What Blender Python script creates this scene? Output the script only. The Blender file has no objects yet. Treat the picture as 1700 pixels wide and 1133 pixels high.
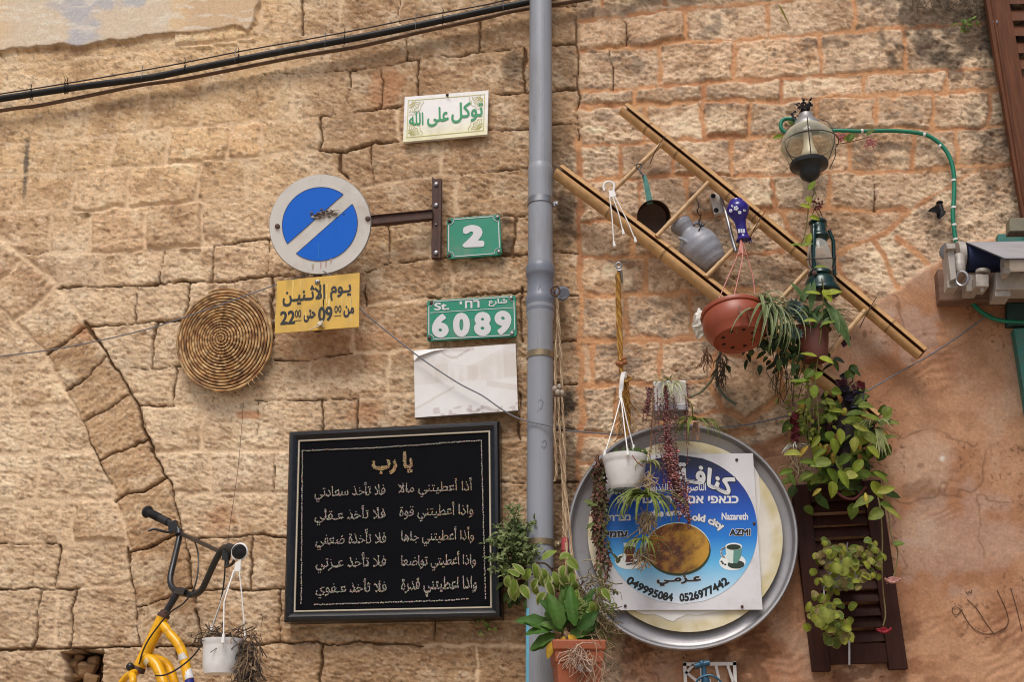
import bpy, math, random
import numpy as np
from mathutils import Vector, Matrix
R = math.radians
random.seed(7)
RNG = np.random.default_rng(11)
SC = bpy.context.scene
COL = SC.collection

# ------------------------------------------------------------------ camera
F = 1985.0; CX, CY = 850.0, 566.5          # focal length and centre in photograph pixels
PITCH, YAW = R(21.0), R(6.2)
cam_pos = np.array([0.0, -4.97, 1.6])
cd = bpy.data.cameras.new('camera'); cam = bpy.data.objects.new('camera', cd); COL.objects.link(cam)
cd.sensor_width = 36.0; cd.lens = F / 1700.0 * 36.0; cd.clip_start = 0.05; cd.clip_end = 500
cam.location = cam_pos; cam.rotation_euler = (R(90) + PITCH, 0, YAW)
SC.camera = cam
_m = cam.rotation_euler.to_matrix()
CAMR = np.array([list(r) for r in _m])

# ------------------------------------------------------------------ light
SUN_EL, SUN_AZ = R(57), R(187)
w = bpy.data.worlds.new('World'); SC.world = w; w.use_nodes = True
nt = w.node_tree; bg = nt.nodes['Background']
sky = nt.nodes.new('ShaderNodeTexSky'); sky.sky_type = 'NISHITA'; sky.sun_disc = False
sky.sun_elevation = SUN_EL; sky.sun_rotation = SUN_AZ
sky.air_density = 1.0; sky.dust_density = 4.0; sky.ozone_density = 1.0
nt.links.new(sky.outputs[0], bg.inputs[0]); bg.inputs[1].default_value = 0.09
sl = bpy.data.lights.new('sun', 'SUN'); so = bpy.data.objects.new('sun', sl); COL.objects.link(so)
sl.energy = 1.5; sl.angle = R(24); sl.color = (1.0, 0.97, 0.92)
_sd = Vector((math.sin(SUN_AZ) * math.cos(SUN_EL), math.cos(SUN_AZ) * math.cos(SUN_EL), math.sin(SUN_EL)))
so.rotation_euler = _sd.to_track_quat('Z', 'Y').to_euler(); so.location = (0, -6, 9)
vs = SC.view_settings; SC.display_settings.display_device = 'sRGB'
vs.view_transform = 'Standard'; vs.look = 'None'; vs.gamma = 1.0; vs.exposure = 0.36; SC.cycles.filter_width = 1.05

# ------------------------------------------------------------------ photo matching: pixel -> point on the plane y = -d
def ray(px, py):
    px = np.asarray(px, float); py = np.asarray(py, float)
    v = np.stack([(px - CX) / F, -(py - CY) / F, -np.ones_like(px)], -1)
    return v @ CAMR.T
def PA(px, py, d=0.0):
    r = ray(px, py); t = (-np.asarray(d, float) - cam_pos[1]) / r[..., 1]
    return cam_pos + r * t[..., None]
def P(px, py, d=0.0):
    return Vector(PA(px, py, d).tolist())
def S(px, py, d=0.0):                         # metres per photo pixel there
    r = ray(px, py); return float((-d - cam_pos[1]) / r[1]) / F

def lin(c):
    if isinstance(c, (int, float)): c = (c, c, c)
    return tuple(((x / 255) / 12.92 if x / 255 <= .04045 else ((x / 255 + .055) / 1.055) ** 2.4) for x in c)

# ------------------------------------------------------------------ noise
def _hash(ix, iy, s):
    h = (ix.astype(np.int64) * 374761393 + iy.astype(np.int64) * 668265263 + s * 144269504) & 0xffffffff
    h = ((h ^ (h >> 13)) * 1274126177) & 0xffffffff
    h = ((h ^ (h >> 16)) * 2246822519) & 0xffffffff
    return ((h ^ (h >> 15)) & 0xffff) / 32767.5 - 1.0
def noise(x, y, s=0):
    ix = np.floor(x); iy = np.floor(y); fx = x - ix; fy = y - iy
    fx = fx * fx * fx * (fx * (fx * 6 - 15) + 10); fy = fy * fy * fy * (fy * (fy * 6 - 15) + 10)
    a = _hash(ix, iy, s); b = _hash(ix + 1, iy, s); c = _hash(ix, iy + 1, s); d = _hash(ix + 1, iy + 1, s)
    return (a + (b - a) * fx) + ((c + (d - c) * fx) - (a + (b - a) * fx)) * fy
def fbm(x, y, s=0, o=4, g=.5):
    r = 0; a = 1; t = 0
    for k in range(o):
        r = r + a * noise(x * 2 ** k + 17.3 * k, y * 2 ** k - 9.1 * k, s + k * 31); t += a; a *= g
    return r / t
def sstep(a, b, x):
    t = np.clip((x - a) / (b - a), 0, 1); return t * t * (3 - 2 * t)

# ------------------------------------------------------------------ materials
def mat(name, col=(128, 128, 128), rough=.6, metal=0., var=.15, vs_=18., bump=0., bs=80., vcol=False, spec=.5, stretch=None, dirt=None, trans=0.):
    m = bpy.data.materials.new(name); m.use_nodes = True
    n = m.node_tree.nodes; l = m.node_tree.links; b = n['Principled BSDF']
    b.inputs['Roughness'].default_value = rough; b.inputs['Metallic'].default_value = metal
    b.inputs['Specular IOR Level'].default_value = spec
    tc = n.new('ShaderNodeTexCoord'); src = tc.outputs['Object']
    if stretch:
        mp = n.new('ShaderNodeMapping'); mp.inputs['Scale'].default_value = stretch; l.new(src, mp.inputs[0]); src = mp.outputs[0]
    nz = n.new('ShaderNodeTexNoise'); nz.inputs['Scale'].default_value = vs_; nz.inputs['Detail'].default_value = 6; nz.inputs['Roughness'].default_value = .65
    l.new(src, nz.inputs['Vector'])
    mr = n.new('ShaderNodeMapRange'); mr.inputs['From Min'].default_value = .25; mr.inputs['From Max'].default_value = .75
    mr.inputs['To Min'].default_value = 1 - var; mr.inputs['To Max'].default_value = 1 + var
    l.new(nz.outputs['Fac'], mr.inputs['Value'])
    mx = n.new('ShaderNodeVectorMath'); mx.operation = 'SCALE'
    if vcol:
        at = n.new('ShaderNodeAttribute'); at.attribute_name = 'Col'; l.new(at.outputs['Color'], mx.inputs[0])
    else:
        mx.inputs[0].default_value = lin(col)
    l.new(mr.outputs[0], mx.inputs['Scale'])
    out = mx.outputs[0]
    if dirt:                                   # (colour, amount, scale): blotches of dirt with a shape of their own
        n2 = n.new('ShaderNodeTexNoise'); n2.inputs['Scale'].default_value = dirt[2]; n2.inputs['Detail'].default_value = 8; n2.inputs['Roughness'].default_value = .7
        l.new(src, n2.inputs['Vector'])
        rp = n.new('ShaderNodeMapRange'); rp.inputs['From Min'].default_value = .5; rp.inputs['From Max'].default_value = .72
        rp.inputs['To Max'].default_value = dirt[1]; l.new(n2.outputs['Fac'], rp.inputs['Value'])
        mc = n.new('ShaderNodeMix'); mc.data_type = 'RGBA'; l.new(rp.outputs[0], mc.inputs[0]); l.new(out, mc.inputs[6]); mc.inputs[7].default_value = (*lin(dirt[0]), 1)
        out = mc.outputs[2]
    l.new(out, b.inputs['Base Color'])
    if trans:
        tr = n.new('ShaderNodeBsdfTranslucent'); l.new(out, tr.inputs['Color']); ms = n.new('ShaderNodeMixShader'); ms.inputs[0].default_value = trans
        o = n['Material Output']; l.new(b.outputs[0], ms.inputs[1]); l.new(tr.outputs[0], ms.inputs[2]); l.new(ms.outputs[0], o.inputs['Surface'])
    if bump:
        nb = n.new('ShaderNodeTexNoise'); nb.inputs['Scale'].default_value = bs; nb.inputs['Detail'].default_value = 7; nb.inputs['Roughness'].default_value = .6
        l.new(src, nb.inputs['Vector'])
        bp = n.new('ShaderNodeBump'); bp.inputs['Strength'].default_value = 1; bp.inputs['Distance'].default_value = bump
        l.new(nb.outputs['Fac'], bp.inputs['Height']); l.new(bp.outputs[0], b.inputs['Normal'])
    return m
def glass_mat(name, col, alpha_mix=.75, rough=.03):
    m = bpy.data.materials.new(name); m.use_nodes = True; n = m.node_tree.nodes; l = m.node_tree.links
    b = n['Principled BSDF']; b.inputs['Base Color'].default_value = (*lin(col), 1); b.inputs['Roughness'].default_value = rough
    t = n.new('ShaderNodeBsdfTransparent'); t.inputs[0].default_value = (*lin((246, 243, 234)), 1)
    ms = n.new('ShaderNodeMixShader'); fr = n.new('ShaderNodeLayerWeight'); fr.inputs[0].default_value = .35
    mr = n.new('ShaderNodeMapRange'); mr.inputs['To Min'].default_value = 1 - alpha_mix; mr.inputs['To Max'].default_value = .9
    l.new(fr.outputs['Facing'], mr.inputs[0]); l.new(mr.outputs[0], ms.inputs[0]); l.new(t.outputs[0], ms.inputs[1]); l.new(b.outputs[0], ms.inputs[2])
    l.new(ms.outputs[0], n['Material Output'].inputs['Surface'])
    return m

# ------------------------------------------------------------------ mesh builder (world coordinates)
class MB:
    def __init__(s): s.v = []; s.f = []; s.c = []
    def add(s, vs, fs, col=(.5, .5, .5)):
        o = len(s.v)
        s.v += [tuple(v) for v in vs]; s.f += [tuple(i + o for i in f) for f in fs]
        if len(vs) and isinstance(col, list): s.c += col
        else: s.c += [col] * len(vs)
        return s
    def tube(s, pts, r, n=8, cap=True, col=(.5, .5, .5), cols=None, arc=None):
        pts = [Vector(p) for p in pts]; m = len(pts)
        rs = [r] * m if isinstance(r, (int, float)) else list(r)
        t0 = (pts[1] - pts[0]).normalized(); up = Vector((0, -1, 0)) if abs(t0.y) < .8 else Vector((0, 0, 1))
        nrm = t0.cross(up).normalized()
        vs = []; cc = []
        for i in range(m):
            t = (pts[min(i + 1, m - 1)] - pts[max(i - 1, 0)])
            t = t.normalized() if t.length > 1e-9 else t0
            nrm = (nrm - t * nrm.dot(t)); nrm = nrm.normalized() if nrm.length > 1e-6 else t.orthogonal().normalized()
            b = t.cross(nrm)
            for k in range(n):
                a = 2 * math.pi * k / n
                vs.append(pts[i] + (nrm * math.cos(a) + b * math.sin(a)) * rs[i]); cc.append(cols[i] if cols else col)
        fs = [(i * n + k, i * n + (k + 1) % n, (i + 1) * n + (k + 1) % n, (i + 1) * n + k) for i in range(m - 1) for k in range(n)]
        if cap: fs += [tuple(range(n - 1, -1, -1)), tuple((m - 1) * n + k for k in range(n))]
        return s.add(vs, fs, cc)
    def lathe(s, prof, o, ax=(0, 0, 1), n=32, col=(.5, .5, .5), xdir=None, wob=0):
        o = Vector(o); ax = Vector(ax).normalized()
        u = Vector(xdir) if xdir else (Vector((1, 0, 0)) if abs(ax.x) < .9 else Vector((0, 1, 0)))
        u = (u - ax * u.dot(ax)).normalized(); w_ = ax.cross(u)
        vs = []
        for (r, h) in prof:
            for k in range(n):
                a = 2 * math.pi * k / n; rr = r * (1 + wob * math.sin(3 * a + h * 60))
                vs.append(o + ax * h + (u * math.cos(a) + w_ * math.sin(a)) * rr)
        m = len(prof)
        fs = [(i * n + k, i * n + (k + 1) % n, (i + 1) * n + (k + 1) % n, (i + 1) * n + k) for i in range(m - 1) for k in range(n)]
        return s.add(vs, fs, col)
    def box(s, c, x, y, z, col=(.5, .5, .5)):      # centre and three half-axis vectors
        c = Vector(c); x = Vector(x); y = Vector(y); z = Vector(z)
        vs = [c + x * a + y * b + z * d for a in (-1, 1) for b in (-1, 1) for d in (-1, 1)]
        return s.add(vs, [(0, 1, 3, 2), (4, 6, 7, 5), (0, 4, 5, 1), (2, 3, 7, 6), (0, 2, 6, 4), (1, 5, 7, 3)], col)
    def prism(s, pts, th, col=(.5, .5, .5), dirv=(0, 1, 0), back=True):   # outline (front) extruded away from the viewer
        pts = [Vector(p) for p in pts]; n = len(pts); dv = Vector(dirv) * th
        vs = pts + [p + dv for p in pts]
        fs = [tuple(range(n))] + [(i, i + n, (i + 1) % n + n, (i + 1) % n) for i in range(n)]
        if back: fs.append(tuple(range(2 * n - 1, n - 1, -1)))
        return s.add(vs, fs, col)
    def sphere(s, c, r, n=8, m=6, sq=(1, 1, 1), col=(.5, .5, .5)):
        c = Vector(c); vs = [c + Vector((0, 0, r * sq[2]))]
        for i in range(1, m):
            t = math.pi * i / m
            for k in range(n):
                a = 2 * math.pi * k / n
                vs.append(c + Vector((math.sin(t) * math.cos(a) * r * sq[0], math.sin(t) * math.sin(a) * r * sq[1], math.cos(t) * r * sq[2])))
        vs.append(c - Vector((0, 0, r * sq[2]))); L = len(vs) - 1
        fs = [(0, 1 + k, 1 + (k + 1) % n) for k in range(n)]
        for i in range(m - 2):
            fs += [(1 + i * n + k, 1 + (i + 1) * n + k, 1 + (i + 1) * n + (k + 1) % n, 1 + i * n + (k + 1) % n) for k in range(n)]
        fs += [(L, 1 + (m - 2) * n + (k + 1) % n, 1 + (m - 2) * n + k) for k in range(n)]
        return s.add(vs, fs, col)
    def leaf(s, base, d, nrm, L, W, curl=.25, fold=.2, col=(.1, .2, .03), edge=None, seg=6, shape='ovate', twist=0):
        d = Vector(d).normalized(); nrm = Vector(nrm); nrm = (nrm - d * nrm.dot(d))
        nrm = nrm.normalized() if nrm.length > 1e-5 else d.orthogonal().normalized()
        sd = d.cross(nrm); p = Vector(base); vs = []; cc = []
        for i in range(seg + 1):
            t = i / seg
            if shape == 'ovate': wd = (math.sin(math.pi * min(1, t * .96 + .03) ** .8)) ** .9
            elif shape == 'round': wd = math.sqrt(max(0, 1 - (2 * t - 1) ** 2)) if 0 < t < 1 else .05
            elif shape == 'strap': wd = min(1, 3 * t + .35) * (1 - t ** 2.2) + .03
            else: wd = math.sin(math.pi * min(1, t + .02))
            wd = max(wd, .03)
            a = twist * t; sd2 = sd * math.cos(a) + nrm * math.sin(a); n2 = nrm * math.cos(a) - sd * math.sin(a)
            ed = edge or col
            f_ = fold * W * wd
            vs += [p - sd2 * W * .5 * wd + n2 * f_, p - sd2 * W * .25 * wd + n2 * f_ * .4, p, p + sd2 * W * .25 * wd + n2 * f_ * .4, p + sd2 * W * .5 * wd + n2 * f_]
            mid = tuple(min(1, x * 1.18) for x in col)
            cc += [ed, col, mid, col, ed]
            st = L / seg
            d = (d - nrm * (curl / seg)).normalized(); nrm = (nrm - d * nrm.dot(d)).normalized()
            p = p + d * st
        fs = [(i * 5 + k, i * 5 + k + 1, (i + 1) * 5 + k + 1, (i + 1) * 5 + k) for i in range(seg) for k in range(4)]
        return s.add(vs, fs, cc)

def link_mesh(name, mb, mats, parent=None, origin=None, smooth=True, bevel=0, sharp=40):
    if parent is not None: org = Vector(parent['_o'])
    else: org = Vector(origin) if origin is not None else (sum((Vector(v) for v in mb.v), Vector()) / max(1, len(mb.v)))
    me = bpy.data.meshes.new(name)
    me.from_pydata([(v[0] - org.x, v[1] - org.y, v[2] - org.z) for v in mb.v], [], mb.f)
    at = me.color_attributes.new('Col', 'FLOAT_COLOR', 'POINT')
    at.data.foreach_set('color', np.array([(*c, 1) for c in mb.c], dtype=np.float32).ravel())
    for m in (mats if isinstance(mats, (list, tuple)) else [mats]): me.materials.append(m)
    me.validate(); me.update()
    if smooth:
        me.polygons.foreach_set('use_smooth', [True] * len(me.polygons))
        try: me.set_sharp_from_angle(angle=R(sharp))
        except Exception: pass
    o = bpy.data.objects.new(name, me); COL.objects.link(o)
    if parent is not None: o.parent = parent
    else: o.location = org
    o['_o'] = tuple(org)
    if bevel:
        b = o.modifiers.new('bevel', 'BEVEL'); b.width = bevel; b.segments = 2; b.limit_method = 'ANGLE'; b.angle_limit = R(40)
    return o
part = link_mesh
def tag(o, label, cat, group=None):
    o['label'] = label; o['category'] = cat
    if group: o['group'] = group
    return o
def thing(name, label, cat, loc, group=None):
    o = bpy.data.objects.new(name, None); COL.objects.link(o); o.empty_display_size = .05
    o.location = loc; o['_o'] = tuple(loc); return tag(o, label, cat, group)
def spline(pts, n=8):                              # Catmull-Rom through tuples
    p = [np.array(q, float) for q in pts]; p = [2 * p[0] - p[1]] + p + [2 * p[-1] - p[-2]]; o = []
    for i in range(1, len(p) - 2):
        for k in range(n):
            t = k / n; a, b, c, d = p[i - 1:i + 3]
            o.append(.5 * (2 * b + (c - a) * t + (2 * a - 5 * b + 4 * c - d) * t * t + (3 * b - a - 3 * c + d) * t ** 3))
    o.append(p[-2]); return o
def path(pts, n=6):                                # [(px,py,d)] -> smooth 3D points
    return [P(q[0], q[1], q[2]) for q in (spline(pts, n) if n else pts)]

# ------------------------------------------------------------------ lettering: glyph outlines -> filled flat meshes
AR = {'ا': (0xFE8D, 2), 'أ': (0xFE83, 2), 'ب': (0xFE8F, 4), 'ة': (0xFE93, 2), 'ت': (0xFE95, 4), 'ث': (0xFE99, 4), 'ج': (0xFE9D, 4), 'ح': (0xFEA1, 4), 'خ': (0xFEA5, 4),
      'د': (0xFEA9, 2), 'ذ': (0xFEAB, 2), 'ر': (0xFEAD, 2), 'ز': (0xFEAF, 2), 'س': (0xFEB1, 4), 'ش': (0xFEB5, 4), 'ص': (0xFEB9, 4), 'ض': (0xFEBD, 4), 'ط': (0xFEC1, 4),
      'ع': (0xFEC9, 4), 'ف': (0xFED1, 4), 'ق': (0xFED5, 4), 'ك': (0xFED9, 4), 'ل': (0xFEDD, 4), 'م': (0xFEE1, 4), 'ن': (0xFEE5, 4), 'ه': (0xFEE9, 4), 'و': (0xFEED, 2),
      'ى': (0xFEEF, 2), 'ي': (0xFEF1, 4), 'ـ': (0x0640, 4)}
def shape_ar(t):
    t = t.replace('لا', '\uE000'); out = []
    T = dict(AR); T['\uE000'] = (0xFEFB, 2)
    for i, ch in enumerate(t):
        if ch not in T: out.append(ch); continue
        pv = i > 0 and t[i - 1] in T and T[t[i - 1]][1] == 4
        nx = i + 1 < len(t) and t[i + 1] in T and T[ch][1] == 4
        if ch == 'ـ': out.append('\u0640'); continue
        out.append(chr(T[ch][0] + (3 if pv and nx else 1 if pv else 2 if nx else 0)))
    return ''.join(out[::-1])
def outline(txt):
    c = bpy.data.curves.new('tmp', 'FONT'); c.body = txt; c.size = 1; c.fill_mode = 'NONE'; c.resolution_u = 4
    o = bpy.data.objects.new('tmp', c); COL.objects.link(o)
    me = bpy.data.meshes.new_from_object(o.evaluated_get(bpy.context.evaluated_depsgraph_get()))
    v = np.array([q.co[:2] for q in me.vertices]); e = np.array([q.vertices[:] for q in me.edges])
    bpy.data.objects.remove(o); bpy.data.curves.remove(c); bpy.data.meshes.remove(me)
    return v, e
def field(txt, bold=0., cell=.035, fit=None):
    v, e = outline(txt); lo = v.min(0); hi = v.max(0)
    pad = bold + 2 * cell
    xs = np.arange(lo[0] - pad, hi[0] + pad + cell, cell); ys = np.arange(lo[1] - pad, hi[1] + pad + cell, cell)
    X, Y = np.meshgrid(xs, ys); D = np.full(X.shape, 9.); Wn = np.zeros(X.shape)
    for (i, j) in e:
        a = v[i]; b = v[j]; ab = b - a; q = ab @ ab
        if q < 1e-14: continue
        m = bold + 3 * cell
        x0, x1 = np.searchsorted(xs, [min(a[0], b[0]) - m, max(a[0], b[0]) + m]); y0, y1 = np.searchsorted(ys, [min(a[1], b[1]) - m, max(a[1], b[1]) + m])
        xx = X[y0:y1, x0:x1]; yy = Y[y0:y1, x0:x1]
        t = np.clip(((xx - a[0]) * ab[0] + (yy - a[1]) * ab[1]) / q, 0, 1)
        D[y0:y1, x0:x1] = np.minimum(D[y0:y1, x0:x1], np.hypot(xx - a[0] - t * ab[0], yy - a[1] - t * ab[1]))
        if a[1] != b[1]:
            r0, r1 = np.searchsorted(ys, [min(a[1], b[1]), max(a[1], b[1])])
            for r in range(r0, r1):
                xc = a[0] + (ys[r] - a[1]) / ab[1] * ab[0]; Wn[r, xs < xc] += 1 if ab[1] > 0 else -1
    ins = np.abs(Wn) > .5
    D = np.minimum(D, bold + 3 * cell)
    f = np.where(ins, -np.maximum(D, cell * .15), D) - bold
    return xs, ys, f, (lo[0] - bold, lo[1] - bold, hi[0] + bold, hi[1] + bold)
def cells(xs, ys, f):                              # marching squares -> polygons
    polys = []; ny, nx = f.shape
    for r in range(ny - 1):
        run = None
        for c in range(nx):
            if c < nx - 1:
                q = (f[r, c], f[r, c + 1], f[r + 1, c + 1], f[r + 1, c]); full = max(q) <= 0
            else: full = False
            if full:
                if run is None: run = c
                continue
            if run is not None:
                polys.append([(xs[run], ys[r]), (xs[c], ys[r]), (xs[c], ys[r + 1]), (xs[run], ys[r + 1])]); run = None
            if c == nx - 1 or min(q) > 0: continue
            pt = [(xs[c], ys[r]), (xs[c + 1], ys[r]), (xs[c + 1], ys[r + 1]), (xs[c], ys[r + 1])]; o = []
            for k in range(4):
                a = q[k]; b = q[(k + 1) % 4]
                if a <= 0: o.append(pt[k])
                if (a <= 0) != (b <= 0):
                    t = a / (a - b); o.append((pt[k][0] + (pt[(k + 1) % 4][0] - pt[k][0]) * t, pt[k][1] + (pt[(k + 1) % 4][1] - pt[k][1]) * t))
            if len(o) > 2: polys.append(o)
    return polys
def text_fit(mb, txt, x0, y0, x1, y1, d, bold=.02, slope=0., warp=None, col=(.5, .5, .5), cell=.035, grow=0.):
    """fill the photo-pixel box (left, top, right, bottom) on the plane y=-d with the text; grow = outline width (em)"""
    _, _, _, bb = field(txt, bold, .2)
    xs, ys, f, _ = field(txt, bold + grow, cell)
    for pl in cells(xs, ys, f):
        vs = []
        for (a, b) in pl:
            u = (a - bb[0]) / (bb[2] - bb[0]); v = (b - bb[1]) / (bb[3] - bb[1])
            X = x0 + (x1 - x0) * u; Y = y1 + (y0 - y1) * v
            if warp: X, Y = warp(u, v)
            else: Y += slope * (X - x0)
            vs.append(P(X, Y, d))
        mb.add(vs, [tuple(range(len(vs)))], col)
def text_beads(mb, txt, x0, y0, x1, y1, d, slope, r, pitch, colf, bold=.012):
    _, _, _, bb = field(txt, bold, .2)
    xs, ys, f, _ = field(txt, bold, .022); pts = []
    ii = np.argwhere(f <= 0.002); order = np.argsort(f[ii[:, 0], ii[:, 1]]); cell_ = {}
    for k in order:
        a = xs[ii[k, 1]]; b = ys[ii[k, 0]]
        X = x0 + (x1 - x0) * (a - bb[0]) / (bb[2] - bb[0]); Y = y1 + (y0 - y1) * (b - bb[1]) / (bb[3] - bb[1]) + slope * ((x1 - x0) * (a - bb[0]) / (bb[2] - bb[0]))
        g = (int(X // pitch), int(Y // pitch)); ok = True
        for gx in (-1, 0, 1):
            for gy in (-1, 0, 1):
                for (qx, qy) in cell_.get((g[0] + gx, g[1] + gy), ()):
                    if (qx - X) ** 2 + (qy - Y) ** 2 < pitch * pitch: ok = False
        if ok: cell_.setdefault(g, []).append((X, Y)); pts.append((X, Y))
    for (X, Y) in pts: mb.sphere(P(X + random.gauss(0, .2), Y + random.gauss(0, .2), d), r * random.uniform(.85, 1.15), 6, 4, col=colf(X, Y))

# ================================================================== THE WALLS
# joints between the stones, traced as polylines in photograph pixels.  kinds: d open dark crack, l flush pale mortar, o orange pointing
J = []
def j(kind, *pts, w=None): J.append((kind, pts, w))
# --- left wall, upper courses
j('l', (-40, 113), (0, 109), (60, 103), (200, 90), (420, 62), w=1.0)
j('l', (-40, 243), (0, 240), (60, 237), (140, 230), (240, 217), (335, 208), (400, 203), (490, 196), (530, 191), w=1.2)
for a, b in (((148, 170), (138, 230)), ((247, 150), (237, 218)), ((340, 135), (333, 208)), ((490, 120), (483, 196)), ((102, 240), (90, 288)), ((190, 227), (180, 279)), ((282, 214), (275, 271)),
             ((384, 204), (378, 263)), ((437, 201), (432, 258)), ((127, 291), (117, 348)), ((217, 276), (208, 343)), ((330, 268), (322, 335)), ((412, 262), (408, 329)), ((243, 341), (239, 413)), ((152, 350), (147, 416)), ((85, 351), (80, 417)), ((337, 334), (333, 408)), ((168, 419), (163, 475))):
    j('l', a, b, w=2.2)
j('l', (-40, 293), (0, 290), (90, 288), (180, 279), (275, 271), (375, 264), (410, 261), (490, 251), (535, 249), w=1.6)
j('l', (-40, 356), (0, 353), (40, 351), (120, 349), (150, 352), (210, 343), (320, 335), (410, 329), (470, 326), w=1.6)
j('l', (35, 420), (75, 419), (170, 418), (265, 414), (353, 407), w=1.6); j('d', (353, 407), (375, 403), (450, 398))
j('d', (35, 420), (60, 422), (78, 418), w=1.2)
j('d', (97, 478), (170, 476), (220, 476), (265, 472), (303, 469), (353, 469), (445, 460), (530, 452), w=1.3)
j('d', (270, 415), (264, 472)); j('d', (353, 408), (350, 468)); j('d', (445, 398), (442, 460), w=1)
j('d', (143, 540), (222, 536), (258, 534), (330, 533)); j('d', (230, 476), (223, 536)); j('d', (315, 470), (309, 535)); j('l', (398, 466), (394, 520), w=1)
j('d', (452, 460), (450, 575), w=2.4); j('d', (195, 609), (255, 610), (330, 607), (430, 602)); j('d', (260, 536), (253, 570), (251, 609), w=2.2)
j('d', (226, 673), (290, 671), w=2); j('l', (290, 671), (355, 670), (424, 666), w=2); j('d', (291, 610), (287, 671)); j('d', (355, 650), (351, 668), w=1)
j('l', (255, 751), (332, 749), (425, 751), (485, 748), w=2.2); j('l', (335, 672), (332, 749), w=2.5); j('d', (428, 668), (425, 751), w=1)
j('l', (284, 820), (395, 820), (480, 818), w=2.4); j('l', (349, 752), (352, 820), w=2); j('d', (455, 751), (451, 817), w=1.2)
j('d', (304, 893), (392, 892), (424, 889), (480, 890), w=1.7); j('l', (396, 820), (394, 890), w=2); j('d', (418, 892), (414, 979), w=2)
j('d', (320, 981), (473, 977), w=1.8); j('d', (466, 979), (462, 1067), w=1.6)
j('d', (170, 1076), (233, 1072), (250, 1074), (332, 1074), (459, 1068), (525, 1067), w=2.2)
j('d', (168, 1080), (165, 1200), w=2); j('d', (293, 1075), (288, 1220)); j('d', (538, 1070), (530, 1133), (528, 1220), w=2.6)
# --- the relieving arch
j('l', (-30, 372), (12, 403), (46, 436), (95, 476), (138, 532), w=1.6); j('d', (138, 532), (166, 568), (191, 610), (226, 673), (254, 748), w=2.6); j('d', (254, 748), (282, 804), (300, 867), (318, 959), (330, 1040), (333, 1076), w=1.6)
j('l', (-40, 472), (0, 508), (67, 582), (109, 649), (138, 702), w=2); j('d', (138, 702), (162, 758), (182, 805), w=1.6); j('l', (182, 805), (194, 832), (212, 909), w=3); j('d', (212, 909), (222, 980), (233, 1070), w=1.8)
for a, b, k in (((32, 433), (-4, 470), 'l'), ((92, 474), (25, 529), 'l'), ((141, 543), (74, 590), 'd'), ((178, 592), (109, 647), 'd'), ((214, 652), (136, 700), 'd'), ((247, 728), (166, 765), 'd'), ((277, 792), (192, 832), 'd'), ((302, 882), (213, 917), 'd'), ((320, 975), (226, 1008), 'd')):
    j(k, a, ((a[0] + b[0]) / 2 + 2, (a[1] + b[1]) / 2 + 3), b, w=1.6)
j('l', (-40, 613), (0, 610), (82, 603), w=2); j('l', (-40, 684), (0, 681), (40, 679), (118, 668), w=3); j('l', (-40, 758), (0, 754), (60, 752), (156, 746), w=3)
j('l', (-40, 837), (0, 835), (120, 830), (194, 828), w=3); j('d', (-40, 906), (0, 904), (95, 902), w=1); j('l', (95, 902), (208, 897), w=2.5)
j('d', (-40, 981), (0, 980), (88, 977), (130, 976), w=1.8); j('l', (130, 976), (221, 973), w=2); j('d', (-40, 1083), (0, 1081), (113, 1077), (170, 1076), w=2)
for a, b, k in (((18, 612), (15, 680), 'l'), ((46, 680), (40, 752), 'l'), ((67, 752), (58, 831), 'l'), ((36, 835), (28, 904), 'l'), ((122, 831), (116, 900), 'l'), ((98, 903), (90, 977), 'd'), ((66, 980), (56, 1078), 'd'), ((124, 978), (114, 1077), 'd'), ((96, 980), (88, 1076), 'l'), ((100, 835), (94, 868), 'l')):
    j(k, a, b, w=2 if k == 'l' else 1.6)
# --- middle stretch
j('d', (502, -40), (502, 54)); j('d', (662, -40), (662, 36)); j('d', (673, 99), (796, 84), (880, 74), w=1.2); j('l', (430, 55), (500, 55), (560, 58), w=1); j('d', (440, 122), (581, 114), (673, 99), w=1.2)
j('d', (675, 56), (674, 98)); j('d', (797, 33), (795, 83), w=2); j('d', (530, 192), (580, 187), (634, 180), (672, 174), (740, 165), (814, 155), (880, 151), w=1.3)
j('d', (580, 116), (578, 186), w=1); j('d', (634, 106), (633, 179)); j('d', (696, 98), (695, 172), w=2.2); j('d', (871, 77), (872, 150), w=3); j('d', (533, 191), (532, 248), w=2.2)
j('d', (535, 248), (570, 250), (600, 243), (620, 237), (659, 234), w=2); j('l', (659, 234), (740, 224), w=1.2); j('d', (740, 224), (811, 216), (880, 211), w=1.3); j('l', (659, 178), (660, 233), w=1.5)
j('d', (563, 252), (566, 286), (575, 296), w=2.6); j('d', (616, 241), (618, 309), w=1.4); j('l', (602, 311), (616, 308), (733, 290), (761, 289), w=1.3); j('d', (761, 289), (880, 278), w=1)
j('l', (733, 226), (733, 290), w=2); j('d', (600, 375), (640, 371), (720, 365), w=1.4); j('d', (720, 365), (757, 358), (880, 356), w=1); j('l', (757, 291), (757, 360), w=2)
j('d', (605, 452), (648, 438), (719, 428), (800, 425), (880, 422), w=1.3); j('d', (645, 371), (648, 438), w=1.2); j('d', (853, 360), (853, 424), w=2.6)
j('d', (648, 437), (606, 452), (606, 506), w=1.6); j('l', (748, 428), (750, 492), w=1.6); j('l', (600, 505), (650, 502), (708, 497), w=1.5); j('d', (708, 495), (880, 486), w=1)
j('d', (455, 599), (500, 597), (585, 588), w=1.4); j('l', (585, 588), (640, 583), (700, 578), w=1.4); j('l', (585, 545), (585, 588), w=1.6); j('d', (424, 665), (515, 663), (592, 663), w=1); j('l', (592, 663), (690, 652), w=1.8)
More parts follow.
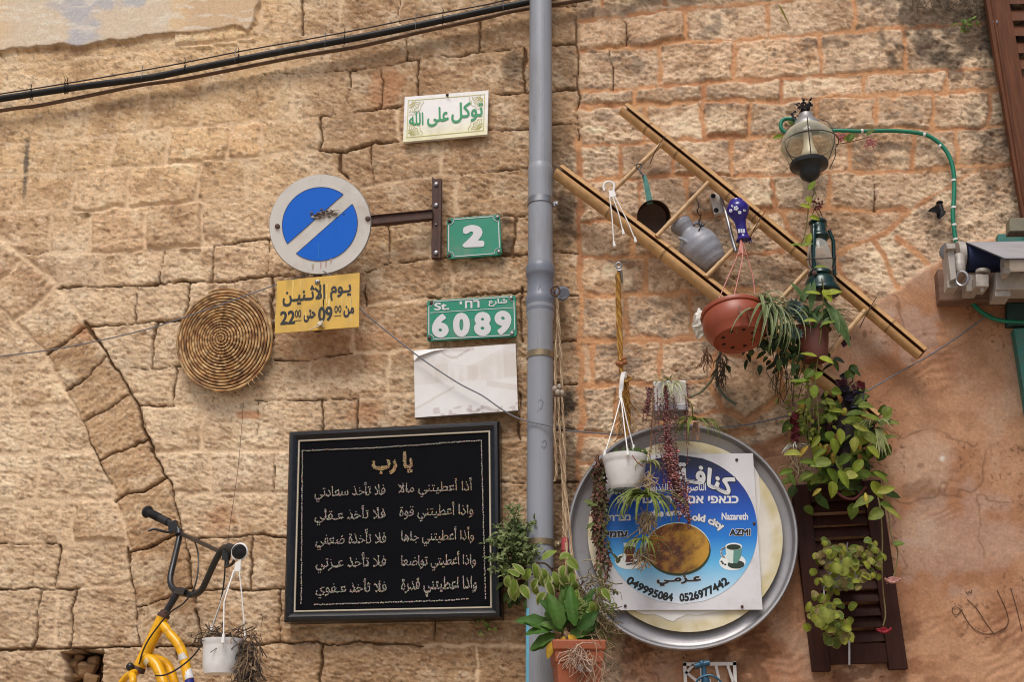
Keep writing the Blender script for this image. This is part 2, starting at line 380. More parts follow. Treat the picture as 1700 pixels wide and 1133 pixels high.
j('l', (513, 598), (513, 662), w=1.6); j('l', (645, 586), (645, 657), w=1.6); j('d', (535, 664), (537, 725), w=1.3); j('d', (592, 663), (590, 712), w=1.2); j('d', (866, 480), (866, 568), w=2); j('d', (862, 650), (863, 730), w=1.2)
j('l', (480, 748), (600, 742), (832, 730), (880, 727), w=1.6); j('d', (832, 800), (880, 803), w=1.4); j('l', (480, 818), (832, 800), w=1.5); j('l', (600, 742), (600, 812), w=1.5); j('l', (720, 736), (722, 806), w=1.5)
j('d', (525, 1067), (540, 1071), (620, 1066), (700, 1072), w=1.5); j('l', (700, 1072), (880, 1073), w=2); j('d', (722, 1030), (722, 1066), w=1.2); j('l', (791, 1074), (793, 1220), w=2.2); j('l', (470, 1040), (880, 1030), w=1)
j('d', (480, 890), (880, 880), w=1); j('d', (473, 977), (880, 965), w=1.2); j('l', (560, 885), (560, 970), w=1.5); j('l', (700, 880), (700, 970), w=1.5); j('l', (650, 975), (650, 1033), w=1.5)
# --- column of stones right of the drainpipe and the seam between the two houses
for y0, y1, w_ in ((8, 8, 1.2), (72, 71, 1.5), (147, 148, 1.8), (207, 207, 1.3), (295, 296, 1), (419, 421, 1.8), (488, 490, 1), (565, 566, 1.6), (638, 637, 2), (712, 713, 1.8), (800, 801, 1.6), (880, 882, 1.6), (980, 985, 1.6), (1060, 1062, 1.6)):
    j('d', (885, y0), (958, y1), w=w_)
j('d', (955, -60), (957, 10), (959, 148), (960, 230), w=1.6); j('o', (960, 230), (962, 400), (963, 566), (966, 690), (961, 760), (960, 900), w=4.5)
# --- right-hand wall, orange pointing
j('o', (958, 33), (1040, 25), (1100, 17), (1220, 6), (1320, -3), (1700, -40), w=2.4)
j('o', (958, 85), (1100, 73), (1140, 69), (1276, 62), (1418, 51), (1500, 43), (1740, 28), w=3)
for a, b in (((1138, 14), (1139, 68)), ((1275, 4), (1276, 61)), ((1419, -12), (1420, 51)), ((1095, 75), (1096, 140)), ((1222, 68), (1218, 132)), ((1361, 56), (1362, 123)), ((1502, 44), (1505, 117)), ((1056, 145), (1055, 174)), ((1167, 138), (1167, 169)), ((1296, 131), (1295, 166)), ((1432, 122), (1431, 159)), ((1571, 115), (1570, 152)),
             ((1072, 174), (1070, 236)), ((1167, 169), (1167, 229)), ((1243, 168), (1242, 226)), ((1354, 170), (1354, 219)), ((1455, 158), (1453, 215)), ((1550, 153), (1549, 215)), ((1642, 146), (1643, 211)), ((1029, 239), (1030, 297)), ((1117, 234), (1118, 292)), ((1213, 227), (1214, 290)), ((1409, 220), (1410, 283)), ((1516, 215), (1516, 282)), ((1585, 214), (1588, 276)),
             ((1061, 296), (1063, 366)), ((1284, 290), (1285, 347)), ((1377, 287), (1377, 345)), ((1140, 292), (1142, 362)), ((1052, 368), (1053, 424)), ((1150, 365), (1152, 425)), ((1074, 425), (1074, 489)), ((1165, 426), (1165, 487)), ((1146, 489), (1150, 562)), ((1040, 492), (1042, 562)), ((984, 566), (985, 638)), ((1095, 563), (1096, 637)), ((1022, 640), (1024, 720)), ((1100, 640), (1102, 720))):
    j('o', a, b, w=3.2)
j('d', (1037, 26), (1038, 76), w=.9); j('d', (1015, 84), (1016, 148), w=1)
j('o', (960, 152), (1054, 145), (1100, 141), (1224, 134), (1298, 130), (1365, 124), (1570, 115), (1740, 108), w=2.6)
j('o', (960, 178), (1056, 174), (1170, 168), (1294, 166), (1418, 159), (1570, 152), (1740, 143), w=3.4)
j('o', (960, 243), (1060, 237), (1132, 232), (1216, 227), (1298, 226), (1354, 219), (1453, 215), (1548, 215), (1661, 209), (1740, 205), w=2.8)
j('o', (962, 300), (1058, 295), (1128, 291), (1216, 291), (1308, 289), (1410, 284), (1513, 282), (1570, 276), (1740, 272), w=2.8)
j('o', (962, 368), (1052, 366), (1140, 361), (1216, 352), (1290, 350), (1375, 346), (1453, 350), (1513, 346), w=4); j('d', (1449, 287), (1452, 349), w=1.2)
j('o', (962, 424), (1079, 426), (1165, 426), (1240, 420), (1300, 415), w=3.6); j('o', (966, 491), (1100, 488), (1170, 487), (1260, 480), w=4); j('o', (962, 565), (1100, 563), (1180, 562), w=4.4); j('o', (966, 638), (1044, 638), (1100, 637), (1185, 630), w=3.8); j('o', (962, 720), (1022, 722), (1120, 720), (1250, 715), w=4)
j('o', (1513, 346), (1570, 312), (1626, 279), w=1.6); j('o', (1382, 424), (1430, 400), (1474, 384), (1513, 346), w=4); j('o', (1492, 391), (1515, 412), (1540, 438), w=5); j('o', (1452, 392), (1472, 440), (1490, 478), w=3); j('o', (1300, 355), (1320, 400), (1382, 424), (1400, 460), (1446, 504), w=4)
j('o', (1190, 585), (1180, 640), (1200, 680), (1240, 700), (1300, 655), (1295, 610), (1250, 590), (1190, 585), w=5); j('o', (1120, 720), (1150, 690), (1200, 680), w=4)
j('o', (1240, 700), (1180, 760), (1080, 760), (960, 770), w=4); j('d', (960, 860), (1060, 862), w=1.4); j('d', (950, 930), (1060, 932), w=1.5); j('d', (960, 1015), (1050, 1015), w=1.4)
# --- plain coursing beyond the photographed stretch
def slope(y): return -(1400 - y) * 5.3e-5
_r = random.Random(5)
y = -660
while y < 2250:
    y2 = y + _r.uniform(58, 76); inside = -30 < y < 1175
    for (xa, xb) in ([(-760, -42), (1742, 2460)] if inside else [(-760, 2460)]):
        if not (inside and xa > 0 and y > 300): j('l' if xa < 0 else 'o', *[(x, y + slope(y) * (x - 850)) for x in np.linspace(xa, xb, 8)], w=2)
        x = xa + _r.uniform(20, 90)
        while x < xb:
            if not (x > 1000 and y > 1000): j('l' if x < 900 else 'o', (x, y + slope(y) * (x - 850)), (x - 3, y2 + slope(y2) * (x - 850)), w=2)
            x += _r.uniform(80, 150)
    y = y2

def axis(lo, a, b, hi, step, coarse): return np.concatenate([np.arange(lo, a, coarse), np.arange(a, b, step), np.arange(b, hi, coarse)])
gx = axis(-760, -44, 1744, 2460, 2.0, 11.0); gy = axis(-660, -44, 1178, 2240, 2.0, 12.0)
GX, GY = np.meshgrid(gx, gy); NX, NY = len(gx), len(gy)
WX = GX + 3.2 * noise(GX / 23, GY / 23, 1) + 1.3 * noise(GX / 7, GY / 7, 2); WY = GY + 2.8 * noise(GX / 27, GY / 21, 3) + 1.3 * noise(GX / 7, GY / 7, 4)
DD = {k: np.full(GX.shape, 30., np.float32) for k in 'dlo'}
for kind, pts, w_ in J:
    wd = {'d': 1.5, 'l': 2.0, 'o': 3.5}[kind] if w_ is None else w_
    M_ = 22
    for a, b in zip(pts[:-1], pts[1:]):
        x0, x1 = np.searchsorted(gx, [min(a[0], b[0]) - M_, max(a[0], b[0]) + M_]); y0, y1 = np.searchsorted(gy, [min(a[1], b[1]) - M_, max(a[1], b[1]) + M_])
        if x1 <= x0 or y1 <= y0: continue
        ax, ay = a; bx, by = b; q = (bx - ax) ** 2 + (by - ay) ** 2 + 1e-9
        xx = WX[y0:y1, x0:x1]; yy = WY[y0:y1, x0:x1]
        t = np.clip(((xx - ax) * (bx - ax) + (yy - ay) * (by - ay)) / q, 0, 1)
        d_ = np.hypot(xx - ax - t * (bx - ax), yy - ay - t * (by - ay)) - wd
        DD[kind][y0:y1, x0:x1] = np.minimum(DD[kind][y0:y1, x0:x1], d_)
jw = noise(GX / 14, GY / 14, 8)
Dd = DD['d'] + .85 - .6 * jw - .9 * noise(GX / 31, GY / 31, 9); Dl = DD['l'] - 1.6 * jw - 1.4; Do = DD['o'] - 2.4 * jw - .9
Dmin = np.minimum(np.minimum(Dd, Dl), Do)
# stone identity by flood fill on a coarse copy
st = 3
cx = np.arange(0, NX, st); cy = np.arange(0, NY, st)
free = (Dmin[np.ix_(cy, cx)] > 1.2); H_, W_ = free.shape
lab = -np.ones((H_, W_), int); n_ = 0
fl = free.tolist(); ll = lab.tolist()
for r0 in range(H_):
    for c0 in range(W_):
        if fl[r0][c0] and ll[r0][c0] < 0:
            stk = [(r0, c0)]; ll[r0][c0] = n_
            while stk:
                r_, c_ = stk.pop()
                for rr, cc in ((r_ + 1, c_), (r_ - 1, c_), (r_, c_ + 1), (r_, c_ - 1)):
                    if 0 <= rr < H_ and 0 <= cc < W_ and fl[rr][cc] and ll[rr][cc] < 0: ll[rr][cc] = n_; stk.append((rr, cc))
            n_ += 1
lab = np.array(ll)
for _ in range(6):
    for ax_, s_ in ((0, 1), (0, -1), (1, 1), (1, -1)):
        q = np.roll(lab, s_, ax_); lab = np.where(lab < 0, q, lab)
lab = np.maximum(lab, 0)
LAB = lab[np.minimum(np.arange(NY)[:, None] // st, H_ - 1), np.minimum(np.arange(NX)[None, :] // st, W_ - 1)]
def per(lo, hi): return RNG.uniform(lo, hi, n_ + 1)[LAB]
s_off = per(-.008, .008); s_tx = per(-1, 1); s_ty = per(-1, 1); s_amp = per(.6, 1.3); s_val = per(-1, 1); s_hue = per(-1, 1); s_gry = per(0, 1); s_ang = per(-.35, .35)
def inpoly(poly, X, Y):
    ins = np.zeros(X.shape, bool); n = len(poly)
    for i in range(n):
        (x1, y1), (x2, y2) = poly[i], poly[(i + 1) % n]
        if y1 == y2: continue
        c = ((y1 > Y) != (y2 > Y)) & (X < (x2 - x1) * (Y - y1) / (y2 - y1) + x1); ins ^= c
    return ins
def sdist(poly, X, Y, lim=40.):
    D = np.full(X.shape, lim)
    for i in range(len(poly)):
        (ax, ay), (bx, by) = poly[i], poly[(i + 1) % len(poly)]
        q = (bx - ax) ** 2 + (by - ay) ** 2
        t = np.clip(((X - ax) * (bx - ax) + (Y - ay) * (by - ay)) / q, 0, 1); D = np.minimum(D, np.hypot(X - ax - t * (bx - ax), Y - ay - t * (by - ay)))
    return np.where(inpoly(poly, X, Y), D, -D)
PLASTER = [(2500, 300), (1760, 352), (1700, 372), (1665, 389), (1600, 412), (1560, 428), (1538, 441), (1490, 478), (1446, 504), (1398, 560), (1345, 640), (1300, 720), (1240, 745), (1180, 800), (1100, 900), (1062, 1000), (1042, 1050), (1029, 1133), (1020, 1300), (1030, 2300), (2500, 2300)]
PAINT = [(-800, -700), (440, -700), (433, 0), (426, 18), (424, 36), (412, 50), (395, 48), (360, 51), (320, 56), (300, 56), (255, 60), (215, 67), (180, 71), (160, 74), (142, 80), (130, 79), (115, 77), (60, 82), (35, 84), (0, 89), (-60, 95), (-800, 180)]
CAV = [(101, 1084), (135, 1080), (169, 1080), (166, 1110), (163, 1140), (170, 1185), (112, 1190), (108, 1140), (109, 1110)]
PX_ = GX + 5 * fbm(GX / 26, GY / 26, 70, 3); PY_ = GY + 5 * fbm(GX / 26, GY / 26, 77, 3)
sP = sdist(PLASTER, GX + 9 * fbm(GX / 40, GY / 40, 60, 3), GY + 9 * fbm(GX / 40, GY / 40, 67, 3)); sA = sdist(PAINT, PX_, PY_); sC = sdist(CAV, PX_, PY_)
plas = sstep(-5, 6, sP); pain = sstep(-1.2, 1.2, sA); cav = sstep(-3, 2, sC)
ARCH = [(-40, 350), (12, 403), (46, 436), (95, 476), (138, 532), (166, 568), (191, 610), (226, 673), (254, 748), (282, 804), (300, 867), (318, 959), (330, 1040), (333, 1076), (233, 1070), (222, 980), (212, 909), (194, 832), (182, 805), (162, 758), (138, 702), (109, 649), (67, 582), (0, 508), (-40, 472)]
sV = sstep(-2, 3, sdist(ARCH, WX, WY)); s_ang = s_ang * (1 - sV) - .62 * sV; s_off = s_off + .007 * sV
# relief (metres towards the street)
ca, sa = np.cos(s_ang), np.sin(s_ang); UX = GX * ca + GY * sa; UY = -GX * sa + GY * ca
n1 = fbm(UX / 46, UY / 26, 20, 5, .58); n2 = fbm(UX / 17, UY / 8, 25, 4, .6); n3 = fbm(GX / 5.5, GY / 3.6, 29, 3, .6)
rid = (1 - np.abs(fbm(UX / 30, UY / 11, 33, 4, .55)) * 2.6); pit = sstep(.28, .52, fbm(GX / 9, GY / 7, 41, 3))
right = sstep(940, 990, GX); smooth_tl = sstep(420, 250, GY) * sstep(560, 420, GX)          # the upper left stones are weathered smooth
roug = .72 * (1 + .30 * right) * (1 - .40 * smooth_tl) * (.35 + .65 * s_amp)
n4 = fbm(UX / 9, UY / 3.4, 36, 3, .62); rid2 = 1 - np.abs(fbm(UX / 12, UY / 4.5, 38, 3, .6)) * 2.4
stone = s_off + roug * (.0080 * n1 + .0040 * n2 + .0018 * rid + .0052 * n4 + .0026 * rid2 + .0034 * n3 - .005 * pit) + .004 * s_tx * np.sin(GX / 60) + .004 * s_ty * np.sin(GY / 45)
edge = np.sqrt(np.clip(Dmin / 4.0, 0, 1)); stone = stone - .0035 * (1 - edge)
hd = -.021 + .005 * n2; hl = -.008 + .003 * n1 + .002 * n4; ho = -.007 + .004 * n1 + .0025 * n2 + .0012 * n3
td = sstep(-.3, 1.2, Dd); tl = sstep(-2.6, 2.2, Dl); to = sstep(-2.2, 1.8, Do)
h = stone * tl + hl * (1 - tl); h = h * to + ho * (1 - to); h = h * td + hd * (1 - td)
trow = fbm(GX / 90, GY / 80, 50, 3); hp = .012 + .004 * trow + .0016 * fbm(GX / 16 + 2 * trow, GY / 20, 52, 4) + .0016 * np.sin((GX * .4 + GY * .9) / 2.6 + 16 * trow) * sstep(-.1, .35, fbm(GX / 120, GY / 120, 57, 2)) + .0005 * n3
h = h * (1 - plas) + hp * plas
ha = .016 + .002 * fbm(GX / 50, GY / 60, 58, 4) + .0006 * n3; h = h * (1 - pain) + ha * pain
rub = np.abs(noise(GX / 17, GY / 13, 90)) * .09 + .03 * n2; h = h * (1 - cav) + (-.17 + rub) * cav
h = np.clip(h, -.2, .05)
# pigments (what the stone, mortar and paint are)
def C(*c): return np.array(lin(c))
def mixc(a, b, t): return a + (b - a) * t[..., None]
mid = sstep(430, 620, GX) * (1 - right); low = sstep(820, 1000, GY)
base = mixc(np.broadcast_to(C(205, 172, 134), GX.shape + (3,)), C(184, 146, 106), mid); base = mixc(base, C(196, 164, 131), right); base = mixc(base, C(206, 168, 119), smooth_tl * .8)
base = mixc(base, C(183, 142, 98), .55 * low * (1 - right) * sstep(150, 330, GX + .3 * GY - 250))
base = mixc(base, C(188, 133, 84), np.clip(.26 * s_hue, 0, 1)); base = mixc(base, C(166, 142, 118), np.clip(-.4 * s_hue, 0, 1))
base = base * (1 + .15 * s_val)[..., None]
base = mixc(base, C(172, 132, 90), .75 * sV * sstep(500, 570, GY)); b1 = fbm(GX / 60, GY / 45, 100, 5, .6); b2 = fbm(UX / 8, UY / 4, 105, 4, .65)
base = mixc(base, C(222, 196, 160), sstep(.12, .42, b1) * .5); base = mixc(base, C(146, 108, 72), sstep(-.10, -.42, b1) * .55)
base = mixc(base, C(226, 204, 174), sstep(.16, .5, b2) * .4); base = mixc(base, C(130, 100, 72), sstep(-.18, -.5, b2) * .42)
lich = sstep(.10, .36, fbm(GX / 42, GY / 24, 110, 5, .65)) * sstep(.35, .75, s_gry) * (.25 + .75 * right)
base = mixc(base, C(104, 90, 78), lich * .62)
spk = sstep(.30, .46, fbm(GX / 6, GY / 5, 117, 3)); base = mixc(base, C(92, 72, 54), spk * .45)
base = mixc(base, C(150, 108, 70), pit * .3)
# named stains
def blob(x, y, rx, ry, amt, s, soft=.5): return amt * sstep(1.0, soft, np.hypot((GX - x) / rx, (GY - y) / ry) - .75 * fbm(GX / 26, GY / 26, s, 4))
blk = np.clip(blob(942, 350, 28, 60, .75, 130) + blob(940, 668, 30, 40, .95, 131) + blob(945, 790, 24, 90, .6, 132) + blob(850, 115, 26, 45, .6, 133) + blob(940, 95, 22, 60, .4, 141) + blob(930, 255, 34, 50, .45, 142) + blob(844, 400, 18, 40, .7, 134) + blob(1640, 40, 190, 85, .78, 135) + blob(1660, 200, 50, 200, .45, 136) + blob(1220, 690, 60, 60, .35, 137) + blob(1330, 250, 60, 100, .2, 138) + blob(990, 800, 40, 70, .35, 139) + blob(1485, 265, 40, 12, .5, 143) + blob(1345, 300, 40, 20, .35, 144), 0, .92)
base = mixc(base, C(58, 49, 42), blk)
orange = np.clip(blob(640, 150, 36, 40, .6, 150) + blob(560, 560, 130, 60, .35, 151) + blob(140, 552, 18, 16, .6, 152) + blob(600, 690, 30, 30, .4, 153) + blob(420, 690, 34, 8, .8, 154) + blob(370, 860, 40, 30, .3, 155), 0, 1)
base = mixc(base, C(176, 118, 76), orange)
wht = np.clip(blob(1150, 205, 60, 34, .5, 160) + blob(1020, 720, 34, 60, .45, 161) + blob(1020, 455, 40, 24, .6, 162) + blob(990, 216, 26, 7, .7, 163) + blob(1240, 330, 60, 14, .5, 164) + blob(1450, 440, 60, 40, .4, 165), 0, 1)
base = mixc(base, C(228, 204, 168), wht)
sx = 45 - (GY - 230) * .06; base = mixc(base, C(70, 66, 62), .8 * sstep(6, 1, np.abs(GX - sx) + 2.5 * b2) * sstep(226, 234, GY) * sstep(352, 300, GY))
mort = np.broadcast_to(C(214, 184, 148), GX.shape + (3,)) * (1 + .16 * n2 + .1 * b2)[..., None]
orm = mixc(np.broadcast_to(C(201, 139, 88), GX.shape + (3,)), C(178, 112, 66), sstep(-.2, .35, b1)) * (1 + .14 * n2 + .1 * b2)[..., None]; orm = mixc(orm, C(58, 49, 42), blk * .8)
crk = np.broadcast_to(C(104, 78, 54), GX.shape + (3,))
def desat(a, k, m): return (a.mean(-1, keepdims=True) * (1 - k) + a * k) * m
gain = (1.36 - .20 * mid - .21 * low + .0 * right)[..., None]  # stone tone by region, darker in the middle stretch and towards the bottom
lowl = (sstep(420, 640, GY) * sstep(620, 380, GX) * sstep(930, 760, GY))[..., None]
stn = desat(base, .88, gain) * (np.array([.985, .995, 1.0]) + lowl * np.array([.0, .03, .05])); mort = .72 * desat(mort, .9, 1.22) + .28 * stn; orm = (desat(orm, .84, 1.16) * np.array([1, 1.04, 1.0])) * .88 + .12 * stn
def over(a, b, t): return a * t[..., None] + b * (1 - t[..., None])
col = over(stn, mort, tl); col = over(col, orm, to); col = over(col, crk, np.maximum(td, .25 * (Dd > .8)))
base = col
pc = mixc(np.broadcast_to(C(206, 150, 105), GX.shape + (3,)), C(184, 124, 80), sstep(-.25, .4, fbm(GX / 120, GY / 100, 170, 5))); pc = mixc(pc, C(208, 172, 142), sstep(.10, .5, fbm(GX / 90, GY / 110, 175, 5)) * .55)
pc = mixc(pc, C(150, 94, 56), sstep(.12, .4, fbm(GX / 36, GY / 30, 180, 5)) * .5 * (.35 + .65 * sstep(900, 1060, GY)))
low_blotch = sstep(.02, .2, fbm(GX / 50, GY / 34, 185, 5, .62)) * sstep(985, 1050, GY + 26 * b1) * sstep(1600, 1420, GX); pc = mixc(pc, C(118, 74, 44), low_blotch * .6)  # darker blotches towards the bottom of the plaster
pc = mixc(pc, C(158, 96, 52), blob(1240, 720, 70, 60, .6, 190)); pc = mixc(pc, C(150, 100, 60), blob(1545, 700, 90, 20, .3, 191)); pc = mixc(pc, C(122, 84, 54), blob(1530, 818, 60, 22, .45, 192))
pc = mixc(pc, C(232, 222, 206), blob(1563, 764, 9, 8, .9, 193, .2)); pc = mixc(pc, C(196, 172, 160), blob(1520, 560, 60, 50, .4, 194) + blob(1600, 900, 140, 90, .28, 195))
pp_ = sstep(.34, .48, fbm(GX / 5, GY / 5, 188, 3)) * sstep(0, .3, fbm(GX / 70, GY / 70, 189, 3)); pc = mixc(pc, C(110, 70, 44), pp_ * .6); ck = sstep(.030, .008, np.abs(fbm(GX / 130, GY / 110, 187, 4))) * sstep(.05, .25, fbm(GX / 160, GY / 160, 186, 2)); pc = mixc(pc, C(120, 78, 50), ck * .5)
pc = pc * (1 + .07 * b2 + .13 * n3 + .05 * fbm(GX / 3, GY / 14, 196, 2))[..., None]; pc = desat(pc, .80, .82); base = over(pc, base, plas)
stx = fbm((GX + GY) / 26, GY / 7, 200, 4); ac = mixc(np.broadcast_to(C(214, 196, 172), GX.shape + (3,)), C(188, 184, 184), sstep(.0, .3, fbm(GX / 70, GY / 40, 203, 5)) * sstep(30, 130, GX) * sstep(330, 270, GX))
ac = mixc(ac, C(220, 186, 138), .7 * sstep(40, -30, GX + 20 * b1) + .6 * sstep(22, 8, np.abs(GX - 300 + 8 * b1))); ac = mixc(ac, C(206, 166, 122), sstep(300, 320, GX) * .55); ac = mixc(ac, C(226, 216, 200), sstep(.15, .4, stx) * .6)
ac = mixc(ac, C(158, 126, 92), .8 * sstep(5, 0, sA + 3 * b2)); base = over(ac, base, pain)
base = over(np.broadcast_to(C(112, 84, 58), GX.shape + (3,)) * (1 + .3 * n2)[..., None], base, cav)
base = np.clip(base, .012, .85)
V = PA(GX, GY, 0.0); V[..., 1] -= h
cell_x = .25 * (GX[:-1, :-1] + GX[1:, :-1] + GX[:-1, 1:] + GX[1:, 1:]); csP = sP[:-1, :-1]; csA = sA[:-1, :-1]
IDX = np.arange(NX * NY).reshape(NY, NX)
QUAD = np.stack([IDX[:-1, :-1], IDX[1:, :-1], IDX[1:, 1:], IDX[:-1, 1:]], -1)
def wmat(name, bump, sc_):
    m = mat(name, rough=.92, var=.20, vs_=95., vcol=True, spec=.12); n = m.node_tree.nodes; l = m.node_tree.links; b = n['Principled BSDF']
    tc = n['Texture Coordinate']; h_ = None
    for s_, d_ in ((sc_, bump), (sc_ * 3.1, bump * .45)):
        nz = n.new('ShaderNodeTexNoise'); nz.inputs['Scale'].default_value = s_; nz.inputs['Detail'].default_value = 8; nz.inputs['Roughness'].default_value = .68; l.new(tc.outputs['Object'], nz.inputs['Vector'])
        bp = n.new('ShaderNodeBump'); bp.inputs['Distance'].default_value = d_; bp.inputs['Strength'].default_value = 1; l.new(nz.outputs['Fac'], bp.inputs['Height'])
        if h_ is not None: l.new(h_, bp.inputs['Normal'])
        h_ = bp.outputs[0]
    l.new(h_, b.inputs['Normal']); return m
def wall_part(name, mask, m, parent=None):
    q = QUAD[mask]; u, inv = np.unique(q.ravel(), return_inverse=True)
    me = bpy.data.meshes.new(name); org = np.array([0, 0, 0.])
    if parent is None: org = np.array([V.reshape(-1, 3)[u][:, 0].mean(), 0, 0.])
    else: org = np.array(parent['_o'])
    vv = (V.reshape(-1, 3)[u] - org).astype(np.float32)
    me.vertices.add(len(u)); me.vertices.foreach_set('co', vv.ravel())
    me.loops.add(len(inv)); me.loops.foreach_set('vertex_index', inv.astype(np.int32)); me.polygons.add(len(q))
    me.polygons.foreach_set('loop_start', np.arange(0, len(inv), 4, dtype=np.int32)); me.polygons.foreach_set('loop_total', np.full(len(q), 4, np.int32))
    me.polygons.foreach_set('use_smooth', np.ones(len(q), bool)); me.update(calc_edges=True)
    at = me.color_attributes.new('Col', 'FLOAT_COLOR', 'POINT'); cc = np.ones((len(u), 4), np.float32); cc[:, :3] = base.reshape(-1, 3)[u]; at.data.foreach_set('color', cc.ravel())
    me.materials.append(m); o = bpy.data.objects.new(name, me); COL.objects.link(o)
    if parent is None: o.location = org; o['_o'] = tuple(org.tolist())
    else: o.parent = parent
    return o
ws = wmat('weathered_limestone', .0060, 62.); wp = wmat('lime_plaster', .0011, 60.); wa = wmat('painted_render', .0011, 60.)
seam = 959 + 6 * noise(cell_x / 9, GY[:-1, :-1] / 17, 300); LEFT = cell_x < seam; PL = (csP > 0) & ~LEFT; PAi = (csA > 0) & LEFT
wall_l = tag(wall_part('stone_wall', LEFT & ~PAi, ws), 'tan limestone wall left of the seam by the drainpipe, with an old arch built into it', 'wall')
wall_part('painted_plaster', PAi, wa, wall_l)
wall_r = tag(wall_part('stone_wall', ~LEFT & ~PL, ws), 'stone wall with orange mortar joints behind the ladder, partly plastered orange', 'wall')
wall_part('plaster_coat', PL, wp, wall_r)
# finger-drawn scratches in the plaster
m_scr = mat('dark_scratch', (62, 44, 32), .9)
mb = MB()
for pts in ([(1598, 1012), (1588, 1022), (1581, 1016), (1583, 1009), (1594, 1012), (1606, 1032), (1618, 1046), (1634, 1053), (1650, 1053)], [(1606, 996), (1622, 1012), (1636, 1034), (1650, 1053)], [(1650, 1053), (1668, 1044), (1674, 1030), (1668, 1008), (1655, 980)], [(1678, 977), (1688, 1012), (1697, 1050)], [(1603, 982), (1606, 986), (1609, 983), (1612, 985), (1613, 980)]):
    mb.tube(path([(a, b, .017) for a, b in pts], 6), .0013, 5)
part('scratched_scribble', mb, m_scr, wall_r)
del V, base, col, stn, orm, mort, crk, pc, ac, QUAD, UX, UY
# street in front of the wall
g = MB(); g.add([(-60, -80, 0), (60, -80, 0), (60, 6, 0), (-60, 6, 0)], [(0, 1, 2, 3)])
gr = link_mesh('street_ground', g, mat('street_paving', (168, 152, 132), .9, var=.25, vs_=3, bump=.004, bs=30), origin=(0, -20, 0)); gr['kind'] = 'structure'

# ================================================================== SIGNS, PIPES AND CABLES
m_black = mat('black_rubber', (17, 17, 19), .5, var=.25, spec=.35, dirt=((96, 88, 78), .2, 14))
m_blackmetal = mat('black_enamel', (26, 27, 30), .38, var=.2, dirt=((110, 96, 80), .3, 18))
m_rust = mat('rusty_iron', (74, 52, 46), .75, var=.3, vs_=40, bump=.0008, bs=150, dirt=((112, 68, 44), .6, 25))
m_brownpipe = mat('brown_sheath', (96, 70, 50), .7, var=.25, dirt=((150, 118, 88), .5, 12))
m_steel = mat('dull_steel', (150, 150, 152), .4, .8, var=.2, dirt=((110, 90, 70), .4, 30))
m_white = mat('white_plastic', (226, 224, 222), .42, var=.05, vs_=8, dirt=((150, 138, 120), .35, 14))
m_grey_wire = mat('grey_wire', (112, 112, 118), .55)
def vmat(name, rough=.5, var=.08, vs_=20, **k): return mat(name, rough=rough, var=var, vs_=vs_, vcol=True, **k)
m_print = vmat('printed_panel', .38, .06, 9, dirt=((146, 128, 104), .36, 6))
m_letter = vmat('printed_lettering', .4, .04)
m_leaf = vmat('leaf', .5, .32, 50, trans=.22, spec=.16)
m_dry = vmat('dry_stem', .85, .3, 60)

def quad(c, d):                     # bilinear map on four photo corners TL TR BR BL at depth d
    pts = [P(x, y, d) for (x, y) in c]
    def f(u, v, out=0.): # u right, v up
        a = pts[3].lerp(pts[2], u); b = pts[0].lerp(pts[1], u); q = a.lerp(b, v); return Vector((q.x, q.y - out, q.z))
    return f
def rounded(r, asp, n=6, scoop=False):
    o = []; rx, ry = r / asp, r
    for (cx_, cy_, a0) in ((1, 1, 0), (0, 1, 90), (0, 0, 180), (1, 0, 270)):
        if scoop: ccx, ccy = cx_, cy_
        else: ccx, ccy = (cx_ - rx if cx_ else rx), (cy_ - ry if cy_ else ry)
        for k in range(n + 1):
            a = R(a0 + 90 * k / n)
            if scoop: a = R(a0 + 270 - 90 * k / n) if False else R(a0 + 90 + 180 - 90 * k / n)
            o.append((ccx + rx * math.cos(a), ccy + ry * math.sin(a)))
    return o
def fillgrid(mb, f, colf, nu=40, nv=20, out=0.0):
    vs = []; cc = []
    for i in range(nv + 1):
        for k in range(nu + 1): vs.append(f(k / nu, i / nv, out)); cc.append(colf(k / nu, i / nv))
    mb.add(vs, [(i * (nu + 1) + k, i * (nu + 1) + k + 1, (i + 1) * (nu + 1) + k + 1, (i + 1) * (nu + 1) + k) for i in range(nv) for k in range(nu)], cc)
def line(mb, pts3, wd, col):        # flat painted line on a wall-parallel panel
    pts3 = [Vector(p) for p in pts3]
    for a, b in zip(pts3[:-1], pts3[1:]):
        t = (b - a).normalized(); n = Vector((-t.z, 0, t.x)) * wd * .5; e = t * wd * .25
        mb.add([a - n - e, b - n + e, b + n + e, a + n - e], [(0, 1, 2, 3)], col)
def bolt(mb, p, r, col=(.2, .19, .18)):
    mb.lathe([(0.0001, .006), (r * .6, .0055), (r, .003), (r, -.004)], p, (0, -1, 0), 10, col)

# ---- cables along the top
t = thing('cable_bundle', 'thick black cable strapped to a thin wire, slanting across the top of the wall', 'cable', P(430, 95, .07))
mb = MB(); mb.tube(path([(-700, 275, .07), (-300, 212, .07), (-60, 172, .07), (0, 164, .07), (141, 143, .07), (247, 129, .07), (307, 117, .07), (388, 101, .07), (459, 87, .07), (600, 61, .07), (698, 41, .07), (804, 18, .07), (853, 8, .07), (906, -3, .07), (1100, -42, .07), (1500, -120, .07)], 6), [.0172] * 91, 14); part('black_cable', mb, m_black, t)
mb = MB(); mb.tube(path([(-700, 262, .08), (-300, 200, .08), (0, 156, .08), (247, 115, .08), (399, 85, .08), (500, 67, .08), (600, 48, .08), (698, 28, .08), (804, 8, .08), (860, -4, .08), (1100, -50, .08), (1500, -128, .08)], 6), .0036, 6); part('messenger_wire', mb, mat('tarred_wire', (44, 32, 28), .7), t)
